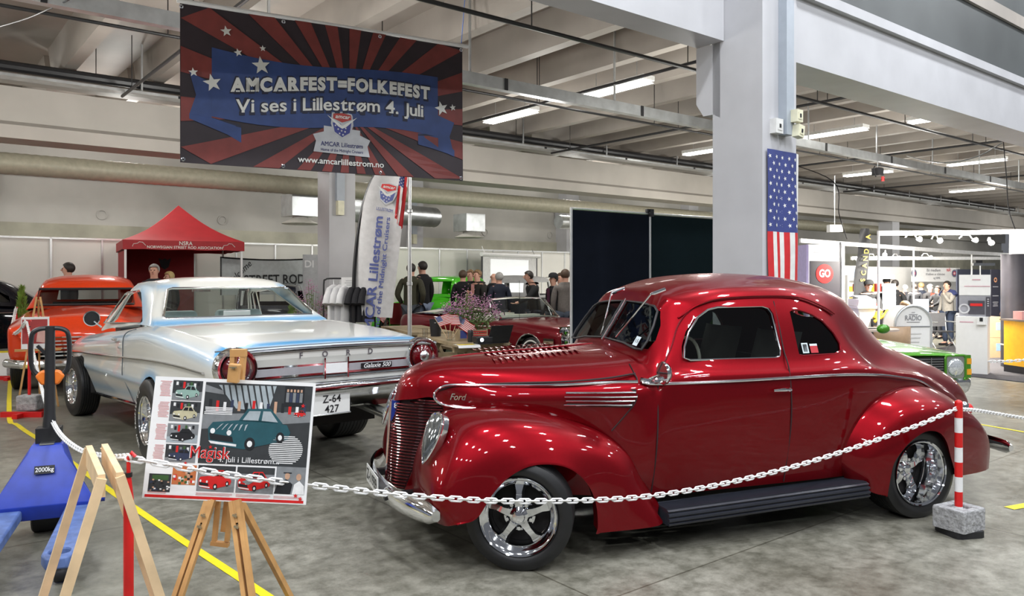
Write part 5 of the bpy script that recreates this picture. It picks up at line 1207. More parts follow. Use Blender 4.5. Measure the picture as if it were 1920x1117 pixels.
# ---------------------------------------------------------------- hanging banner
BU = Vector((2.52, 1.40, 0)).normalized()
bang = atan2(BU.y, BU.x)
bp0 = at(338, 304, 7.35); bl_ = 2.93; bh = 1.50
bn = thing('hanging_banner', 'large dark red and blue show banner with star bursts hanging from the ceiling', 'banner', tuple(bp0), bang)
bm_ = [mat('banner_dark', (.026, .016, .021), .5, var=.15, scale=6), mat('banner_red', (.20, .036, .030), .5, var=.15, scale=6), mat('banner_blue', (.028, .058, .19), .5, var=.15, scale=6), mat('banner_navy', (.010, .012, .035), .5), mat('banner_white', (.72, .72, .68), .5, var=.04), mat('banner_silver', (.52, .53, .55), .5), mat('banner_bright_red', (.42, .04, .03), .5), mat('banner_flag_blue', (.04, .05, .25), .5)]
def wave(x, z): return .018*sin(x*2.1+z)+.010*sin(x*4+1)*(1-z/bh)
m = MB(); g = [[(bl_*i/24, wave(bl_*i/24, bh*k/10), bh*k/10) for k in range(11)] for i in range(25)]; m.grid(g); m.grid([[(x, y+.004, z) for x, y, z in r] for r in g], True)
cl = m.build('cloth', bm_[0], bn, 60, False, False)
def BP(mb, mi, L, h): 
    """outline on the cloth; split so that it follows the cloth"""
    mb.mt(mi).add([(x, wave(x, z)-h-.004, z) for x, z in L], [tuple(range(len(L)))])
m = MB(); cx, cz = 1.62, .62
for k in range(44):
    if k % 2: continue
    a0, a1 = 2*pi*k/44, 2*pi*(k+1)/44; F_ = []
    def hit(a):
        dx, dz = cos(a), sin(a); t = 9
        if dx > 1e-6: t = min(t, (bl_-.005-cx)/dx)
        if dx < -1e-6: t = min(t, (.005-cx)/dx)
        if dz > 1e-6: t = min(t, (bh-.005-cz)/dz)
        if dz < -1e-6: t = min(t, (.005-cz)/dz)
        return t
    n = 8; A = []; B = []
    for i in range(n+1):
        f = .06+.94*i/n; A.append((cx+cos(a0)*hit(a0)*f, cz+sin(a0)*hit(a0)*f)); B.append((cx+cos(a1)*hit(a1)*f, cz+sin(a1)*hit(a1)*f))
    for i in range(n): BP(m, 1, [A[i], B[i], B[i+1], A[i+1]], .003)
m.build('sun_rays', bm_, bn, 0)
m = MB(); N = 16
def rib(x): return .075*sin((x-.28)/(2.6-.28)*2*pi*.98+pi)*1.0
for i in range(N):
    x0 = .28+(2.62-.28)*i/N; x1 = .28+(2.62-.28)*(i+1)/N
    q = lambda x: (.46+rib(x)*.6, 1.12-.05*sin((x-.28)/2.34*pi)*1.0+rib(x)*.35)
    (a, b), (c, d) = q(x0), q(x1); BP(m, 2, [(x0, a), (x1, c), (x1, d), (x0, b)], .006)
for L in ([(.28, .78), (.08, .86), (.14, .65), (.08, .46), (.28, .37)], [(.28, .45), (.55, .38), (.55, .23), (.42, .30), (.08, .42), (.08, .47)], [(2.62, .70), (2.82, .64), (2.76, .48), (2.82, .26), (2.62, .33)], [(2.62, .50), (2.38, .48), (2.38, .36), (2.55, .33), (2.82, .27), (2.82, .33)]): BP(m, 2, L, .0045)
BP(m, 3, [(.28, .45), (.55, .40), (.55, .375), (.30, .42)], .0052); BP(m, 3, [(2.62, .50), (2.38, .47), (2.38, .455), (2.60, .47)], .0052)
m.build('ribbon', bm_, bn, 0)
m = MB(); m.mt(4)
for x, z, r, a in ((.41, 1.29, .055, .2), (.52, 1.10, .042, .3), (.75, 1.17, .033, .1), (.735, 1.00, .092, .15), (.115, .86, .045, .15), (.285, .78, .088, .25), (2.66, .78, .082, .3), (2.80, .805, .040, .2)): star(m, x, z, r, wave(x, z)-.016, pi/2+a, .42)
m.build('stars', bm_, bn, 0)
SERIF = {'A': ((.06, 'b'), (.94, 'b')), 'M': ((.06, 'b'), (.94, 'b'), (.1, 't'), (.9, 't')), 'R': ((.08, 'b'), (.95, 'b'), (.05, 't')), 'F': ((.10, 'b'),), 'T': ((.5, 'b'),), 'K': ((.08, 'b'), (.96, 'b'), (.08, 't'), (.9, 't')), 'L': ((.05, 't'), (.02, 'b')), 'V': ((.05, 't'), (.95, 't')), 'i': ((.5, 'b'),), 'l': ((.5, 'b'), (.2, 't')), 'r': ((.2, 'b'),), 'm': ((.05, 'b'), (.5, 'b'), (.95, 'b')), 't': ((.1, 't'),), 'J': ((.6, 't'),), 'u': ((.95, 'b'), (.0, 't')), '4': ((.75, 'b'),)}
def arcword(mb, s, x0, x1, zf, size, mi, h, bold, w_ratio=1):
    """letters set one by one along z=zf(x)"""
    tot = {}
    W = []
    for ch in s:
        t_ = MB(); text(t_, ch, Matrix.Identity(4), size, None, bold); xs = [v[0] for v in t_.v]; W.append((t_, (max(xs)-min(xs)) if xs else size*.22))
    gap = size*.05; L = sum(b for _, b in W)+gap*(len(s)-1); k = (x1-x0)/L; x = x0
    for t_, b in W:
        cxx = x+b*k/2; sl = (zf(cxx+.02)-zf(cxx-.02))/.04
        xs = [v[0] for v in t_.v]; mid = (max(xs)+min(xs))/2 if xs else 0
        vs = [(cxx+(vx-mid)*k, wave(cxx+(vx-mid)*k, zf(cxx))-h, zf(cxx)+vy+(vx-mid)*k*sl) for vx, vy, vz in t_.v]
        mb.mt(mi).add(vs, t_.f)
        if t_.v:
            lo, hi = min(v[1] for v in t_.v), max(v[1] for v in t_.v); pad = (bold-(.055 if len(s) == 19 else .016))*size
            for fx, end in SERIF.get(ch, ()):
                X_ = cxx+(fx-.5)*b*k*.86; hw = size*(.11 if ch in 'AMKVT' else .055 if ch in 'FER' else .08)+pad; zz_ = (lo if end == 'b' else hi-size*.085)
                mb.add([(X_+a_, wave(X_+a_, zf(X_))-h-.0006, zf(cxx)+zz_+c_+(X_+a_-cxx)*sl) for a_, c_ in ((-hw, -pad), (hw, -pad), (hw, size*.085+pad), (-hw, size*.085+pad))], [(0, 1, 2, 3)])
        x += (b+gap)*k
z1 = lambda x: .865-.038*cos((x-.43)/2.1*pi*1.35+.5)+(x-1.5)*.055; z2 = lambda x: z1(x)-.205
m = MB()
arcword(m, 'AMCARFEST=FOLKEFEST', .44, 2.53, z1, .19, 3, .0135, .10); arcword(m, 'Vi ses i Lillestrøm 4. Juli', .49, 2.45, z2, .19, 3, .0135, .08)
arcword(m, 'AMCARFEST=FOLKEFEST', .45, 2.52, z1, .175, 4, .0165, .055); arcword(m, 'Vi ses i Lillestrøm 4. Juli', .50, 2.44, z2, .18, 4, .0165, .016)
def bt_(s, x, z, size, w_, mi, h=.012, bold=.012, sl=0, sh=0):
    q = MB(); text(q, s, Matrix.Translation((x, z, 0)), size, w_, bold, sh); m.mt(mi).add([(a, wave(a, b)-h-.004, b) for a, b, c in q.v], q.f)
bt_('www.amcarlillestrom.no', 1.545, .108, .085, .90, 4, .010, .018)
m.build('lettering', bm_, bn, 0)
def crest(mb, X, Z, S, y, M5=(4, 5, 6, 7), fancy=True):
    """winged shield badge: materials white, silver, red, blue"""
    w_, si, rd, bl2 = M5; f = lambda L, h, mi: mb.mt(mi).add([(X+S*a, y-h, Z+S*b) for a, b in L], [tuple(range(len(L)))])
    f([(-.30, .42), (0, .47), (.30, .42), (.33, .1), (.24, -.16), (0, -.32), (-.24, -.16), (-.33, .1)], 0, si)
    f([(-.26, .39), (0, .43), (.26, .39), (.27, .26), (0, .16), (-.27, .26)], .002, rd)
    f([(-.28, .14), (-.05, .12), (.02, .02), (.12, .08), (.27, .18), (.22, -.12), (0, -.26), (-.22, -.12)], .002, bl2)
    f([(-.44, .34), (-.1, .13), (0, .06), (.1, .13), (.44, .34), (.12, .04), (0, -.02), (-.12, .04)], .003, w_)
    for a, b in ((-.2, .06), (-.12, -.04), (-.02, -.08), (.08, -.1), (-.08, -.16), (.02, -.19), (.1, .0)): mb.mt(w_); star(mb, X+S*a, Z+S*b, S*.035, y-.004)
    mb.mt(w_); text(mb, 'amcar', frame((X, y-.004, Z+S*.32), (1, 0, 0), (0, 0, 1)), S*.16, S*.44, .02, .3)
m = MB(); X, Z = 1.545, .42
BP(m, 5, [(X-.30, Z-.045), (X-.19, Z-.01), (X-.19, Z+.05), (X+.19, Z+.03), (X+.19, Z-.02), (X+.30, Z-.065), (X+.27, Z-.13), (X+.295, Z-.24), (X-.295, Z-.22), (X-.27, Z-.11)], .008)
crest(m, X, Z+.04, .36, wave(X, Z)-.0145)
bt_('AMCAR Lillestrøm', X, Z-.135, .065, .44, 7, .012, .01); bt_('Home of the Midnight Cruisers', X, Z-.195, .042, .44, 7, .012, .008)
m.build('crest', bm_, bn, 0)
m = MB(); m.cyl((-.03, .0, bh+.012), (bl_+.06, .0, bh+.012), .022, 10); m.build('hanging_rod', white, bn)
for x in (.01, .95, 1.95, bl_-.02): MB().lathe([(.008, -.006), (.02, -.004), (.02, .0)], 12, 'y', (x, wave(x, bh*.98)-.003, bh-.035)).build('eyelet', chrome, bn)
for x in (.025, .95, 1.96, bl_-.03): MB().lathe([(.008, -.006), (.02, -.004), (.02, .0)], 12, 'y', (x, wave(x, .03)-.003, .03)).build('eyelet', chrome, bn)
for x, x2 in ((.01, -.05), (bl_-.02, bl_+.12)): MB().tube([(x, 0, bh+.03), (x2, .02, 5.75-bp0.z)], .004, 5).build('hanging_cord', mat('blue_cord', (.05, .15, .5), .6), bn)
# ---------------------------------------------------------------- US flags
fw = mat('flag_white', (.72, .72, .70), .6); frd = mat('flag_red', (.55, .015, .02), .6); fbl = mat('flag_blue', '000000')
FL = [fw, frd, fbl]
def usflag(name, L, H, fn, cell=(26, 13)):
    """flag on its own cloth: x along the fly, y up the hoist; fn maps to 3D"""
    m = MB(); nx, ny = cell; fs = []
    for k in range(13):
        for i in range(nx):
            x0, x1 = L*i/nx, L*(i+1)/nx; z0, z1_ = H*k/13, H*(k+1)/13
            m.mt(2 if (x1 <= L*.385 and k >= 6) else (1 if k % 2 == 0 else 0)).add([fn(x0, z0, 0), fn(x1, z0, 0), fn(x1, z1_, 0), fn(x0, z1_, 0)], [(0, 1, 2, 3)])
    m.mt(0)
    for r in range(9):
        for c in range(6 if r % 2 == 0 else 5):
            x = L*.385*(c+.5+(.5 if r % 2 else 0))/6; z = H*(6/13)+H*(7/13)*(r+.6)/9.2; s = H*.026
            m.add([fn(x+s*(1 if j % 2 == 0 else .4)*sin(j*pi/5), z+s*(1 if j % 2 == 0 else .4)*cos(j*pi/5), .003) for j in range(10)]+[fn(x, z, .003)], [(j, (j+1) % 10, 10) for j in range(10)])
    return m
# flag hung vertically on the column: the fly runs down
t = thing('us_flag', 'US flag hanging vertically on the right face of the big column', 'flag', tuple(UV(CU+.02, CV-.012, 2.99)), UROT)
Hh = 1.02
def colflag(x, y, h):
    # y=Hh is the left edge (stars side up); width gathers a little
    q = Hh-y; X_ = .03+.03*x/2+q*1.02; yy = -.012-.018*sin(q*17)*min(1, .3+x)-.006*sin(x*5+q*6)-h
    if X_ > .645: return (.645+.03*sin(q*14)+h, (X_-.645)*.85-.012, -x)
    return (X_, yy, -x)
m = usflag('us_flag', 2.28, Hh, colflag); m.build('cloth', FL, t, 60, False, True)
# flag wraps round the far edge of the column face: small loose strip
# ---------------------------------------------------------------- flagpole with flag, feather flag
fp = at(768, 522, 12.1); fp.z = 0
t = thing('flagpole', 'thin white flagpole standing between the wooden tables', 'flagpole', tuple(fp))
MB().tube([(0, 0, 0), (0, 0, 1.9)], .034, 12).build('lower_pole', alu, t); MB().tube([(0, 0, 1.9), (0, 0, 3.6)], .027, 12).build('upper_pole', alu, t)
for z in (1.5, 2.62): MB().lathe([(.036, z), (.046, z+.01), (.046, z+.05), (.036, z+.06)], 14).build('pole_joint', alu, t)
MB().lathe([(0, .08), (.3, .07), (.32, 0), (0, 0)], 20).build('base', rubber, t)
t = thing('us_flag', 'US flag drooping from the top of the thin white flagpole', 'flag', tuple(fp+Vector((0, -.03, 3.5))))
m = usflag('us_flag', 1.3, .7, lambda x, y, h: (-.03-.10*x/1.3-.10*y/.7+.03*sin(y*22)-.0*h, -.02*sin(y*16+x*3)-h, -.35-x*.60+y*.35), (14, 13))
m.build('cloth', FL, t, 60, False, True)
t = thing('feather_flag', 'tall white club feather flag with black edge beside the clothes rack', 'flag', tuple(at(700, 522, 12.9)+Vector((0, 0, -EYE))))
def fx_(px, py): p = at(px, py, 12.9)-Vector(t.location); return (p.x, p.z)
Lp = [(664, 640), (664, 590), (664, 530), (667, 480), (673, 430), (683, 380), (695, 345), (710, 318), (730, 300)]; Rp = [(735, 640), (735, 596), (740, 540), (746, 490), (752, 440), (758, 390), (764, 350), (768, 320), (758, 302)]
g = []
for a, b in zip(Lp[1:], Rp[1:]):
    (x0, z0), (x1, z1_) = fx_(*a), fx_(*b); g.append([(x0+(x1-x0)*k/6, .04*sin(k*.9+z0*1.5), z0+(z1_-z0)*k/6) for k in range(7)])
g = [[Vector(p) for p in r] for r in g]; g = surf(g, 3, 2)
MB().grid(g).build('cloth', mat('feather_white', (.68, .67, .68), .6), t, 60)
E_ = [(x-.004, -.004, z) for x, z in [fx_(*p) for p in Lp]]; MB().tube([tuple(p) for p in curve(E_, 4)], .032, 8).build('pole_sleeve', black, t)
MB().lathe([(0, .04), (.25, .03), (.26, 0), (0, 0)], 20, 'z', (fx_(664, 640)[0], 0, 0)).build('base', black, t); MB().cyl((fx_(664, 640)[0], 0, .02), (fx_(664, 640)[0], 0, fx_(664, 640)[1]+.02), .02, 8).build('pole', black, t)
m = MB(); fb = [MATS['flag_white'], mat('print_silver', (.5, .52, .55), .5), mat('print_red', '000000'), mat('club_blue', (.085, .11, .33), .5)]
(cx_, cz_) = fx_(727, 368); m.T = Matrix.Translation((cx_, -.055, cz_)) @ Matrix.Rotation(.18, 4, 'Y'); crest(m, 0, .0, .46, 0, (0, 1, 2, 3)); m.mt(3); text(m, 'LILLESTRØM', frame((0, -.004, -.23), (1, 0, 0), (0, 0, 1)), .07, .27, .015)
m.T = Matrix.Identity(4); m.mt(3)
for s, pa, pb, sz, wl in (('AMCAR Lillestrøm', (691, 640), (712, 405), .21, None), ('Home of the Midnight Cruisers', (705, 640), (729, 408), .105, None)):
    (xa, za), (xb, zb) = fx_(*pa), fx_(*pb); d = Vector((xb-xa, 0, zb-za)); text(m, s, frame(((xa+xb)/2, -.06, (za+zb)/2), d, (-d.z, 0, d.x)), sz, d.length, .022)
m.build('print', fb, t, 0)
# ---------------------------------------------------------------- red tent
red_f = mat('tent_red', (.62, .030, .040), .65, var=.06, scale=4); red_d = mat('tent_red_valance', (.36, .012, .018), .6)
TL, TR = at(233, 522, 15.3), at(455, 522, 16.4); TL.z = TR.z = 0; tv = (TR-TL); tw = tv.length; tang = atan2(tv.y, tv.x)
tt = thing('pop_up_tent', 'red pop up canopy tent of the street rod association', 'tent', tuple(TL), tang)
ev, vb = 2.37, 2.19; D = 2.3; ap = Vector((tw/2, D/2, 3.18))
m = MB(); cs = [Vector((-.03, -.03, ev)), Vector((tw+.03, -.03, ev)), Vector((tw+.03, D, ev)), Vector((-.03, D, ev))]
for i in range(4):
    a, b = cs[i], cs[(i+1) % 4]; g = []
    for k in range(9):
        f = k/8; p0, p1 = a.lerp(ap, f), b.lerp(ap, f); r = []
        for j in range(7): q = p0.lerp(p1, j/6); q.z -= .10*sin(pi*f)+.05*sin(pi*j/6)*(1-f)*sin(pi*min(1, f*2)); r.append(tuple(q))
        g.append(r)
    m.grid(g)
m.build('canopy', red_f, tt, 20)
m = MB()
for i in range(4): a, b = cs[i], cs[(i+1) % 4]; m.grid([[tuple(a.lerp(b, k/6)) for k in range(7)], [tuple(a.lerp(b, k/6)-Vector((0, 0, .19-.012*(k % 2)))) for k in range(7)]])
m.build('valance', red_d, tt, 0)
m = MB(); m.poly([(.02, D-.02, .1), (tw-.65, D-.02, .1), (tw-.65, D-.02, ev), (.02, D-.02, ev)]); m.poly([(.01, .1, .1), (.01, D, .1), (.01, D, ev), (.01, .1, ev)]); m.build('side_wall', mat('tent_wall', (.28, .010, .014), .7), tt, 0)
for x, y in ((.02, .02), (tw-.02, .02), (.02, D-.05), (tw-.02, D-.05)): MB().box((x-.02, y-.02, 0), (x+.02, y+.02, ev)).build('leg', white, tt, 0)
m = MB(); text(m, 'NSRA', frame((tw/2, -.036, 2.315), (1, 0, 0), (0, 0, 1)), .11, .25, .012); text(m, 'NORWEGIAN STREET ROD ASSOCIATION', frame((tw/2, -.036, 2.232), (1, 0, 0), (0, 0, 1)), .075, 1.42, .014)
for x in (.26, tw-.28):
    m.tube([(x-.12, -.036, 2.24), (x-.10, -.036, 2.29), (x-.03, -.036, 2.30), (x, -.036, 2.33), (x+.06, -.036, 2.325), (x+.12, -.036, 2.26)], .006, 4)
m.build('lettering', mat('tent_print', (.75, .72, .68), .5), tt, 0)
m = MB(); 
m.T = Matrix.Translation((tw*.43, D-.03, 1.95)); m.poly([(-.13, 0, .12), (-.08, 0, -.08), (0, 0, -.14), (.08, 0, -.08), (.13, 0, .12), (.05, 0, .08), (0, 0, .12), (-.05, 0, .08)]); m.build('back_emblem', black, tt, 0)
# street rod banner on the partition
sb0, sb1 = at(413, 522, 16.9), at(585, 522, 18.3); v_ = sb1-sb0; L = sqrt(v_.x**2+v_.y**2)
t = thing('cloth_banner', 'white cloth banner with hand lettered street rod text behind the white hardtop', 'banner', (sb0.x, sb0.y, 0), atan2(v_.y, v_.x))
z0, z1_ = 1.25, 2.08
m = MB(); m.grid([[(L*i/16, .02*sin(i*1.1), z+(-.04*sin(pi*i/16) if z > 1.6 else 0)) for z in (z0, 1.5, 1.75, z1_)] for i in range(17)]); m.build('cloth', mat('banner_cloth', (.50, .53, .53), .7), t, 60)
m = MB(); m.tube([(L*i/16, .02*sin(i*1.1)-.008, z1_-.012-.04*sin(pi*i/16)) for i in range(17)], .016, 5); m.cyl((0.012, -.006, z0), (.012, -.006, z1_), .016, 6); m.build('border', black, t)
m = MB(); text(m, 'STREET RODS', frame((L*.60, -.03, 1.58), (1, 0, .02), (0, 0, 1)), .30, 1.55, .012); text(m, 'Welcome', frame((.38, -.03, 1.70), (.72, 0, .69), (-.69, 0, .72)), .2, .72, .006, .3); m.build('lettering', ink, t, 0)
# grey roll-up beside the middle column
p = at(568, 522, 17.6); p.z = 0
t = thing('roll_up_banner', 'pale grey roll up banner left of the middle column', 'banner', tuple(p), .5)
MB().box((0, 0, .08), (.42, .015, 2.15)).build('cloth', mat('rollup_grey', (.46, .47, .48), .5), t, 0); MB().box((-.02, -.1, 0), (.44, .1, .08)).build('base', alu, t)
m = MB(); text(m, 'DI', frame((.14, -.006, 1.93), (1, 0, 0), (0, 0, 1)), .22, .2, .02); m.build('lettering', white, t, 0)
# ---------------------------------------------------------------- clothes rack
cr = at(607, 522, 13.0); cr.z = 0
ck = thing('clothes_rack', 'black tube clothes rack with shirts behind the white hardtop', 'clothes rack', tuple(cr), .12)
W_ = .84; Zr = 1.61
m = MB(); m.tube([tuple(q) for q in curve([(0, 0, 0), (0, 0, .8), (0, 0, Zr-.1), (.03, 0, Zr-.02), (.1, 0, Zr), (W_*.5, 0, Zr), (W_-.1, 0, Zr), (W_-.03, 0, Zr-.02), (W_, 0, Zr-.1), (W_, 0, .8), (W_, 0, 0)], 3)], .014, 8); m.build('frame', black, ck)
for x in (0, W_): MB().cyl((x, -.25, .02), (x, .25, .02), .014, 8).build('foot', black, ck)
wsh = mat('shirt_white', (.70, .70, .72), .8, var=.08, scale=6); bsh = mat('shirt_black', (.010, .010, .014), .8)
def shirt(x, m_, label, grp, yaw, prn=None):
    h = thing('hanging_shirt', label, 'shirt', tuple(cr+Vector((x*cos(.12), x*sin(.12), Zr))), yaw, grp)
    MB().tube([(0, 0, -.12), (0, 0, -.02), (.015, 0, .012), (.03, 0, -.005)], .005, 6).build('hook', dchrome, h)
    m = MB(); g = []
    for z, w_, d in ((-.10, .05, .03), (-.13, .16, .05), (-.17, .22, .06), (-.30, .20, .07), (-.5, .19, .075), (-.72, .20, .08)): g.append([(w_*cos(a), d*sin(a)*(1+.15*sin(a*5)), z) for a in [2*pi*i/20 for i in range(21)]])
    m.grid(g)
    for s in (-1, 1): m.tube([(.18*s, 0, -.17), (.28*s, 0, -.30), (.32*s, 0, -.42)], [.05, .06, .07], 8)
    o = m.build('shirt_body', m_, h, 60)
    if prn: MB().box((-.09, -.09, -.45), (.09, -.085, -.28)).build('print', prn, h, 0)
    return h
for k, x in enumerate((.16, .27, .38)): shirt(x, wsh, ('leftmost white T shirt on the clothes rack', 'middle white T shirt on the clothes rack', 'right white T shirt under the card on the clothes rack')[k], 'shirts on the rack', 1.42-.03*k)
for k, x in enumerate((.54, .64, .73)): shirt(x, bsh, ('front black T shirt next to the white ones on the rack', 'middle black T shirt on the clothes rack', 'rightmost black T shirt on the clothes rack')[k], 'shirts on the rack', 1.30+.03*k, mat('shirt_print', (.10, .14, .18), .7) if k < 2 else None)
t = thing('price_card', 'white price card hanging on the clothes rack bar', 'sign', tuple(cr+Vector((.30, .0, Zr-.15))), .05)
MB().box((0, -.06, 0), (.27, -.055, .17)).build('card', white, t, 0); m = MB()
for k, ww in enumerate((.12, .16, .1)): m.box((.135-ww/2, -.062, .11-.035*k), (.135+ww/2, -.0605, .116-.035*k))
m.build('printed_lines', mat('print_grey', '888888'), t, 0)
# ---------------------------------------------------------------- wooden tables and what stands on them
plank = mat('table_wood', (.36, .28, .17), .6, var=.2, scale=6)
e2 = Vector((.92, .39, 0)).normalized(); e1 = Vector((-e2.y, e2.x, 0)); TA = atan2(e2.y, e2.x)
def table(p, Lg, label, wdt=.76):
    t = thing('wooden_table', label, 'table', tuple(p), TA)
    m = MB()
    for k in range(5): m.box((k*wdt/5+.003, 0, .71), ((k+1)*wdt/5-.003, Lg, .755))
    m.build('tabletop', plank, t, 0)
    for y in (.25, Lg-.3): MB().box((.04, y-.04, .62), (wdt-.04, y+.04, .71)).build('cross_beam', plank, t, 0)
    for y in (.25, Lg-.3):
        for s in (0, 1): MB().bar((wdt/2+(.12 if s else -.12), y, .66), (wdt/2+(.42 if s else -.42), y, .0), .045, .09, (0, 1, 0)).build('leg', plank, t, 0)
    for s in (-1, 1): MB().box((wdt/2+s*.62-.13, .05, .40), (wdt/2+s*.62+.13, Lg-.05, .44)).build('bench_seat', plank, t, 0)
    MB().box((-.35, .21, .33), (wdt+.35, .29, .40)).build('bench_beam', plank, t, 0); MB().box((-.35, Lg-.34, .33), (wdt+.35, Lg-.26, .40)).build('bench_beam', plank, t, 0)
    return t
tp1 = at(856, 645.5, 10.25); tp1.z = 0
table(tp1, 1.85, 'nearest wooden bench table behind the coupe hood, with the projector')
tp2 = tp1+e1*2.3; table(tp2, 1.9, 'farther wooden bench table behind the trunk of the white hardtop')
TZ = .757
def on1(px, py): d = FPX*(EYE-TZ)/(py-HZ); p = at(px, py, d); p.z = TZ; return p
mugm = glassmat('mug_glass', (.95, .95, .94), .10)
def mug(p, label, s=1):
    t = thing('glass_mug', label, 'mug', tuple(p)); m = MB(); m.lathe([(0, .005), (.04*s, .005), (.04*s, .13*s), (.036*s, .13*s), (.035*s, .015), (0, .015)], 18); m.build('mug_body', mugm, t)
    MB().tube([(.038*s, 0, .11*s), (.07*s, 0, .10*s), (.07*s, 0, .05*s), (.038*s, 0, .035*s)], .007*s, 6).build('handle', mugm, t)
mug(on1(797, 633), 'empty glass beer mug beside the black bucket on the near table')
mug(on1(723, 613), 'empty glass beer mug at the end of the far table')
flg = []
def flaglet(p, lean, rz, label, grp, sc=1):
    t = thing('paper_flag', label, 'flag', tuple(p), rz, grp)
    d = Vector((sin(lean), 0, cos(lean))); h = .30*sc; MB().cyl((0, 0, 0), tuple(d*h), .004, 6).build('stick', pine, t)
    n = Vector((cos(lean), 0, -sin(lean))); m = usflag('f', .20*sc, .125*sc, lambda x, y, hh: tuple(d*(h-.125*sc+y)+n*(x+.004)+Vector((0, .012*sin(x*30)-hh*.5, -.25*x))), (8, 13)); m.build('cloth', FL, t, 60, False, True)
mug(on1(843, 638.5), 'glass mug holding paper flags on the near table', 1.0)
pm1 = on1(843, 638.5)
for k, (ln, rz) in enumerate(((-.55, .1), (-.28, -.2), (.05, .15), (.35, -.1), (.6, .2))):
    flaglet(pm1+Vector((.012*k-.024, .004*k, .02)), ln, rz, ('leftmost little US flag in the mug on the near table', 'second little US flag from the left in the near mug', 'middle little US flag in the near mug', 'fourth little US flag from the left in the near mug', 'rightmost little US flag in the mug on the near table')[k], 'little flags on the near table', 1.15)
pm2 = on1(686, 607); mug(pm2, 'glass mug holding paper flags on the far table')
for k, (ln, rz) in enumerate(((-.5, .1), (-.1, -.2), (.3, .15), (.55, .3))):
    flaglet(pm2+Vector((.014*k-.02, .004*k, .02)), ln, rz, ('leftmost little US flag in the mug on the far table', 'second little US flag from left in the far mug', 'third little US flag from left in the far mug', 'rightmost little US flag in the mug on the far table')[k], 'little flags on the far table', 1.15)
t = thing('bucket', 'black bucket behind the little flags on the near table', 'bucket', tuple(on1(817, 630)))
MB().lathe([(0, 0), (.075, 0), (.095, .25), (.10, .25), (.09, .24), (.07, .02), (0, .02)], 24).build('bucket_body', rubber, t); MB().tube([(-.095, 0, .24), (0, -.10, .20), (.095, 0, .24)], .004, 6).build('handle', dchrome, t)
pinks = [mat('blossom_pink', (.50, .20, .38), .7, var=.3, scale=20), mat('blossom_pale', (.56, .36, .46), .7), mat('leaf_green', (.10, .15, .04), .7, var=.3)]
def flowers(p, rx, rz_, n, label, box=True):
    t = thing('flower_arrangement', label, 'flowers', tuple(p), TA)
    if box:
        m = MB(); m.box((-.2, -.08, 0), (.2, .08, .02)); 
        for y in (-.08, .08):
            for k in range(3): m.box((-.2, y-.008, .02+.045*k), (.2, y+.008, .055+.045*k))
        for x in (-.2, .2): m.box((x-.01, -.085, 0), (x+.01, .085, .155))
        bo = m.build('planter_box', plank, t, 0); MB().box((-.195, -.089, .03), (-.1, -.0885, .14)).build('box_flag', mat('flag_blue', '000000'), bo, 0); 
        for k in range(4): MB().box((-.1, -.0895, .03+.028*k), (.195, -.089, .044+.028*k)).build('box_stripe', frd, bo, 0)
    st = MB(); lf = MB(); bl = MB()
    for i in range(n):
        a = R.random()*2*pi; r = sqrt(R.random()); q = Vector((rx*r*cos(a), rx*.5*r*sin(a), .26+rz_*(1-r*r*.6)*R.uniform(.35, 1.1)))
        st.tube([(q.x*.15, q.y*.15, .02), (q.x*.5, q.y*.5, q.z*.6), tuple(q)], .003, 3)
        for k in range(11): w_ = q+Vector((R.gauss(0, .035), R.gauss(0, .03), R.gauss(0, .035))); bl.mt(0 if R.random() < .65 else 1).ell(tuple(w_), (R.uniform(.006, .014), R.uniform(.006, .014), R.uniform(.003, .007)), 5, 3)
        for k in range(3):
            w_ = q*R.uniform(.4, .95)+Vector((R.gauss(0, .02), R.gauss(0, .02), 0)); d = Vector((R.gauss(0, 1), R.gauss(0, 1), R.gauss(0, .6))).normalized(); e = d.orthogonal().normalized()*.014
            lf.add([tuple(w_), tuple(w_+d*.03+e), tuple(w_+d*.07), tuple(w_+d*.03-e)], [(0, 1, 2, 3)])
    st.build('stems', pinks[2], t, 0); lf.build('leaves', pinks[2], t, 0, False, False); bl.build('blossoms', pinks, t, 60, False, False)
flowers(on1(884, 637), .42, .42, 95, 'wild pink flower bouquet in a flag painted box on the near table')
flowers(on1(632, 604)+Vector((0, .1, 0)), .36, .34, 110, 'pink flowers on the far table behind the hardtop trunk')
p = at(585, 522, 13.4); p.z = .3; flowers(p, .30, 1.0, 90, 'tall pink flowers rising behind the rear pillar of the white hardtop', False)
t = thing('floor_pot', 'dark pot below the tall pink flowers', 'pot', (p.x, p.y, 0)); MB().lathe([(0, 0), (.13, 0), (.17, .32), (.15, .32), (.12, .02), (0, .02)], 20).build('pot', rubber, t)
t = thing('speaker', 'small black cylindrical speaker beside the planter box', 'speaker', tuple(on1(882, 641))); MB().lathe([(0, 0), (.036, .0), (.038, .01), (.038, .15), (.033, .16), (0, .162)], 20).build('case', black, t); MB().lathe([(.0385, .02), (.0385, .13)], 20).build('grille_cloth', rubber, t)
p = on1(903, 645)+Vector((.02, -.02, 0)); t = thing('projector', 'small black projector with a lit lens on the near table', 'projector', tuple(p), TA)
o = MB().box((-.10, -.03, .02), (.13, .16, .10)).build('case', black, t, 0); bake(o, [('BEVEL', dict(width=.015, segments=3))])
MB().lathe([(.026, -.045), (.028, -.03), (.028, 0)], 16, 'y', (-.03, 0, .06)).build('lens_ring', dchrome, t); MB().lathe([(0, -.040), (.024, -.038)], 16, 'y', (-.03, 0, .06)).build('lens', mat('lit_lens', (.8, .88, 1), .3, emit=6), t); MB().box((-.08, -.02, 0), (.11, .15, .02)).build('foot', black, t, 0)
p = on1(930, 643); t = thing('laptop', 'open black laptop turned away on the near table end', 'laptop', tuple(p), TA+.2)
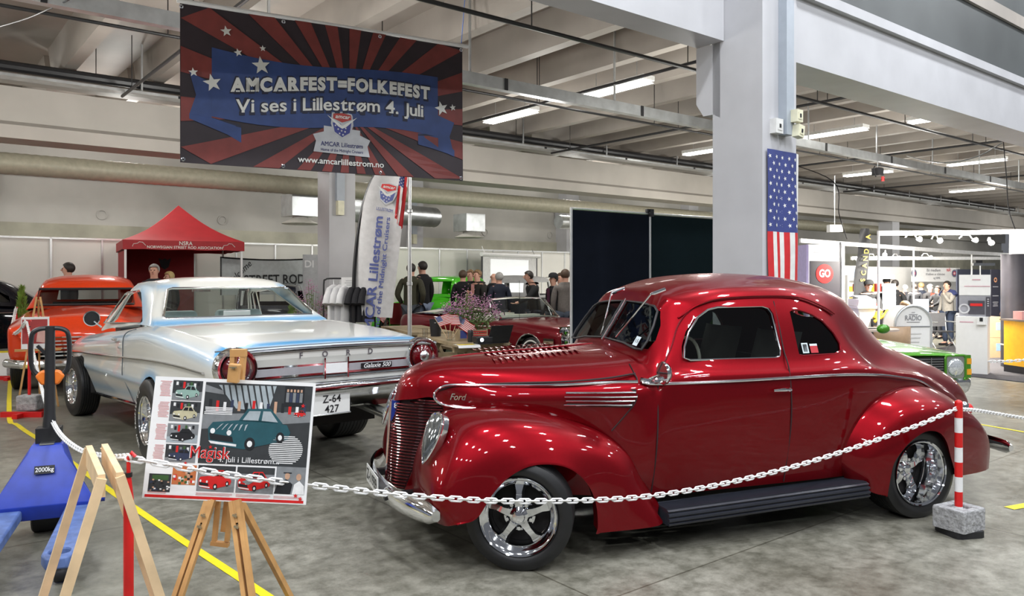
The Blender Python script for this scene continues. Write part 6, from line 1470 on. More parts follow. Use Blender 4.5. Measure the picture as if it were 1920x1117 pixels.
MB().box((-.17, -.05, .0), (.17, .20, .022)).build('keyboard_base', black, t, 0); m = MB(); m.add([(-.17, -.05, .02), (.17, -.05, .02), (.17, -.15, .24), (-.17, -.15, .24), (-.17, -.06, .02), (.17, -.06, .02), (.17, -.16, .24), (-.17, -.16, .24)], [(0, 1, 2, 3), (7, 6, 5, 4), (0, 4, 5, 1), (1, 5, 6, 2), (2, 6, 7, 3), (3, 7, 4, 0)]); m.build('screen_lid', black, t, 0)
p = on1(878, 647); t = thing('paper_sheet', 'white and yellow paper sheet hanging over the end of the near table', 'paper', tuple(p), TA)
MB().grid([[(x, y, z) for x in (-.15, .0, .15)] for y, z in ((.16, .003), (.02, .003), (-.035, .001), (-.06, -.03))]).build('sheet', white, t, 0); MB().box((-.12, -.0, .004), (.10, .13, .005)).build('yellow_print', mat('print_yellow', (.75, .58, .02), .5), t, 0)
t = thing('orange_box', 'bright orange box behind the flowers on the far table', 'box', tuple(on1(655, 604)+Vector((.1, .25, 0)))); MB().box((-.14, -.1, 0), (.14, .1, .15)).build('carton', mat('orange_plastic', '000000'), t, 0)
# ---------------------------------------------------------------- black partition, projection screen
q0, q1 = at(1071, 522, 9.95), at(1345, 522, 11.6); v_ = q1-q0; L = sqrt(v_.x**2+v_.y**2)
t = thing('black_partition', 'tall black fabric partition between the maroon convertible and the big column', 'partition', (q0.x, q0.y, 0), atan2(v_.y, v_.x))
bk = mat('black_fabric', (.005, .007, .013), .9, var=.1, scale=5, spec=.1)
MB().box((0, 0, .03), (L*.5-.01, .03, 2.48)).build('fabric_panel', bk, t, 0); MB().box((L*.5+.01, 0, .03), (L, .03, 2.48)).build('fabric_panel', mat('dark_teal_fabric', (.004, .010, .013), .9, spec=.1), t, 0)
MB().cyl((0, .015, 2.5), (L, .015, 2.5), .018, 8).build('top_rail', alu, t); 
for x in (.0, L*.5, L): MB().cyl((x, .0, 0), (x, .0, 2.5), .018, 10).build('post', alu, t)
m = MB(); m.box((L*.5-.03, -.04, 2.46), (L*.5+.04, .05, 2.56)); m.box((L*.5-.07, -.02, 2.52), (L*.5-.02, .02, 2.56)); m.build('clamp', black, t, 0)
for x in (.2, L*.5, L-.2): MB().box((x-.04, -.3, 0), (x+.04, .3, .03)).build('foot', black, t, 0)
q0, q1 = at(902, 522, 22.6), at(1007, 522, 24.9); v_ = q1-q0; L = sqrt(v_.x**2+v_.y**2)
t = thing('projection_screen', 'pull down projection screen with a bright projected picture on the back partition', 'screen', (q0.x, q0.y, 0), atan2(v_.y, v_.x))
MB().box((0, -.01, .35), (L, 0, 2.25)).build('screen_border', black, t, 0); MB().box((.07, -.016, .42), (L-.07, -.011, 2.25)).build('screen_cloth', mat('screen_white', (.75, .75, .75), .6), t, 0)
MB().box((.42, -.02, 1.0), (L-.5, -.017, 2.18)).build('projected_picture', mat('screen_lit', (.9, .93, .95), .6, emit=.35), t, 0); MB().cyl((-.05, -.05, 2.31), (L+.05, -.05, 2.31), .06, 12).build('roller_case', white, t); MB().cyl((0, -.01, .36), (L, -.01, .36), .02, 8).build('weight_bar', black, t)
for x in (.15, L-.15): MB().cyl((x, -.03, 2.3), (x, .1, 2.55), .01, 6).build('hanger', dchrome, t)
# ---------------------------------------------------------------- people
def skinmesh(chains, rad, root):
    """chains: lists of joint names; rad: name -> (pos, r)"""
    names = list(rad); idx = {n: i for i, n in enumerate(names)}; ed = set()
    for c in chains:
        for a, b in zip(c, c[1:]): ed.add((idx[a], idx[b]))
    me = bpy.data.meshes.new('p'); me.from_pydata([rad[n][0] for n in names], list(ed), [])
    o = bpy.data.objects.new('p', me); C.objects.link(o); m = o.modifiers.new('s', 'SKIN')
    sv = me.skin_vertices[0].data
    for n in names:
        r = rad[n][1]; sv[idx[n]].radius = r if isinstance(r, tuple) else (r, r); sv[idx[n]].use_root = (n == root)
    m.use_smooth_shade = True; m.branch_smoothing = .6
    s = o.modifiers.new('u', 'SUBSURF'); s.levels = s.render_levels = 1
    dg = bpy.context.evaluated_depsgraph_get(); dg.update()
    out = bpy.data.meshes.new_from_object(o.evaluated_get(dg)); bpy.data.objects.remove(o)
    out.polygons.foreach_set('use_smooth', [True]*len(out.polygons)); return out
ARMS = {  # elbow, wrist, hand tip for the left side (x positive); mirrored for the right
 'down': ((.235, .03, 1.14), (.25, -.06, .91), (.245, -.10, .80)), 'pocket': ((.27, .08, 1.14), (.20, -.05, .96), (.15, -.08, .92)),
 'front': ((.24, -.03, 1.13), (.10, -.24, 1.16), (.03, -.27, 1.20)), 'face': ((.22, -.14, 1.17), (.08, -.20, 1.40), (.03, -.17, 1.50)),
 'reach': ((.22, -.18, 1.20), (.18, -.42, 1.10), (.16, -.52, 1.08)), 'phone': ((.23, -.06, 1.13), (.10, -.28, 1.22), (.06, -.33, 1.27))}
PCACHE = {}
def pose(la, ra, lean=0, sit=False, look=0):
    key = (la, ra, lean, sit, look)
    if key in PCACHE: return PCACHE[key]
    def J(x, y, z):  # lean the upper body forward about the hips
        if z > .95: dz = z-.95; return (x, y-dz*sin(lean), .95+dz*cos(lean))
        return (x, y, z)
    hd = lambda x, y, z: J(x, y-look*(z-1.5)*.55, z-look*.03)
    b = {'pel': (J(0, .01, .95), (.148, .112)), 'wai': (J(0, .0, 1.12), (.145, .108)), 'che': (J(0, .0, 1.30), (.162, .118)), 'upc': (J(0, .015, 1.42), (.135, .09)),
         'nec': (J(0, .015, 1.50), .060), 'jaw': (hd(0, -.012, 1.565), (.068, .076)), 'hed': (hd(0, -.008, 1.65), (.080, .098)), 'top': (hd(0, .004, 1.725), (.062, .074))}
    ch = [['pel', 'wai', 'che', 'upc', 'nec', 'jaw', 'hed', 'top']]
    hands = []
    for s, arm, k in ((1, la, 'l'), (-1, ra, 'r')):
        e, w_, h = ARMS[arm]
        b['sh'+k] = (J(.185*s, .015, 1.42), .058); b['el'+k] = (J(e[0]*s, e[1], e[2]), .041); b['wr'+k] = (J(w_[0]*s, w_[1], w_[2]), .028); b['ha'+k] = (J(*[(w_[i]+(h[i]-w_[i])*.55)*(s if i == 0 else 1) for i in range(3)]), (.033, .02))
        ch.append(['upc', 'sh'+k, 'el'+k, 'wr'+k, 'ha'+k]); hands.append((Vector(b['wr'+k][0]), Vector(J(h[0]*s, h[1], h[2])), s))
        if sit: b['hi'+k] = ((.09*s, -.03, .90), .085); b['kn'+k] = ((.11*s, -.43, .93), .062); b['an'+k] = ((.11*s, -.42, .50), .042); b['to'+k] = ((.12*s, -.58, .44), .035)
        else: b['hi'+k] = ((.09*s, .01, .87), .085); b['kn'+k] = ((.10*s, -.01, .49), .058); b['an'+k] = ((.105*s, .03, .09), .040); b['to'+k] = ((.12*s, -.13, .035), .034)
        ch.append(['pel', 'hi'+k, 'kn'+k, 'an'+k, 'to'+k])
    body = skinmesh(ch, b, 'pel')
    # nose, ears, fingers belong to the body mesh
    bm = bmesh.new(); bm.from_mesh(body); mb = MB(); f = Vector(b['hed'][0]); dn = (Vector(b['hed'][0])-Vector(b['top'][0])).normalized()
    mb.tube([f+Vector((0, -.072, .02)), f+Vector((0, -.105, -.022)), f+Vector((0, -.072, -.042))], [.008, .016, .010], 6)
    for s in (-1, 1): mb.ell(tuple(f+Vector((.075*s, .01, -.01))), (.012, .022, .032), 8, 6)
    for w_, t_, s in hands:
        d = (t_-w_).normalized(); sd = d.cross(Vector((0, 1, 0)) if abs(d.y) < .8 else Vector((0, 0, 1))).normalized(); nrm = sd.cross(d)
        for q, (off, ln) in enumerate(((-.024, .060), (-.008, .070), (.008, .066), (.024, .052))):
            p0 = w_+d*.075+sd*off; mb.tube([p0, p0+d*ln*.55+nrm*.004, p0+d*ln+nrm*.022], [.0088, .008, .006], 6)
        p0 = w_+d*.03+sd*.028*(-s); mb.tube([p0, p0+d*.03+sd*.025*(-s), p0+d*.06+sd*.024*(-s)], [.010, .009, .007], 6)
    k = len(bm.verts); vs = [bm.verts.new(v) for v in mb.v]; bm.verts.index_update()
    for fc in mb.f:
        try: bm.faces.new([vs[i] for i in fc]).smooth = True
        except ValueError: pass
    bm.to_mesh(body); bm.free()
    grow = lambda n, r: (b[n][0], tuple(x+r for x in b[n][1]) if isinstance(b[n][1], tuple) else b[n][1]+r)
    tb = {n: grow(n, .024) for n in ('pel', 'wai', 'che', 'upc')}; tb['col'] = ((Vector(b['nec'][0])+Vector((0, 0, .02)))[:], .098); tb['tra'] = ((Vector(b['upc'][0])*.5+Vector(b['nec'][0])*.5)[:], (.165, .120)); tb['hem'] = ((b['pel'][0][0], b['pel'][0][1], b['pel'][0][2]-.09), (.160, .125)); tc = [['hem', 'pel', 'wai', 'che', 'upc', 'tra', 'col']]
    for k in 'lr':
        for n, r in (('sh', .034), ('el', .022), ('wr', .016)): tb[n+k] = grow(n+k, r)
        tc.append(['upc', 'sh'+k, 'el'+k, 'wr'+k])
    topm = skinmesh(tc, tb, 'wai')
    tb2 = {n: v for n, v in tb.items() if n[:2] != 'wr'}; tee = skinmesh([[x for x in c if x[:2] != 'wr'] for c in tc], tb2, 'wai')
    lb = {'pel': ((0, .01, .94), (.150, .115))}; lc = []
    for k in 'lr': lb.update({n+k: grow(n+k, r) for n, r in (('hi', .018), ('kn', .022), ('an', .026))}); lc.append(['pel', 'hi'+k, 'kn'+k, 'an'+k])
    leg = skinmesh(lc, lb, 'pel')
    PCACHE[key] = (body, topm, tee, leg, b); return PCACHE[key]
def cloth(h, nm=None):
    return mat('cloth_'+h, '#'+h, .85, var=.12, scale=25)
hairm = {k: mat('hair_'+k, c, .6, var=.25, scale=60) for k, c in (('dark', (.018, .013, .010)), ('brown', (.07, .04, .022)), ('grey', (.32, .31, .30)), ('blonde', (.55, .40, .18)), ('sandy', (.22, .13, .06)))}
eye_m = mat('eye_dark', (.01, .008, .008), .2)
def person(px, ytop, d, face, label, top='202024', leg='2a2c34', hair='dark', la='down', ra='down', lean=0, sit=False, look=0, cap=None, tee=False, bald=False, height=None, extra=None, longh=False, zoff=None):
    """face: heading in degrees, 0 = towards the camera, positive turns to its left seen from above"""
    H_ = EYE+(HZ-ytop)*d/FPX; base = at(px, HZ, d); base.z = 0
    k = H_/1.79 if not height else height/1.79
    body, topm, teem, legm, b = pose(la, ra, lean, sit, look)
    o = bpy.data.objects.new('person', body); C.objects.link(o); body.materials.clear() if not body.materials else None
    def slot(ob, m_):
        if not ob.data.materials: ob.data.materials.append(m_)
        ob.material_slots[0].link = 'OBJECT'; ob.material_slots[0].material = m_
    slot(o, skin); o.location = base if zoff is None else base+Vector((0, 0, zoff)); o.rotation_euler = (0, 0, radians(face)); o.scale = (k,)*3
    tag(o, label, 'person')
    def child(nm, me, m_):
        c = bpy.data.objects.new(nm, me); C.objects.link(c); c.parent = o; slot(c, m_); return c
    child('shirt' if tee else 'jacket', teem if tee else topm, cloth(top)); child('trousers', legm, cloth(leg))
    for s in 'lr':
        t_, a_ = Vector(b['to'+s][0]), Vector(b['an'+s][0]); m = MB(); m.tube([a_+Vector((0, .045, -.045)), (a_+t_)/2+Vector((0, 0, -.02)), t_+Vector((0, -.035, .0))], [.040, .048, .034], 10, False, .8); m.build('shoe', cloth('18161a'), o, 60)
    hc = Vector(b['hed'][0]); fwd = -.016
    if not bald:
        m = MB(); vs = []; fs = []; n, mm = 18, 12
        for i in range(mm+1):
            th = pi*i/mm*.80
            for j in range(n):
                a = 2*pi*j/n; fr = -sin(a)   # 1 at the front
                r_ = Vector((.094*sin(th)*cos(a), .106*sin(th)*sin(a), .102*cos(th)))
                lim = -.078 if fr < .25 else (.048 if fr > .6 else .0)
                if longh and fr < .5: lim = -.16
                if r_.z < lim: r_.z = lim; r_.x *= .97; r_.y *= .97
                vs.append(tuple(hc+Vector((0, .014, .018))+r_))
        for i in range(mm):
            for j in range(n): fs.append((i*n+j, (i+1)*n+j, (i+1)*n+(j+1) % n, i*n+(j+1) % n))
        m.add(vs, fs); m.build('hair', hairm[hair], o, 60, True, False)
    if cap:
        m = MB(); m.lathe([(.106, 0), (.108, .03), (.095, .075), (.055, .105), (0, .112)], 20, 'z', tuple(hc+Vector((0, .0, .035)))); m.grid([[tuple(hc+Vector((x, y-.095, .045-abs(x)*.15))) for x in (-.075, -.04, 0, .04, .075)] for y in (0, -.04, -.085)]); m.build('cap', cloth(cap), o, 50)
    m = MB()
    for s in (-1, 1): m.ell(tuple(hc+Vector((.030*s, -.079, .004))), (.012, .008, .007), 8, 6)
    m.build('eyes', eye_m, o, 60)
    m = MB(); m.ell(tuple(hc+Vector((0, -.076, -.062))), (.024, .009, .006), 8, 6); m.build('mouth', mat('lips', (.35, .12, .10), .5), o)
    if extra: extra(o, b)
    return o
def badge(cx, cz, w_, h, colr, y=-.145, nm='shirt_print'):
    return lambda o, b: MB().box((cx-w_/2, y-.004, cz-h/2), (cx+w_/2, y, cz+h/2)).build(nm, cloth(colr), o, 0)
person(128, 489, 14.75, -80, 'man in profile with short dark hair walking behind the orange coupe', '3a3d42', hair='dark')
person(289, 492, 15.0, 10, 'grey haired man in a dark shirt in front of the red tent', '23262c', hair='grey')
person(317, 506, 15.9, -35, 'blonde woman beside the grey haired man at the red tent', '1c1c20', hair='blonde', longh=True)
person(771, 491, 17.2, 172, 'man in an olive jacket standing with his back turned behind the flagpole', '3b3a2b', '4a5058', la='pocket', ra='pocket')
person(792, 487, 17.6, -125, 'man in a black T shirt with orange sleeve print beside the man in olive', '0c0c10', '7c88a0', hair='dark', tee=False, extra=lambda o, b: MB().box((.185, -.03, 1.30), (.235, .03, 1.36)).build('sleeve_print', cloth('d8591c'), o, 0))
person(868, 504, 18.0, 165, 'man in a black jacket with his back turned beside the lime hot rod', '0e0f12', '1e1f24', hair='brown')
person(882, 503, 18.5, -30, 'sandy haired man peeking out behind the man in the black jacket', '17181c', hair='sandy')
person(895, 503, 17.45, -40, 'man in a dark jacket over a pink shirt raising his hand to his mouth', '1b1713', '3d3428', hair='sandy', la='phone', ra='front', extra=badge(0, 1.27, .09, .36, 'c48d84'))
person(926, 507, 17.7, 160, 'bald man in a dark shirt with back turned before the projection screen', '14161c', hair='grey', bald=True)
person(936, 508, 17.1, 195, 'grey haired man in a navy jacket standing with his back to us before the screen', '151b2c', hair='grey')
person(1003, 503, 16.35, -70, 'dark bearded man in a black cardigan leaning over the convertible', '101114', '2c3342', hair='dark', la='reach', ra='down', lean=.15, look=.5, extra=badge(0, 1.32, .06, .25, 'b8b4ac'))
person(1038, 511, 16.5, -55, 'man in a black cap and purple shirt beyond the convertible windshield', '16161a', cap='15161a', extra=badge(0, 1.30, .10, .3, '5a2a44'))
person(1051, 509, 17.3, -40, 'young man with brown hair behind the man in grey', '3c3530', hair='brown')
person(1060, 502, 15.75, 165, 'man in a grey sweater with his back turned beside the black partition', '6c6763', '333b48', hair='brown')
# right hand booths
person(1628, 523, 16.0, -15, 'man in a black and yellow jersey and black cap behind the booth counter', '121214', cap='141416', la='reach', ra='front', look=.5, extra=badge(0, 1.28, .20, .10, 'd9a441', -.15))
person(1663, 521, 19.8, -45, 'man in a black cap and black T shirt beyond the booth post', '101014', cap='101012', tee=True)
person(1679, 522, 18.5, 165, 'person in black with back turned leaning over the booth table', '0d0d10', la='reach', tee=True, lean=.1)
person(1697, 532, 22.5, 175, 'grey haired man with back turned at the far club table', '15161c', hair='grey')
person(1715, 530, 21.8, 165, 'man in dark clothes with back turned at the far club table', '14151a', la='pocket')
person(1727, 528, 22.5, 190, 'man in a navy coat with back turned at the far club table', '161c2a', hair='sandy')
person(1744, 531, 21.5, 5, 'man in a dark jacket with red collar facing us at the far club table', '141315', hair='grey', la='front', ra='front', extra=badge(0, 1.36, .15, .22, '9a2a1a'))
person(1758, 534, 21.0, -70, 'person in dark clothes reaching out with a paper behind the man in the hoodie', '121216', la='reach', ra='reach')
person(1777, 524, 18.8, -75, 'man in a grey and blue hoodie and jeans holding his hand to his face', '8d8880', '252f42', hair='dark', la='face', ra='down', look=.3, extra=lambda o, b: MB().tube([(-.24, .02, 1.36), (-.17, .02, 1.44), (0, .03, 1.465), (.17, .02, 1.44), (.24, .02, 1.36)], .078, 10).build('hoodie_yoke', cloth('232b52'), o))
person(1697, 560, 14.2, 150, 'seated man in a black T shirt with his arm on the booth table', '0e0e10', hair='sandy', la='reach', ra='pocket', sit=True, tee=True, height=1.78, zoff=EYE+(HZ-560)*14.2/FPX-1.79+.0)
person(1858, 528, 19.5, -10, 'man in a blue puffer jacket behind the dark roll up banner', '1d2740')
# ---------------------------------------------------------------- booths on the right
carp = mat('carpet_dark', (.055, .052, .058), .95, var=.25, scale=60)
def gpoly(pix_, z): return [tuple(ground(*p)+Vector((0, 0, z))) for p in pix_]
m = MB(); P = gpoly([(1620, 672), (1790, 703), (2150, 742), (2150, 668), (1850, 640)], 0)
m.add(P+[(x, y, .012) for x, y, z in P], [(0, 1, 2, 3, 4), (5, 6, 7, 8, 9)]+[(i, i+5, (i+1) % 5+5, (i+1) % 5) for i in range(5)])
tag(m.build('carpet', carp, None, 0), 'dark grey booth carpet lying on the floor at the right edge', 'carpet')
bw = mat('booth_white', (.80, .79, .77), .5, var=.02)
def panelthing(name, label, cat, pxa, pxb, da, db, z0, z1, m_, th=.04):
    a, b = at(pxa, HZ, da), at(pxb, HZ, db); v_ = b-a; L = sqrt(v_.x**2+v_.y**2)
    t = thing(name, label, cat, (a.x, a.y, 0), atan2(v_.y, v_.x)); MB().box((0, 0, z0), (L, th, z1)).build('panel', m_, t, 0); return t, L
def zpx(y, d): return EYE+(HZ-y)*d/FPX
# GO wall
t, L = panelthing('booth_wall', 'black and white booth wall with a red round GO sign right of the flag', 'booth wall', 1515, 1579, 15.0, 15.15, 0, zpx(458, 15), bw)
MB().box((.04, -.012, .3), (L-.05, 0, zpx(489, 15))).build('black_graphic', mat('graphic_black', (.018, .014, .022), .5), t, 0)
m = MB(); m.lathe([(0, -.02), (.185, -.018), (.185, -.013)], 32, 'y', (L*.47, 0, zpx(513, 15))); so = m.build('red_disc', red, t, 30)
m = MB(); text(m, 'GO', frame((L*.47, -.024, zpx(513, 15)), (1, 0, 0), (0, 0, 1)), .2, .24, .03); m.build('disc_lettering', white, so, 0)
m = MB(); text(m, 'WWW.GOCARS.NO', frame((L*.5, -.006, zpx(473, 15)), (1, 0, 0), (0, 0, 1)), .06, L*.7, .0); m.build('header_lettering', mat('print_grey', '888888'), t, 0)
m = MB(); m.lathe([(.07, -.016), (.16, -.016)], 24, 'y', (L*.47, 0, zpx(560, 15))); m.box((.25, -.03, zpx(585, 15)), (L-.2, -.014, zpx(560, 15))); m.build('graphic_radio', mat('graphic_violet', (.10, .06, .16), .5), t, 0)
MB().box((L-.03, -.03, 0), (L+.03, .05, zpx(455, 15.4))).build('corner_post', alu, t, 0)
panelthing('booth_wall', 'white and purple booth wall partly hidden by the column flag', 'booth wall', 1470, 1512, 15.8, 14.6, 0, zpx(460, 15), mat('graphic_lilac', (.42, .36, .62), .5))
# white back walls with club banner
t, L = panelthing('booth_wall', 'long white back wall of the club booth', 'booth wall', 1580, 1800, 24, 27.5, 0, zpx(500, 25), bw)
a, b = at(1708, HZ, 24.6), at(1792, HZ, 25.4); v_ = b-a; Lb = v_.length
t = thing('cloth_banner', 'white club membership banner with grey and red lettering on the booth back wall', 'banner', (a.x, a.y, 0), atan2(v_.y, v_.x))
MB().box((0, -.02, zpx(528, 25)), (Lb, -.01, zpx(502, 25))).build('cloth', white, t, 0); zc = zpx(514, 25)
m = MB(); gy = mat('print_grey', (.25, .25, .27), .5); text(m, 'Bli medlem', frame((Lb*.48, -.03, zc+.125), (1, 0, 0), (0, 0, 1)), .13, .62, .01); text(m, 'Klubben er tilsluttet', frame((Lb*.52, -.03, zc), (1, 0, 0), (0, 0, 1)), .11, .86, .006); text(m, 'og NMK', frame((Lb*.55, -.03, zc-.12), (1, 0, 0), (0, 0, 1)), .1, .32, .006)
m.mt(1); text(m, 'NÅ!', frame((Lb*.82, -.03, zc+.13), (1, 0, 0), (0, 0, 1)), .13, .18, .015); m.build('lettering', [mat('print_dark_grey', (.22, .22, .24), .5), red], t, 0)
m = MB()
for x in (.10, Lb-.1):
    for k in range(3): m.mt(k).lathe([(.04+.03*k, -.03), (.065+.03*k, -.03)], 16, 'y', (x, 0, zc+.03))
m.build('round_emblems', [red, fbl, gy], t, 0)
a, b = at(1572, HZ, 23.8), at(1640, HZ, 24.0)
t = thing('cloth_banner', 'white emblem banner behind the black feather flag', 'banner', (a.x, a.y, 0), .1)
MB().box((0, -.02, 1.55), (.9, -.01, 2.0)).build('cloth', white, t, 0); m = MB(); m.prism([(.45-.12, 1.9), (.45+.12, 1.9), (.45+.1, 1.7), (.45, 1.62), (.45-.1, 1.7)], -.03, -.02, 'y'); m.build('emblem', mat('emblem_blue', (.25, .33, .45), .5), t, 0)
# black feather flag SCANDIA
t = thing('feather_flag', 'black feather flag with yellow vertical lettering inside the right booth', 'flag', tuple(at(1614, HZ, 18)+Vector((0, 0, -EYE))), .1)
f_ = lambda px, py: ((px-1614)/FPX*18, zpx(py, 18))
g = [[Vector((f_(a, y)[0]+(f_(b, y)[0]-f_(a, y)[0])*k/5, .03*sin(k+y*.05), f_(a, y)[1])) for k in range(6)] for a, b, y in ((1600, 1623, 600), (1601, 1626, 528), (1606, 1630, 480), (1611, 1633, 440), (1615, 1632, 428))]
MB().grid(surf(g, 3, 2)).build('cloth', mat('feather_black', (.02, .02, .022), .6), t, 60)
m = MB(); p0 = f_(1616, 525)
for k, ch in enumerate('SCANDIA'): text(m, ch, frame((p0[0]+.022*k, -.05, p0[1]+.165*k), (0, 0, 1), (-1, 0, 0)), .16, None, .015)
m.build('lettering', mat('print_gold', (.62, .42, .08), .5), t, 0)
MB().cyl((f_(1600, 600)[0], 0, 0), (f_(1600, 600)[0], 0, 1.2), .02, 8).build('pole', black, t); MB().lathe([(0, .03), (.25, .02), (.25, 0), (0, 0)], 16, 'z', (f_(1600, 600)[0], 0, 0)).build('base', black, t)
# booth frames with spot lights
tr = mat('truss_white', (.70, .70, .70), .4, .2)
lit = mat('spot_lit', (1, .90, .72), .4, emit=22)
def truss(label, pts, posts, spots, h=.09, hp=.022, pw_=150):
    t = thing('booth_gantry', label, 'booth frame', (pts[0][0], pts[0][1], 0)); o0 = Vector((pts[0][0], pts[0][1], 0))
    for a, b in zip(pts, pts[1:]): MB().bar(Vector(a)-o0, Vector(b)-o0, .05, h).build('beam', tr, t, 0)
    for p in posts: p = Vector(p)-o0; MB().cyl((p.x, p.y, 0), (p.x, p.y, p.z), hp, 12).build('post', tr, t)
    for i, (p, rz) in enumerate(spots):
        s = thing('spot_light', '%s booth spotlight from the left on the %s' % (('first lit', 'second lit', 'third lit', 'fourth lit', 'fifth lit', 'sixth lit')[i], label.split(' ', 1)[1]), 'spotlight', tuple(p), rz, 'booth spotlights')
        MB().tube([(0, .1, .0), (0, .02, .06), (0, -.12, .05), (0, -.18, -.02)], .012, 6).build('arm', white, s)
        m = MB(); m.lathe([(.015, -.13), (.035, -.16), (.052, -.22), (.048, -.22), (.015, -.14)], 16, 'y', (0, -.05, -.05)); m.build('reflector', white, s)
        MB().lathe([(0, -.235), (.044, -.232)], 16, 'y', (0, -.03, -.05)).build('lamp', lit, s)
        L_ = lamp('spot_glow', tuple(Vector(p)+Vector((0, -.4, -.1))), .12, pw_, (1, .95, .86), None, (radians(35), 0, rz)); 
F1 = [at(1646, 437, 14.6), at(1808, 436, 15.0), at(1990, 432, 15.4)]
truss('front white beam of the right booth', F1, [at(1647, 437, 14.6)], [(at(x, y-6, 14.8), R.uniform(-.6, .6)) for x, y in ((1705, 450), (1751, 453), (1807, 452), (1854, 457))])
F2 = [at(1500, 451, 16.5), at(1640, 461, 17.6), at(1712, 466, 18.4), at(1825, 474, 20.5), at(1900, 478, 22)]
truss('middle white beam of the right booth', F2, [at(1713, 466, 18.4), at(1822, 474, 20.5), at(1582, 456, 17)], [(at(x, y, 18), R.uniform(-.6, .6)) for x, y in ((1660, 474),)], pw_=40)
F3 = [at(1596, 484, 21), at(1720, 484, 22), at(1890, 484, 24)]
truss('rear white beam of the right booth', F3, [at(1607, 484, 21)], [(at(x, y-4, 21.3), R.uniform(-.6, .6)) for x, y in ((1632, 484), (1677, 484), (1733, 483))])
# display with car radio picture
a, b = at(1792, HZ, 13.35), at(1854, HZ, 13.05); v_ = b-a; L = sqrt(v_.x**2+v_.y**2); an = atan2(v_.y, v_.x)
t = thing('display_stand', 'white product display with a car radio picture behind the green car', 'display', (a.x, a.y, 0), an)
zz = lambda y: zpx(y, 13.5)
MB().box((0, 0, 0), (L*.96, .30, zz(592))).build('cabinet', bw, t, 0); MB().box((.02, .2, zz(592)), (L, .24, zz(551))).build('picture_panel', mat('picture_grey', (.30, .30, .33), .5), t, 0); MB().box((.02, .19, zz(553)), (L, .25, zz(515))).build('header', bw, t, 0)
m = MB(); m.mt(0).box((.16, .185, zz(588)), (.40, .2, zz(563))); m.mt(1).box((.19, .18, zz(573)), (.37, .186, zz(568))); m.mt(2).lathe([(.06, .18), (.085, .18)], 20, 'y', (.10, 0, zz(578))); m.mt(0).box((.42, .185, zz(592)), (L, .195, zz(556))); m.mt(2)
for k in range(4): m.box((.44, .18, zz(559+4*k)), (L-.02, .186, zz(561+4*k)))
m.build('radio_picture', [mat('picture_dark', (.06, .055, .07), .4), red, mat('picture_silver', (.5, .5, .52), .4)], t, 0)
m = MB(); m.box((.22, .183, zz(525)), (.34, .19, zz(523))); m.box((.10, .183, zz(537)), (.48, .19, zz(535.5))); m.box((.06, -.004, zz(603)), (.26, 0, zz(601))); m.build('printed_lines', mat('print_pink', (.60, .35, .40), .5), t, 0)
MB().box((L*.66, -.06, zz(606)), (L*.92, .0, zz(592))).build('card_holder', bw, t, 0); MB().box((L*.74, -.065, zz(600)), (L*.84, -.06, zz(593))).build('card', black, t, 0)
# radio A-board
p = at(1712, HZ, 13.3); p.z = 0
t = thing('a_board', 'white round topped A board with the word RADIO behind the green car', 'sign', tuple(p), .12)
w_ = .33; zt_ = zpx(573, 13.3)
out = [(-w_, .06), (w_, .06)]+[(w_*cos(a), zt_-w_+w_*sin(a)) for a in [pi*i/16 for i in range(17)]]
m = MB(); m.prism(out, 0, .03, 'y'); m.build('front_board', bw, t, 30); m = MB(); m.prism(out, .32, .35, 'y'); m.build('rear_board', bw, t, 30)
m = MB(); q = out[2:]; m.tube([(w_, 0, .0)]+[(x, -.0, z) for x, z in q]+[(-w_, 0, 0)], .022, 8); fo = m.build('frame', mat('frame_silver', (.55, .56, .56), .35, .5), t); MB().box((-w_+.03, -.012, zt_-.36), (w_-.03, -.006, zt_-.345)).build('divider', gy, t, 0)
m = MB(); text(m, 'RADIO', frame((0, -.010, zt_-.21), (1, 0, 0), (0, 0, 1)), .12, .30, .008)
for z, ww in ((-.11, .06), (-.145, .16), (-.275, .24)): m.box((-ww/2, -.010, zt_+z-.006), (ww/2, -.008, zt_+z+.002))
m.build('lettering', mat('print_dark_grey', '444444'), t, 0); m = MB()
for k in range(4): m.box((-.2+.03*k, -.009, zt_-.48-.07*k), (.15-.02*k, -.008, zt_-.465-.07*k))
m.build('faint_writing', mat('print_faint', (.62, .61, .60), .5), t, 0)
# counter with printer, tables, chairs
p = at(1610, HZ, 14.8); p.z = 0
t = thing('booth_counter', 'white booth counter with drawers beside the black feather flag', 'counter', tuple(p), .15)
MB().box((0, 0, .0), (.34, .5, zpx(578, 14.8))).build('body', bw, t, 0); MB().box((-.05, -.05, zpx(578, 14.8)), (.38, .5, zpx(574, 14.8))).build('top', bw, t, 0)
for k in range(3): MB().box((.02, -.012, .1+.3*k), (.32, 0, .37+.3*k)).build('drawer', mat('booth_white', 'ffffff'), t, 0)
t = thing('printer', 'white printer with paper on top of the booth counter', 'printer', tuple(p+Vector((.02, 0, zpx(574, 14.8)))), .2)
o = MB().box((-.02, .0, 0), (.36, .35, .14)).build('case', bw, t, 0); bake(o, [('BEVEL', dict(width=.02, segments=2))]); MB().grid([[(.02, .05, .15), (.3, .05, .15)], [(.0, .2, .2), (.28, .2, .2)], [(-.05, .32, .16), (.24, .32, .16)]]).build('paper', white, t, 0)
p = at(1628, HZ, 12.6); p.z = 0
t = thing('round_table', 'small pale table between the booth post and the green car mirror', 'table', tuple(p)); zt_ = .78
MB().lathe([(0, zt_), (.45, zt_), (.45, zt_+.03), (0, zt_+.03)], 28).build('tabletop', mat('table_pale', (.50, .40, .34), .5), t); MB().cyl((0, 0, .03), (0, 0, zt_), .035, 12).build('leg', dchrome, t); MB().lathe([(0, .03), (.25, .02), (.26, 0), (0, 0)], 20).build('base', dchrome, t)
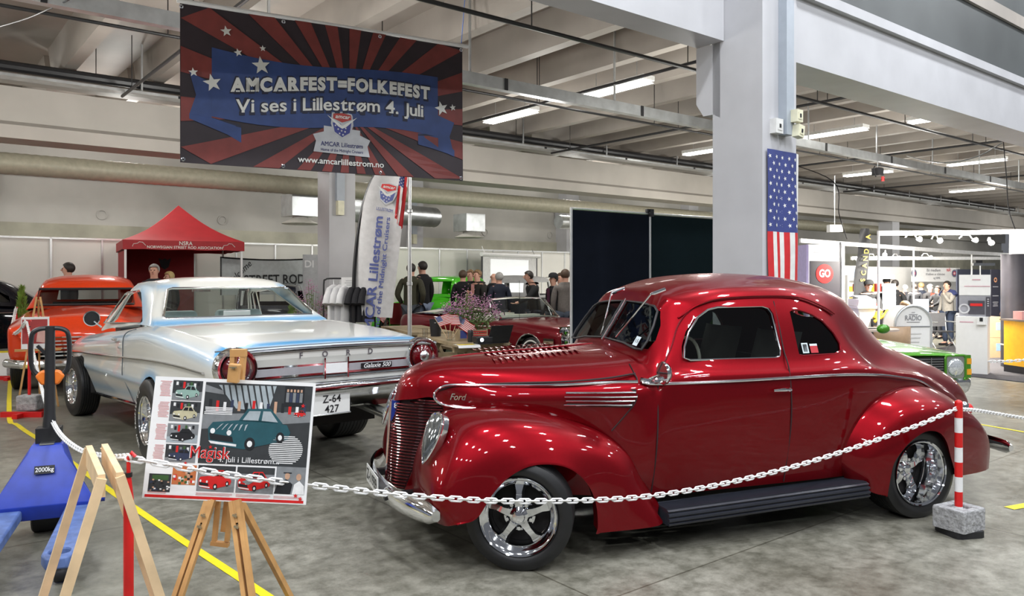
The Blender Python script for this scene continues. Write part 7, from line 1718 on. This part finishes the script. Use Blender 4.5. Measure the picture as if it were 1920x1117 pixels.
t = thing('tablet', 'black tablet lying on the small pale table', 'tablet', tuple(p+Vector((-.05, -.1, zt_+.03))), .4); MB().box((-.12, -.08, 0), (.12, .08, .012)).build('case', black, t, 0)
p = at(1672, HZ, 13.4); p.z = 0
t = thing('armchair', 'tan tub chair turned away behind the A board', 'chair', tuple(p), .3)
m = MB(); m.grid([[(.30*cos(a), .28*sin(a), z) for a in [pi*(-.15+1.3*i/14)+pi for i in range(15)]] for z in (.35, .6, .8)]); o = m.build('backrest', mat('tan_leather', (.42, .28, .17), .5), t, 60); bake(o, [('SOLIDIFY', dict(thickness=.06))]); MB().lathe([(0, .45), (.28, .44), (.3, .40), (.28, .34), (0, .34)], 24).build('seat', MATS['tan_leather'], t)
for x, y in ((-.2, -.18), (.2, -.18), (-.2, .18), (.2, .18)): MB().cyl((x, y, .0), (x*.9, y*.9, .35), .018, 8).build('leg', wood, t)
p = at(1766, HZ, 17.2); p.z = 0
t = thing('folding_chair', 'silver tube folding chair beside the standing man in the hoodie', 'chair', tuple(p), .2)
for s in (-.26, .26):
    m = MB(); m.tube([(s, -.2, 0), (s, .18, .45), (s, .22, .85)], .014, 8); m.build('side_tube', dchrome, t); MB().cyl((s, .2, 0), (s, -.18, .45), .014, 8).build('leg', dchrome, t); MB().cyl((s, -.2, .66), (s, .2, .66), .014, 8).build('armrest', dchrome, t)
MB().box((-.26, -.2, .44), (.26, .2, .46)).build('seat', black, t, 0); MB().box((-.26, .2, .55), (.26, .215, .85)).build('backrest', mat('mesh_grey', (.08, .08, .085), .7), t, 0)
p = at(1725, HZ, 19.3); p.z = 0
t = thing('booth_table', 'long booth table holding the lit laptop', 'table', tuple(p), .1)
MB().box((-1.0, -.35, .72), (1.0, .35, .76)).build('tabletop', bw, t, 0)
for x in (-.9, .9):
    for y in (-.3, .3): MB().cyl((x, y, 0), (x, y, .72), .02, 8).build('leg', dchrome, t)
t = thing('laptop', 'open laptop with a lit pale screen on the booth table', 'laptop', tuple(p+Vector((.02, -.1, .76))), .1)
MB().box((-.2, -.2, 0), (.2, .08, .02)).build('keyboard_base', dchrome, t, 0); so = MB().box((-.22, .08, .02), (.22, .095, .36)).build('screen_lid', black, t, 0); MB().box((-.205, .075, .035), (.205, .08, .345)).build('screen', mat('screen_glow', (.55, .68, .85), .4, emit=1.6), so, 0)
t = thing('merchandise_shelf', 'shelf with small yellow and red goods behind the man in the jersey', 'shelf', tuple(at(1612, HZ, 19.5)+Vector((0, 0, -EYE))), .1)
for z in (.9, 1.25, 1.6): MB().box((-.3, 0, z), (.9, .3, z+.03)).build('shelf_board', bw, t, 0)
for x in (-.3, .9): MB().box((x-.02, 0, 0), (x+.02, .3, 1.7)).build('side_panel', bw, t, 0)
for z in (.93, 1.28):
    for k in range(6):
        b_ = tag(MB().box((-.07, -.05, 0), (.07, .05, R.uniform(.12, .22))).build('goods_box', (mat('goods_yellow', (.6, .35, .04), .5), mat('goods_red', (.4, .05, .04), .5), black)[(k+int(z*10)) % 3], None, 0), 'small box of goods on the shelf behind the man in the jersey', 'box', 'goods on the booth shelf')
        b_.location = Vector(t.location)+Matrix.Rotation(.1, 3, 'Z') @ Vector((-.2+.19*k, .15, z)); b_.rotation_euler.z = .1
# machine in yellow and black, person-high screens
p = at(1653, HZ, 14.9); p.z = 0
t = thing('engine_display', 'yellow and black engine display beside the booth post', 'engine', tuple(p), .3)
m = MB(); m.box((-.25, -.2, .45), (.3, .2, .85)); m.lathe([(.0, -.25), (.12, -.24), (.13, -.2)], 20, 'y', (-.1, 0, .75)); m.build('block', black, t); m = MB()
for x in (-.2, .0, .2): m.cyl((x, -.05, .85), (x+.12, -.05, 1.0), .05, 10)
m.tube([(-.3, -.15, .8), (0, -.22, 1.0), (.3, -.15, .85)], .03, 8); m.build('covers', mat('engine_yellow', (.75, .50, .02), .4), t); MB().box((-.3, -.25, 0), (.35, .25, .45)).build('stand', black, t, 0)
t = thing('info_screen', 'white tilted info board beside the person in black', 'board', tuple(at(1667, HZ, 16.6)+Vector((0, 0, -EYE))), -.25)
MB().box((-.13, -.01, .95), (.13, .01, 1.5)).build('board', mat('board_pale', (.55, .66, .75), .5), t, 0); MB().cyl((0, .02, 0), (0, .02, .95), .02, 8).build('stem', dchrome, t); MB().lathe([(0, .02), (.2, .015), (.2, 0), (0, 0)], 16).build('base', dchrome, t)
# dark roll-up, crates, black drum column and yellow counter
a = at(1858, HZ, 17.2); t = thing('roll_up_banner', 'narrow black roll up banner left of the dark round column', 'banner', (a.x, a.y, 0), .45)
m = MB().box((0, 0, .06), (.30, .012, zpx(505, 17.2))).build('cloth', mat('rollup_black', (.022, .022, .035), .5), t, 0); MB().box((-.02, -.08, 0), (.32, .08, .06)).build('base', alu, t, 0)
m = MB(); m.mt(0).lathe([(.03, -.006), (.055, -.006)], 16, 'y', (.15, 0, 1.58)); m.mt(1)
for z, ww in ((1.42, .18), (1.22, .2), (1.08, .18), (1.04, .14), (1.0, .16)): m.box((.15-ww/2, -.008, z), (.15+ww/2, -.004, z+.018))
m.poly([(.03, -.006, .70), (.27, -.006, .70), (.22, -.006, .35), (.15, -.006, .28), (.08, -.006, .35)]); m.build('print', [mat('print_copper', (.45, .22, .12), .5), mat('print_dim', (.25, .25, .28), .5)], t, 0)
for k in range(2):
    t = thing('carton', ('upper', 'lower')[k]+' brown cardboard carton behind the white display stand', 'box', tuple(at(1853, HZ, 16.0)+Vector((0, 0, -EYE+.42*(1-k)))), .2)
    MB().box((-.2, -.18, 0), (.2, .18, .415)).build('carton_body', mat('cardboard', (.38, .25, .14), .8), t, 0); MB().box((.02, -.183, .15), (.14, -.18, .3)).build('printed_label', mat('label_blue', (.2, .3, .5), .5), t, 0)
p = at(1916, HZ, 14.2); p.z = 0
t = thing('round_display_column', 'dark curved display column at the right edge', 'display', tuple(p))
MB().lathe([(.33, .015), (.33, zpx(476, 14)), (0, zpx(476, 14))], 40).build('drum', mat('drum_dark', (.05, .047, .055), .35, .4, var=.2, scale=3), t, 60); MB().lathe([(.335, .40), (.335, .43)], 40).build('trim_ring', alu, t)
p = at(1925, HZ, 13.3); p.z = .013
t = thing('counter', 'bright yellow counter at the right edge in front of the dark column', 'counter', tuple(p), .12)
MB().box((-.22, -.25, .12), (.8, .25, zpx(603, 13.3))).build('front', mat('counter_yellow', (.80, .42, .02), .45), t, 0); MB().box((-.22, -.25, 0), (.8, .25, .12)).build('plinth', black, t, 0); MB().box((-.26, -.3, zpx(603, 13.3)), (.84, .3, zpx(600, 13.3))).build('top', mat('counter_top', (.15, .12, .1), .4), t, 0)
t = thing('sweets_box', 'red and white box standing on the yellow counter', 'box', tuple(p+Vector((-.05, -.05, zpx(600, 13.3)-.01))), .12); MB().box((-.15, -.1, 0), (.15, .1, .15)).build('carton', mat('box_pink', (.62, .30, .28), .5), t, 0); MB().box((-.1, -.105, .04), (.1, -.1, .1)).build('printed_label', red, t, 0)
t, L = panelthing('booth_wall', 'white wall panel behind the dark round column at the right edge', 'booth wall', 1896, 2000, 15.6, 16.4, 0, zpx(438, 15.8), bw)
t, L = panelthing('booth_wall', 'dark booth wall far behind the narrow black roll up', 'booth wall', 1795, 1890, 22.5, 24, 0, zpx(505, 23), mat('graphic_navy', (.03, .035, .06), .6))
t = thing('gantry_rig', 'small grey metal rig with cameras above the display', 'rig', tuple(at(1838, HZ, 20)+Vector((0, 0, -EYE))))
MB().box((-.2, -.05, zpx(498, 20)), (.35, .05, zpx(493, 20))).build('shelf', dchrome, t, 0); MB().cyl((0, 0, 0), (0, 0, zpx(493, 20)), .02, 8).build('post', dchrome, t); MB().box((-.15, -.06, zpx(493, 20)), (.02, .06, zpx(488, 20))).build('camera', black, t, 0); MB().lathe([(0, .02), (.25, .015), (.25, 0), (0, 0)], 16).build('base', dchrome, t)
# hanging power boxes and cables under the ceiling at right
def plugbox(u, v, label, n=2):
    t = thing('power_box', label, 'power box', UV(u, v, 4.05), UROT)
    for k in range(n):
        x = -.2+.3*k; m = MB(); m.box((x-.11, -.1, -.05), (x+.11, .1, .13)); o = m.build('box', black, t, 0); bake(o, [('BEVEL', dict(width=.02, segments=2))])
        m = MB(); m.tube([(x-.13, 0, .16+.0), (x-.19, 0, .10), (x-.15, 0, .0), (x-.08, 0, -.08)], .014, 6); m.build('cable_loop', black, t)
        MB().cyl((x, 0, .13), (x, 0, .30), .01, 6).build('hanger', galv, t)
    MB().cyl((.05, 0, -.05), (.05, 0, -.16), .035, 10).build('red_plug', red, t)
plugbox(13.9, 8.98, 'double black power box hanging from the trunking right of the flag'); plugbox(18.2, 8.98, 'single black power box farther along the trunking', 1)
def cable(pts, label, r=.010, m_=None): return tag(MB().tube([tuple(q) for q in curve(pts, 6)], r, 6).build('cable', m_ or black), label, 'cable')
cable([UV(14, 9, 4.0), at(1562, 340, 15.2), at(1573, 400, 15.5), at(1588, 448, 16.0)], 'thin black cable hanging from the power boxes down to the booth frame')
cable([at(1881, 262, 16.5), at(1887, 330, 16.2), at(1891, 390, 15.8), at(1904, 432, 15.4)], 'thin black cable hanging down to the front booth beam near the right edge')
cable([at(1878, 268, 15.6), at(1840, 290, 15.4), at(1790, 304, 15.2), at(1740, 302, 15.0), at(1700, 292, 15)], 'pale cable sagging along the trunking at the right', .012, galv)
cable([at(0, 50, 8.6), at(50, 35, 8.3), at(90, 18, 8.0), at(128, 0, 7.8), at(150, -14, 7.6)], 'thin dark cable crossing the ceiling at the top left corner', .008)
t = thing('junction_lamp', 'white lamp box on the ledge above the right booth', 'lamp', tuple(at(1565, 430, 17.5))); MB().box((-.14, -.1, -.06), (.14, .1, .1)).build('housing', white, t, 0)
MB().cyl((0, 0, .1), (0, 0, 1.2), .01, 6).build('hanger', galv, t)
# small things at the left: display easel by the orange coupe, yellow framed sign, conifers
p = at(72, HZ, 9.85); p.z = 0
t = thing('easel', 'small wooden easel with a sheet in front of the orange coupe', 'easel', tuple(p), .5)
for a, b in (((-.22, -.1, 0), (-.02, 0, 1.38)), ((.22, -.1, 0), (.02, 0, 1.38)), ((0, .35, 0), (0, .02, 1.34))): MB().bar(a, b, .022, .03).build('leg', wood, t, 0)
MB().bar((-.25, -.06, .72), (.25, -.06, .72), .03, .03).build('ledge', wood, t, 0)
t = thing('info_sheet', 'pale info sheet resting on the small easel by the orange coupe', 'sign', tuple(p), .5)
m = MB(); m.add([(-.18, -.085, .735), (.12, -.085, .735), (.12, -.045, 1.13), (-.18, -.045, 1.13), (-.18, -.08, .735), (.12, -.08, .735), (.12, -.04, 1.13), (-.18, -.04, 1.13)], [(0, 1, 2, 3), (7, 6, 5, 4), (0, 4, 5, 1), (1, 5, 6, 2), (2, 6, 7, 3), (3, 7, 4, 0)]); m.build('sheet', white, t, 0)
MB().add([(-.17, -.082, .80), (.10, -.082, .80), (.10, -.052, 1.10), (-.17, -.052, 1.10)], [(0, 1, 2, 3)]).build('red_picture', mat('picture_red', (.36, .03, .03), .5), t, 0); MB().add([(-.02, -.086, .82), (.10, -.086, .80), (.10, -.061, 1.02), (.0, -.063, 1.0)], [(0, 1, 2, 3)]).build('pink_picture', mat('picture_pink', (.62, .36, .32), .5), t, 0)
p = at(2, HZ, 13.0); p.z = 0
t = thing('floor_sign', 'white floor sign with a yellow edge under the black sedan', 'sign', tuple(p), .3)
MB().add([(-.3, 0, .0), (.3, 0, 0), (.3, .15, .38), (-.3, .15, .38), (-.3, .03, .0), (.3, .03, 0), (.3, .18, .38), (-.3, .18, .38)], [(0, 1, 2, 3), (7, 6, 5, 4), (0, 4, 5, 1), (1, 5, 6, 2), (2, 6, 7, 3), (3, 7, 4, 0)]).build('board', white, t, 0)
m = MB(); m.bar((-.31, .16, .38), (.31, .16, .38), .03); m.build('yellow_edge', ytape, t, 0)
def conifer(p, h, r, label):
    t = thing('conifer', label, 'plant', tuple(p)); MB().lathe([(0, 0), (.13, 0), (.16, .28), (.13, .28), (0, .26)], 18).build('pot', rubber, t); MB().cyl((0, 0, .25), (0, 0, h*.9), .015, 6).build('stem', wood, t)
    m = MB()
    for i in range(620):
        z = R.random()**.8; rr = r*(1-z)**.7*min(1, .35+z*4)*sqrt(R.random()); a = R.random()*6.28; q = Vector((rr*cos(a), rr*sin(a), .3+z*(h-.3))); d = Vector((cos(a)*.5+R.gauss(0, .3), sin(a)*.5+R.gauss(0, .3), 1)).normalized(); e = d.orthogonal().normalized()*.012
        m.add([tuple(q-e), tuple(q+e), tuple(q+d*.08)], [(0, 1, 2)])
    m.build('foliage', mat('conifer_green', (.14, .24, .03), .7, var=.35), t, 0, False, False)
p = at(41, HZ, 14.0); p.z = 0; conifer(p, 1.45, .16, 'potted conifer beside the red barrier post and black sedan')
p = at(877, HZ, 15.6); p.z = 0; conifer(p, 1.25, .17, 'potted conifer behind the maroon convertible tail')
p = at(548, HZ, 13.8); p.z = 0; conifer(p, 1.2, .14, 'potted conifer seen through the rear window of the white hardtop')
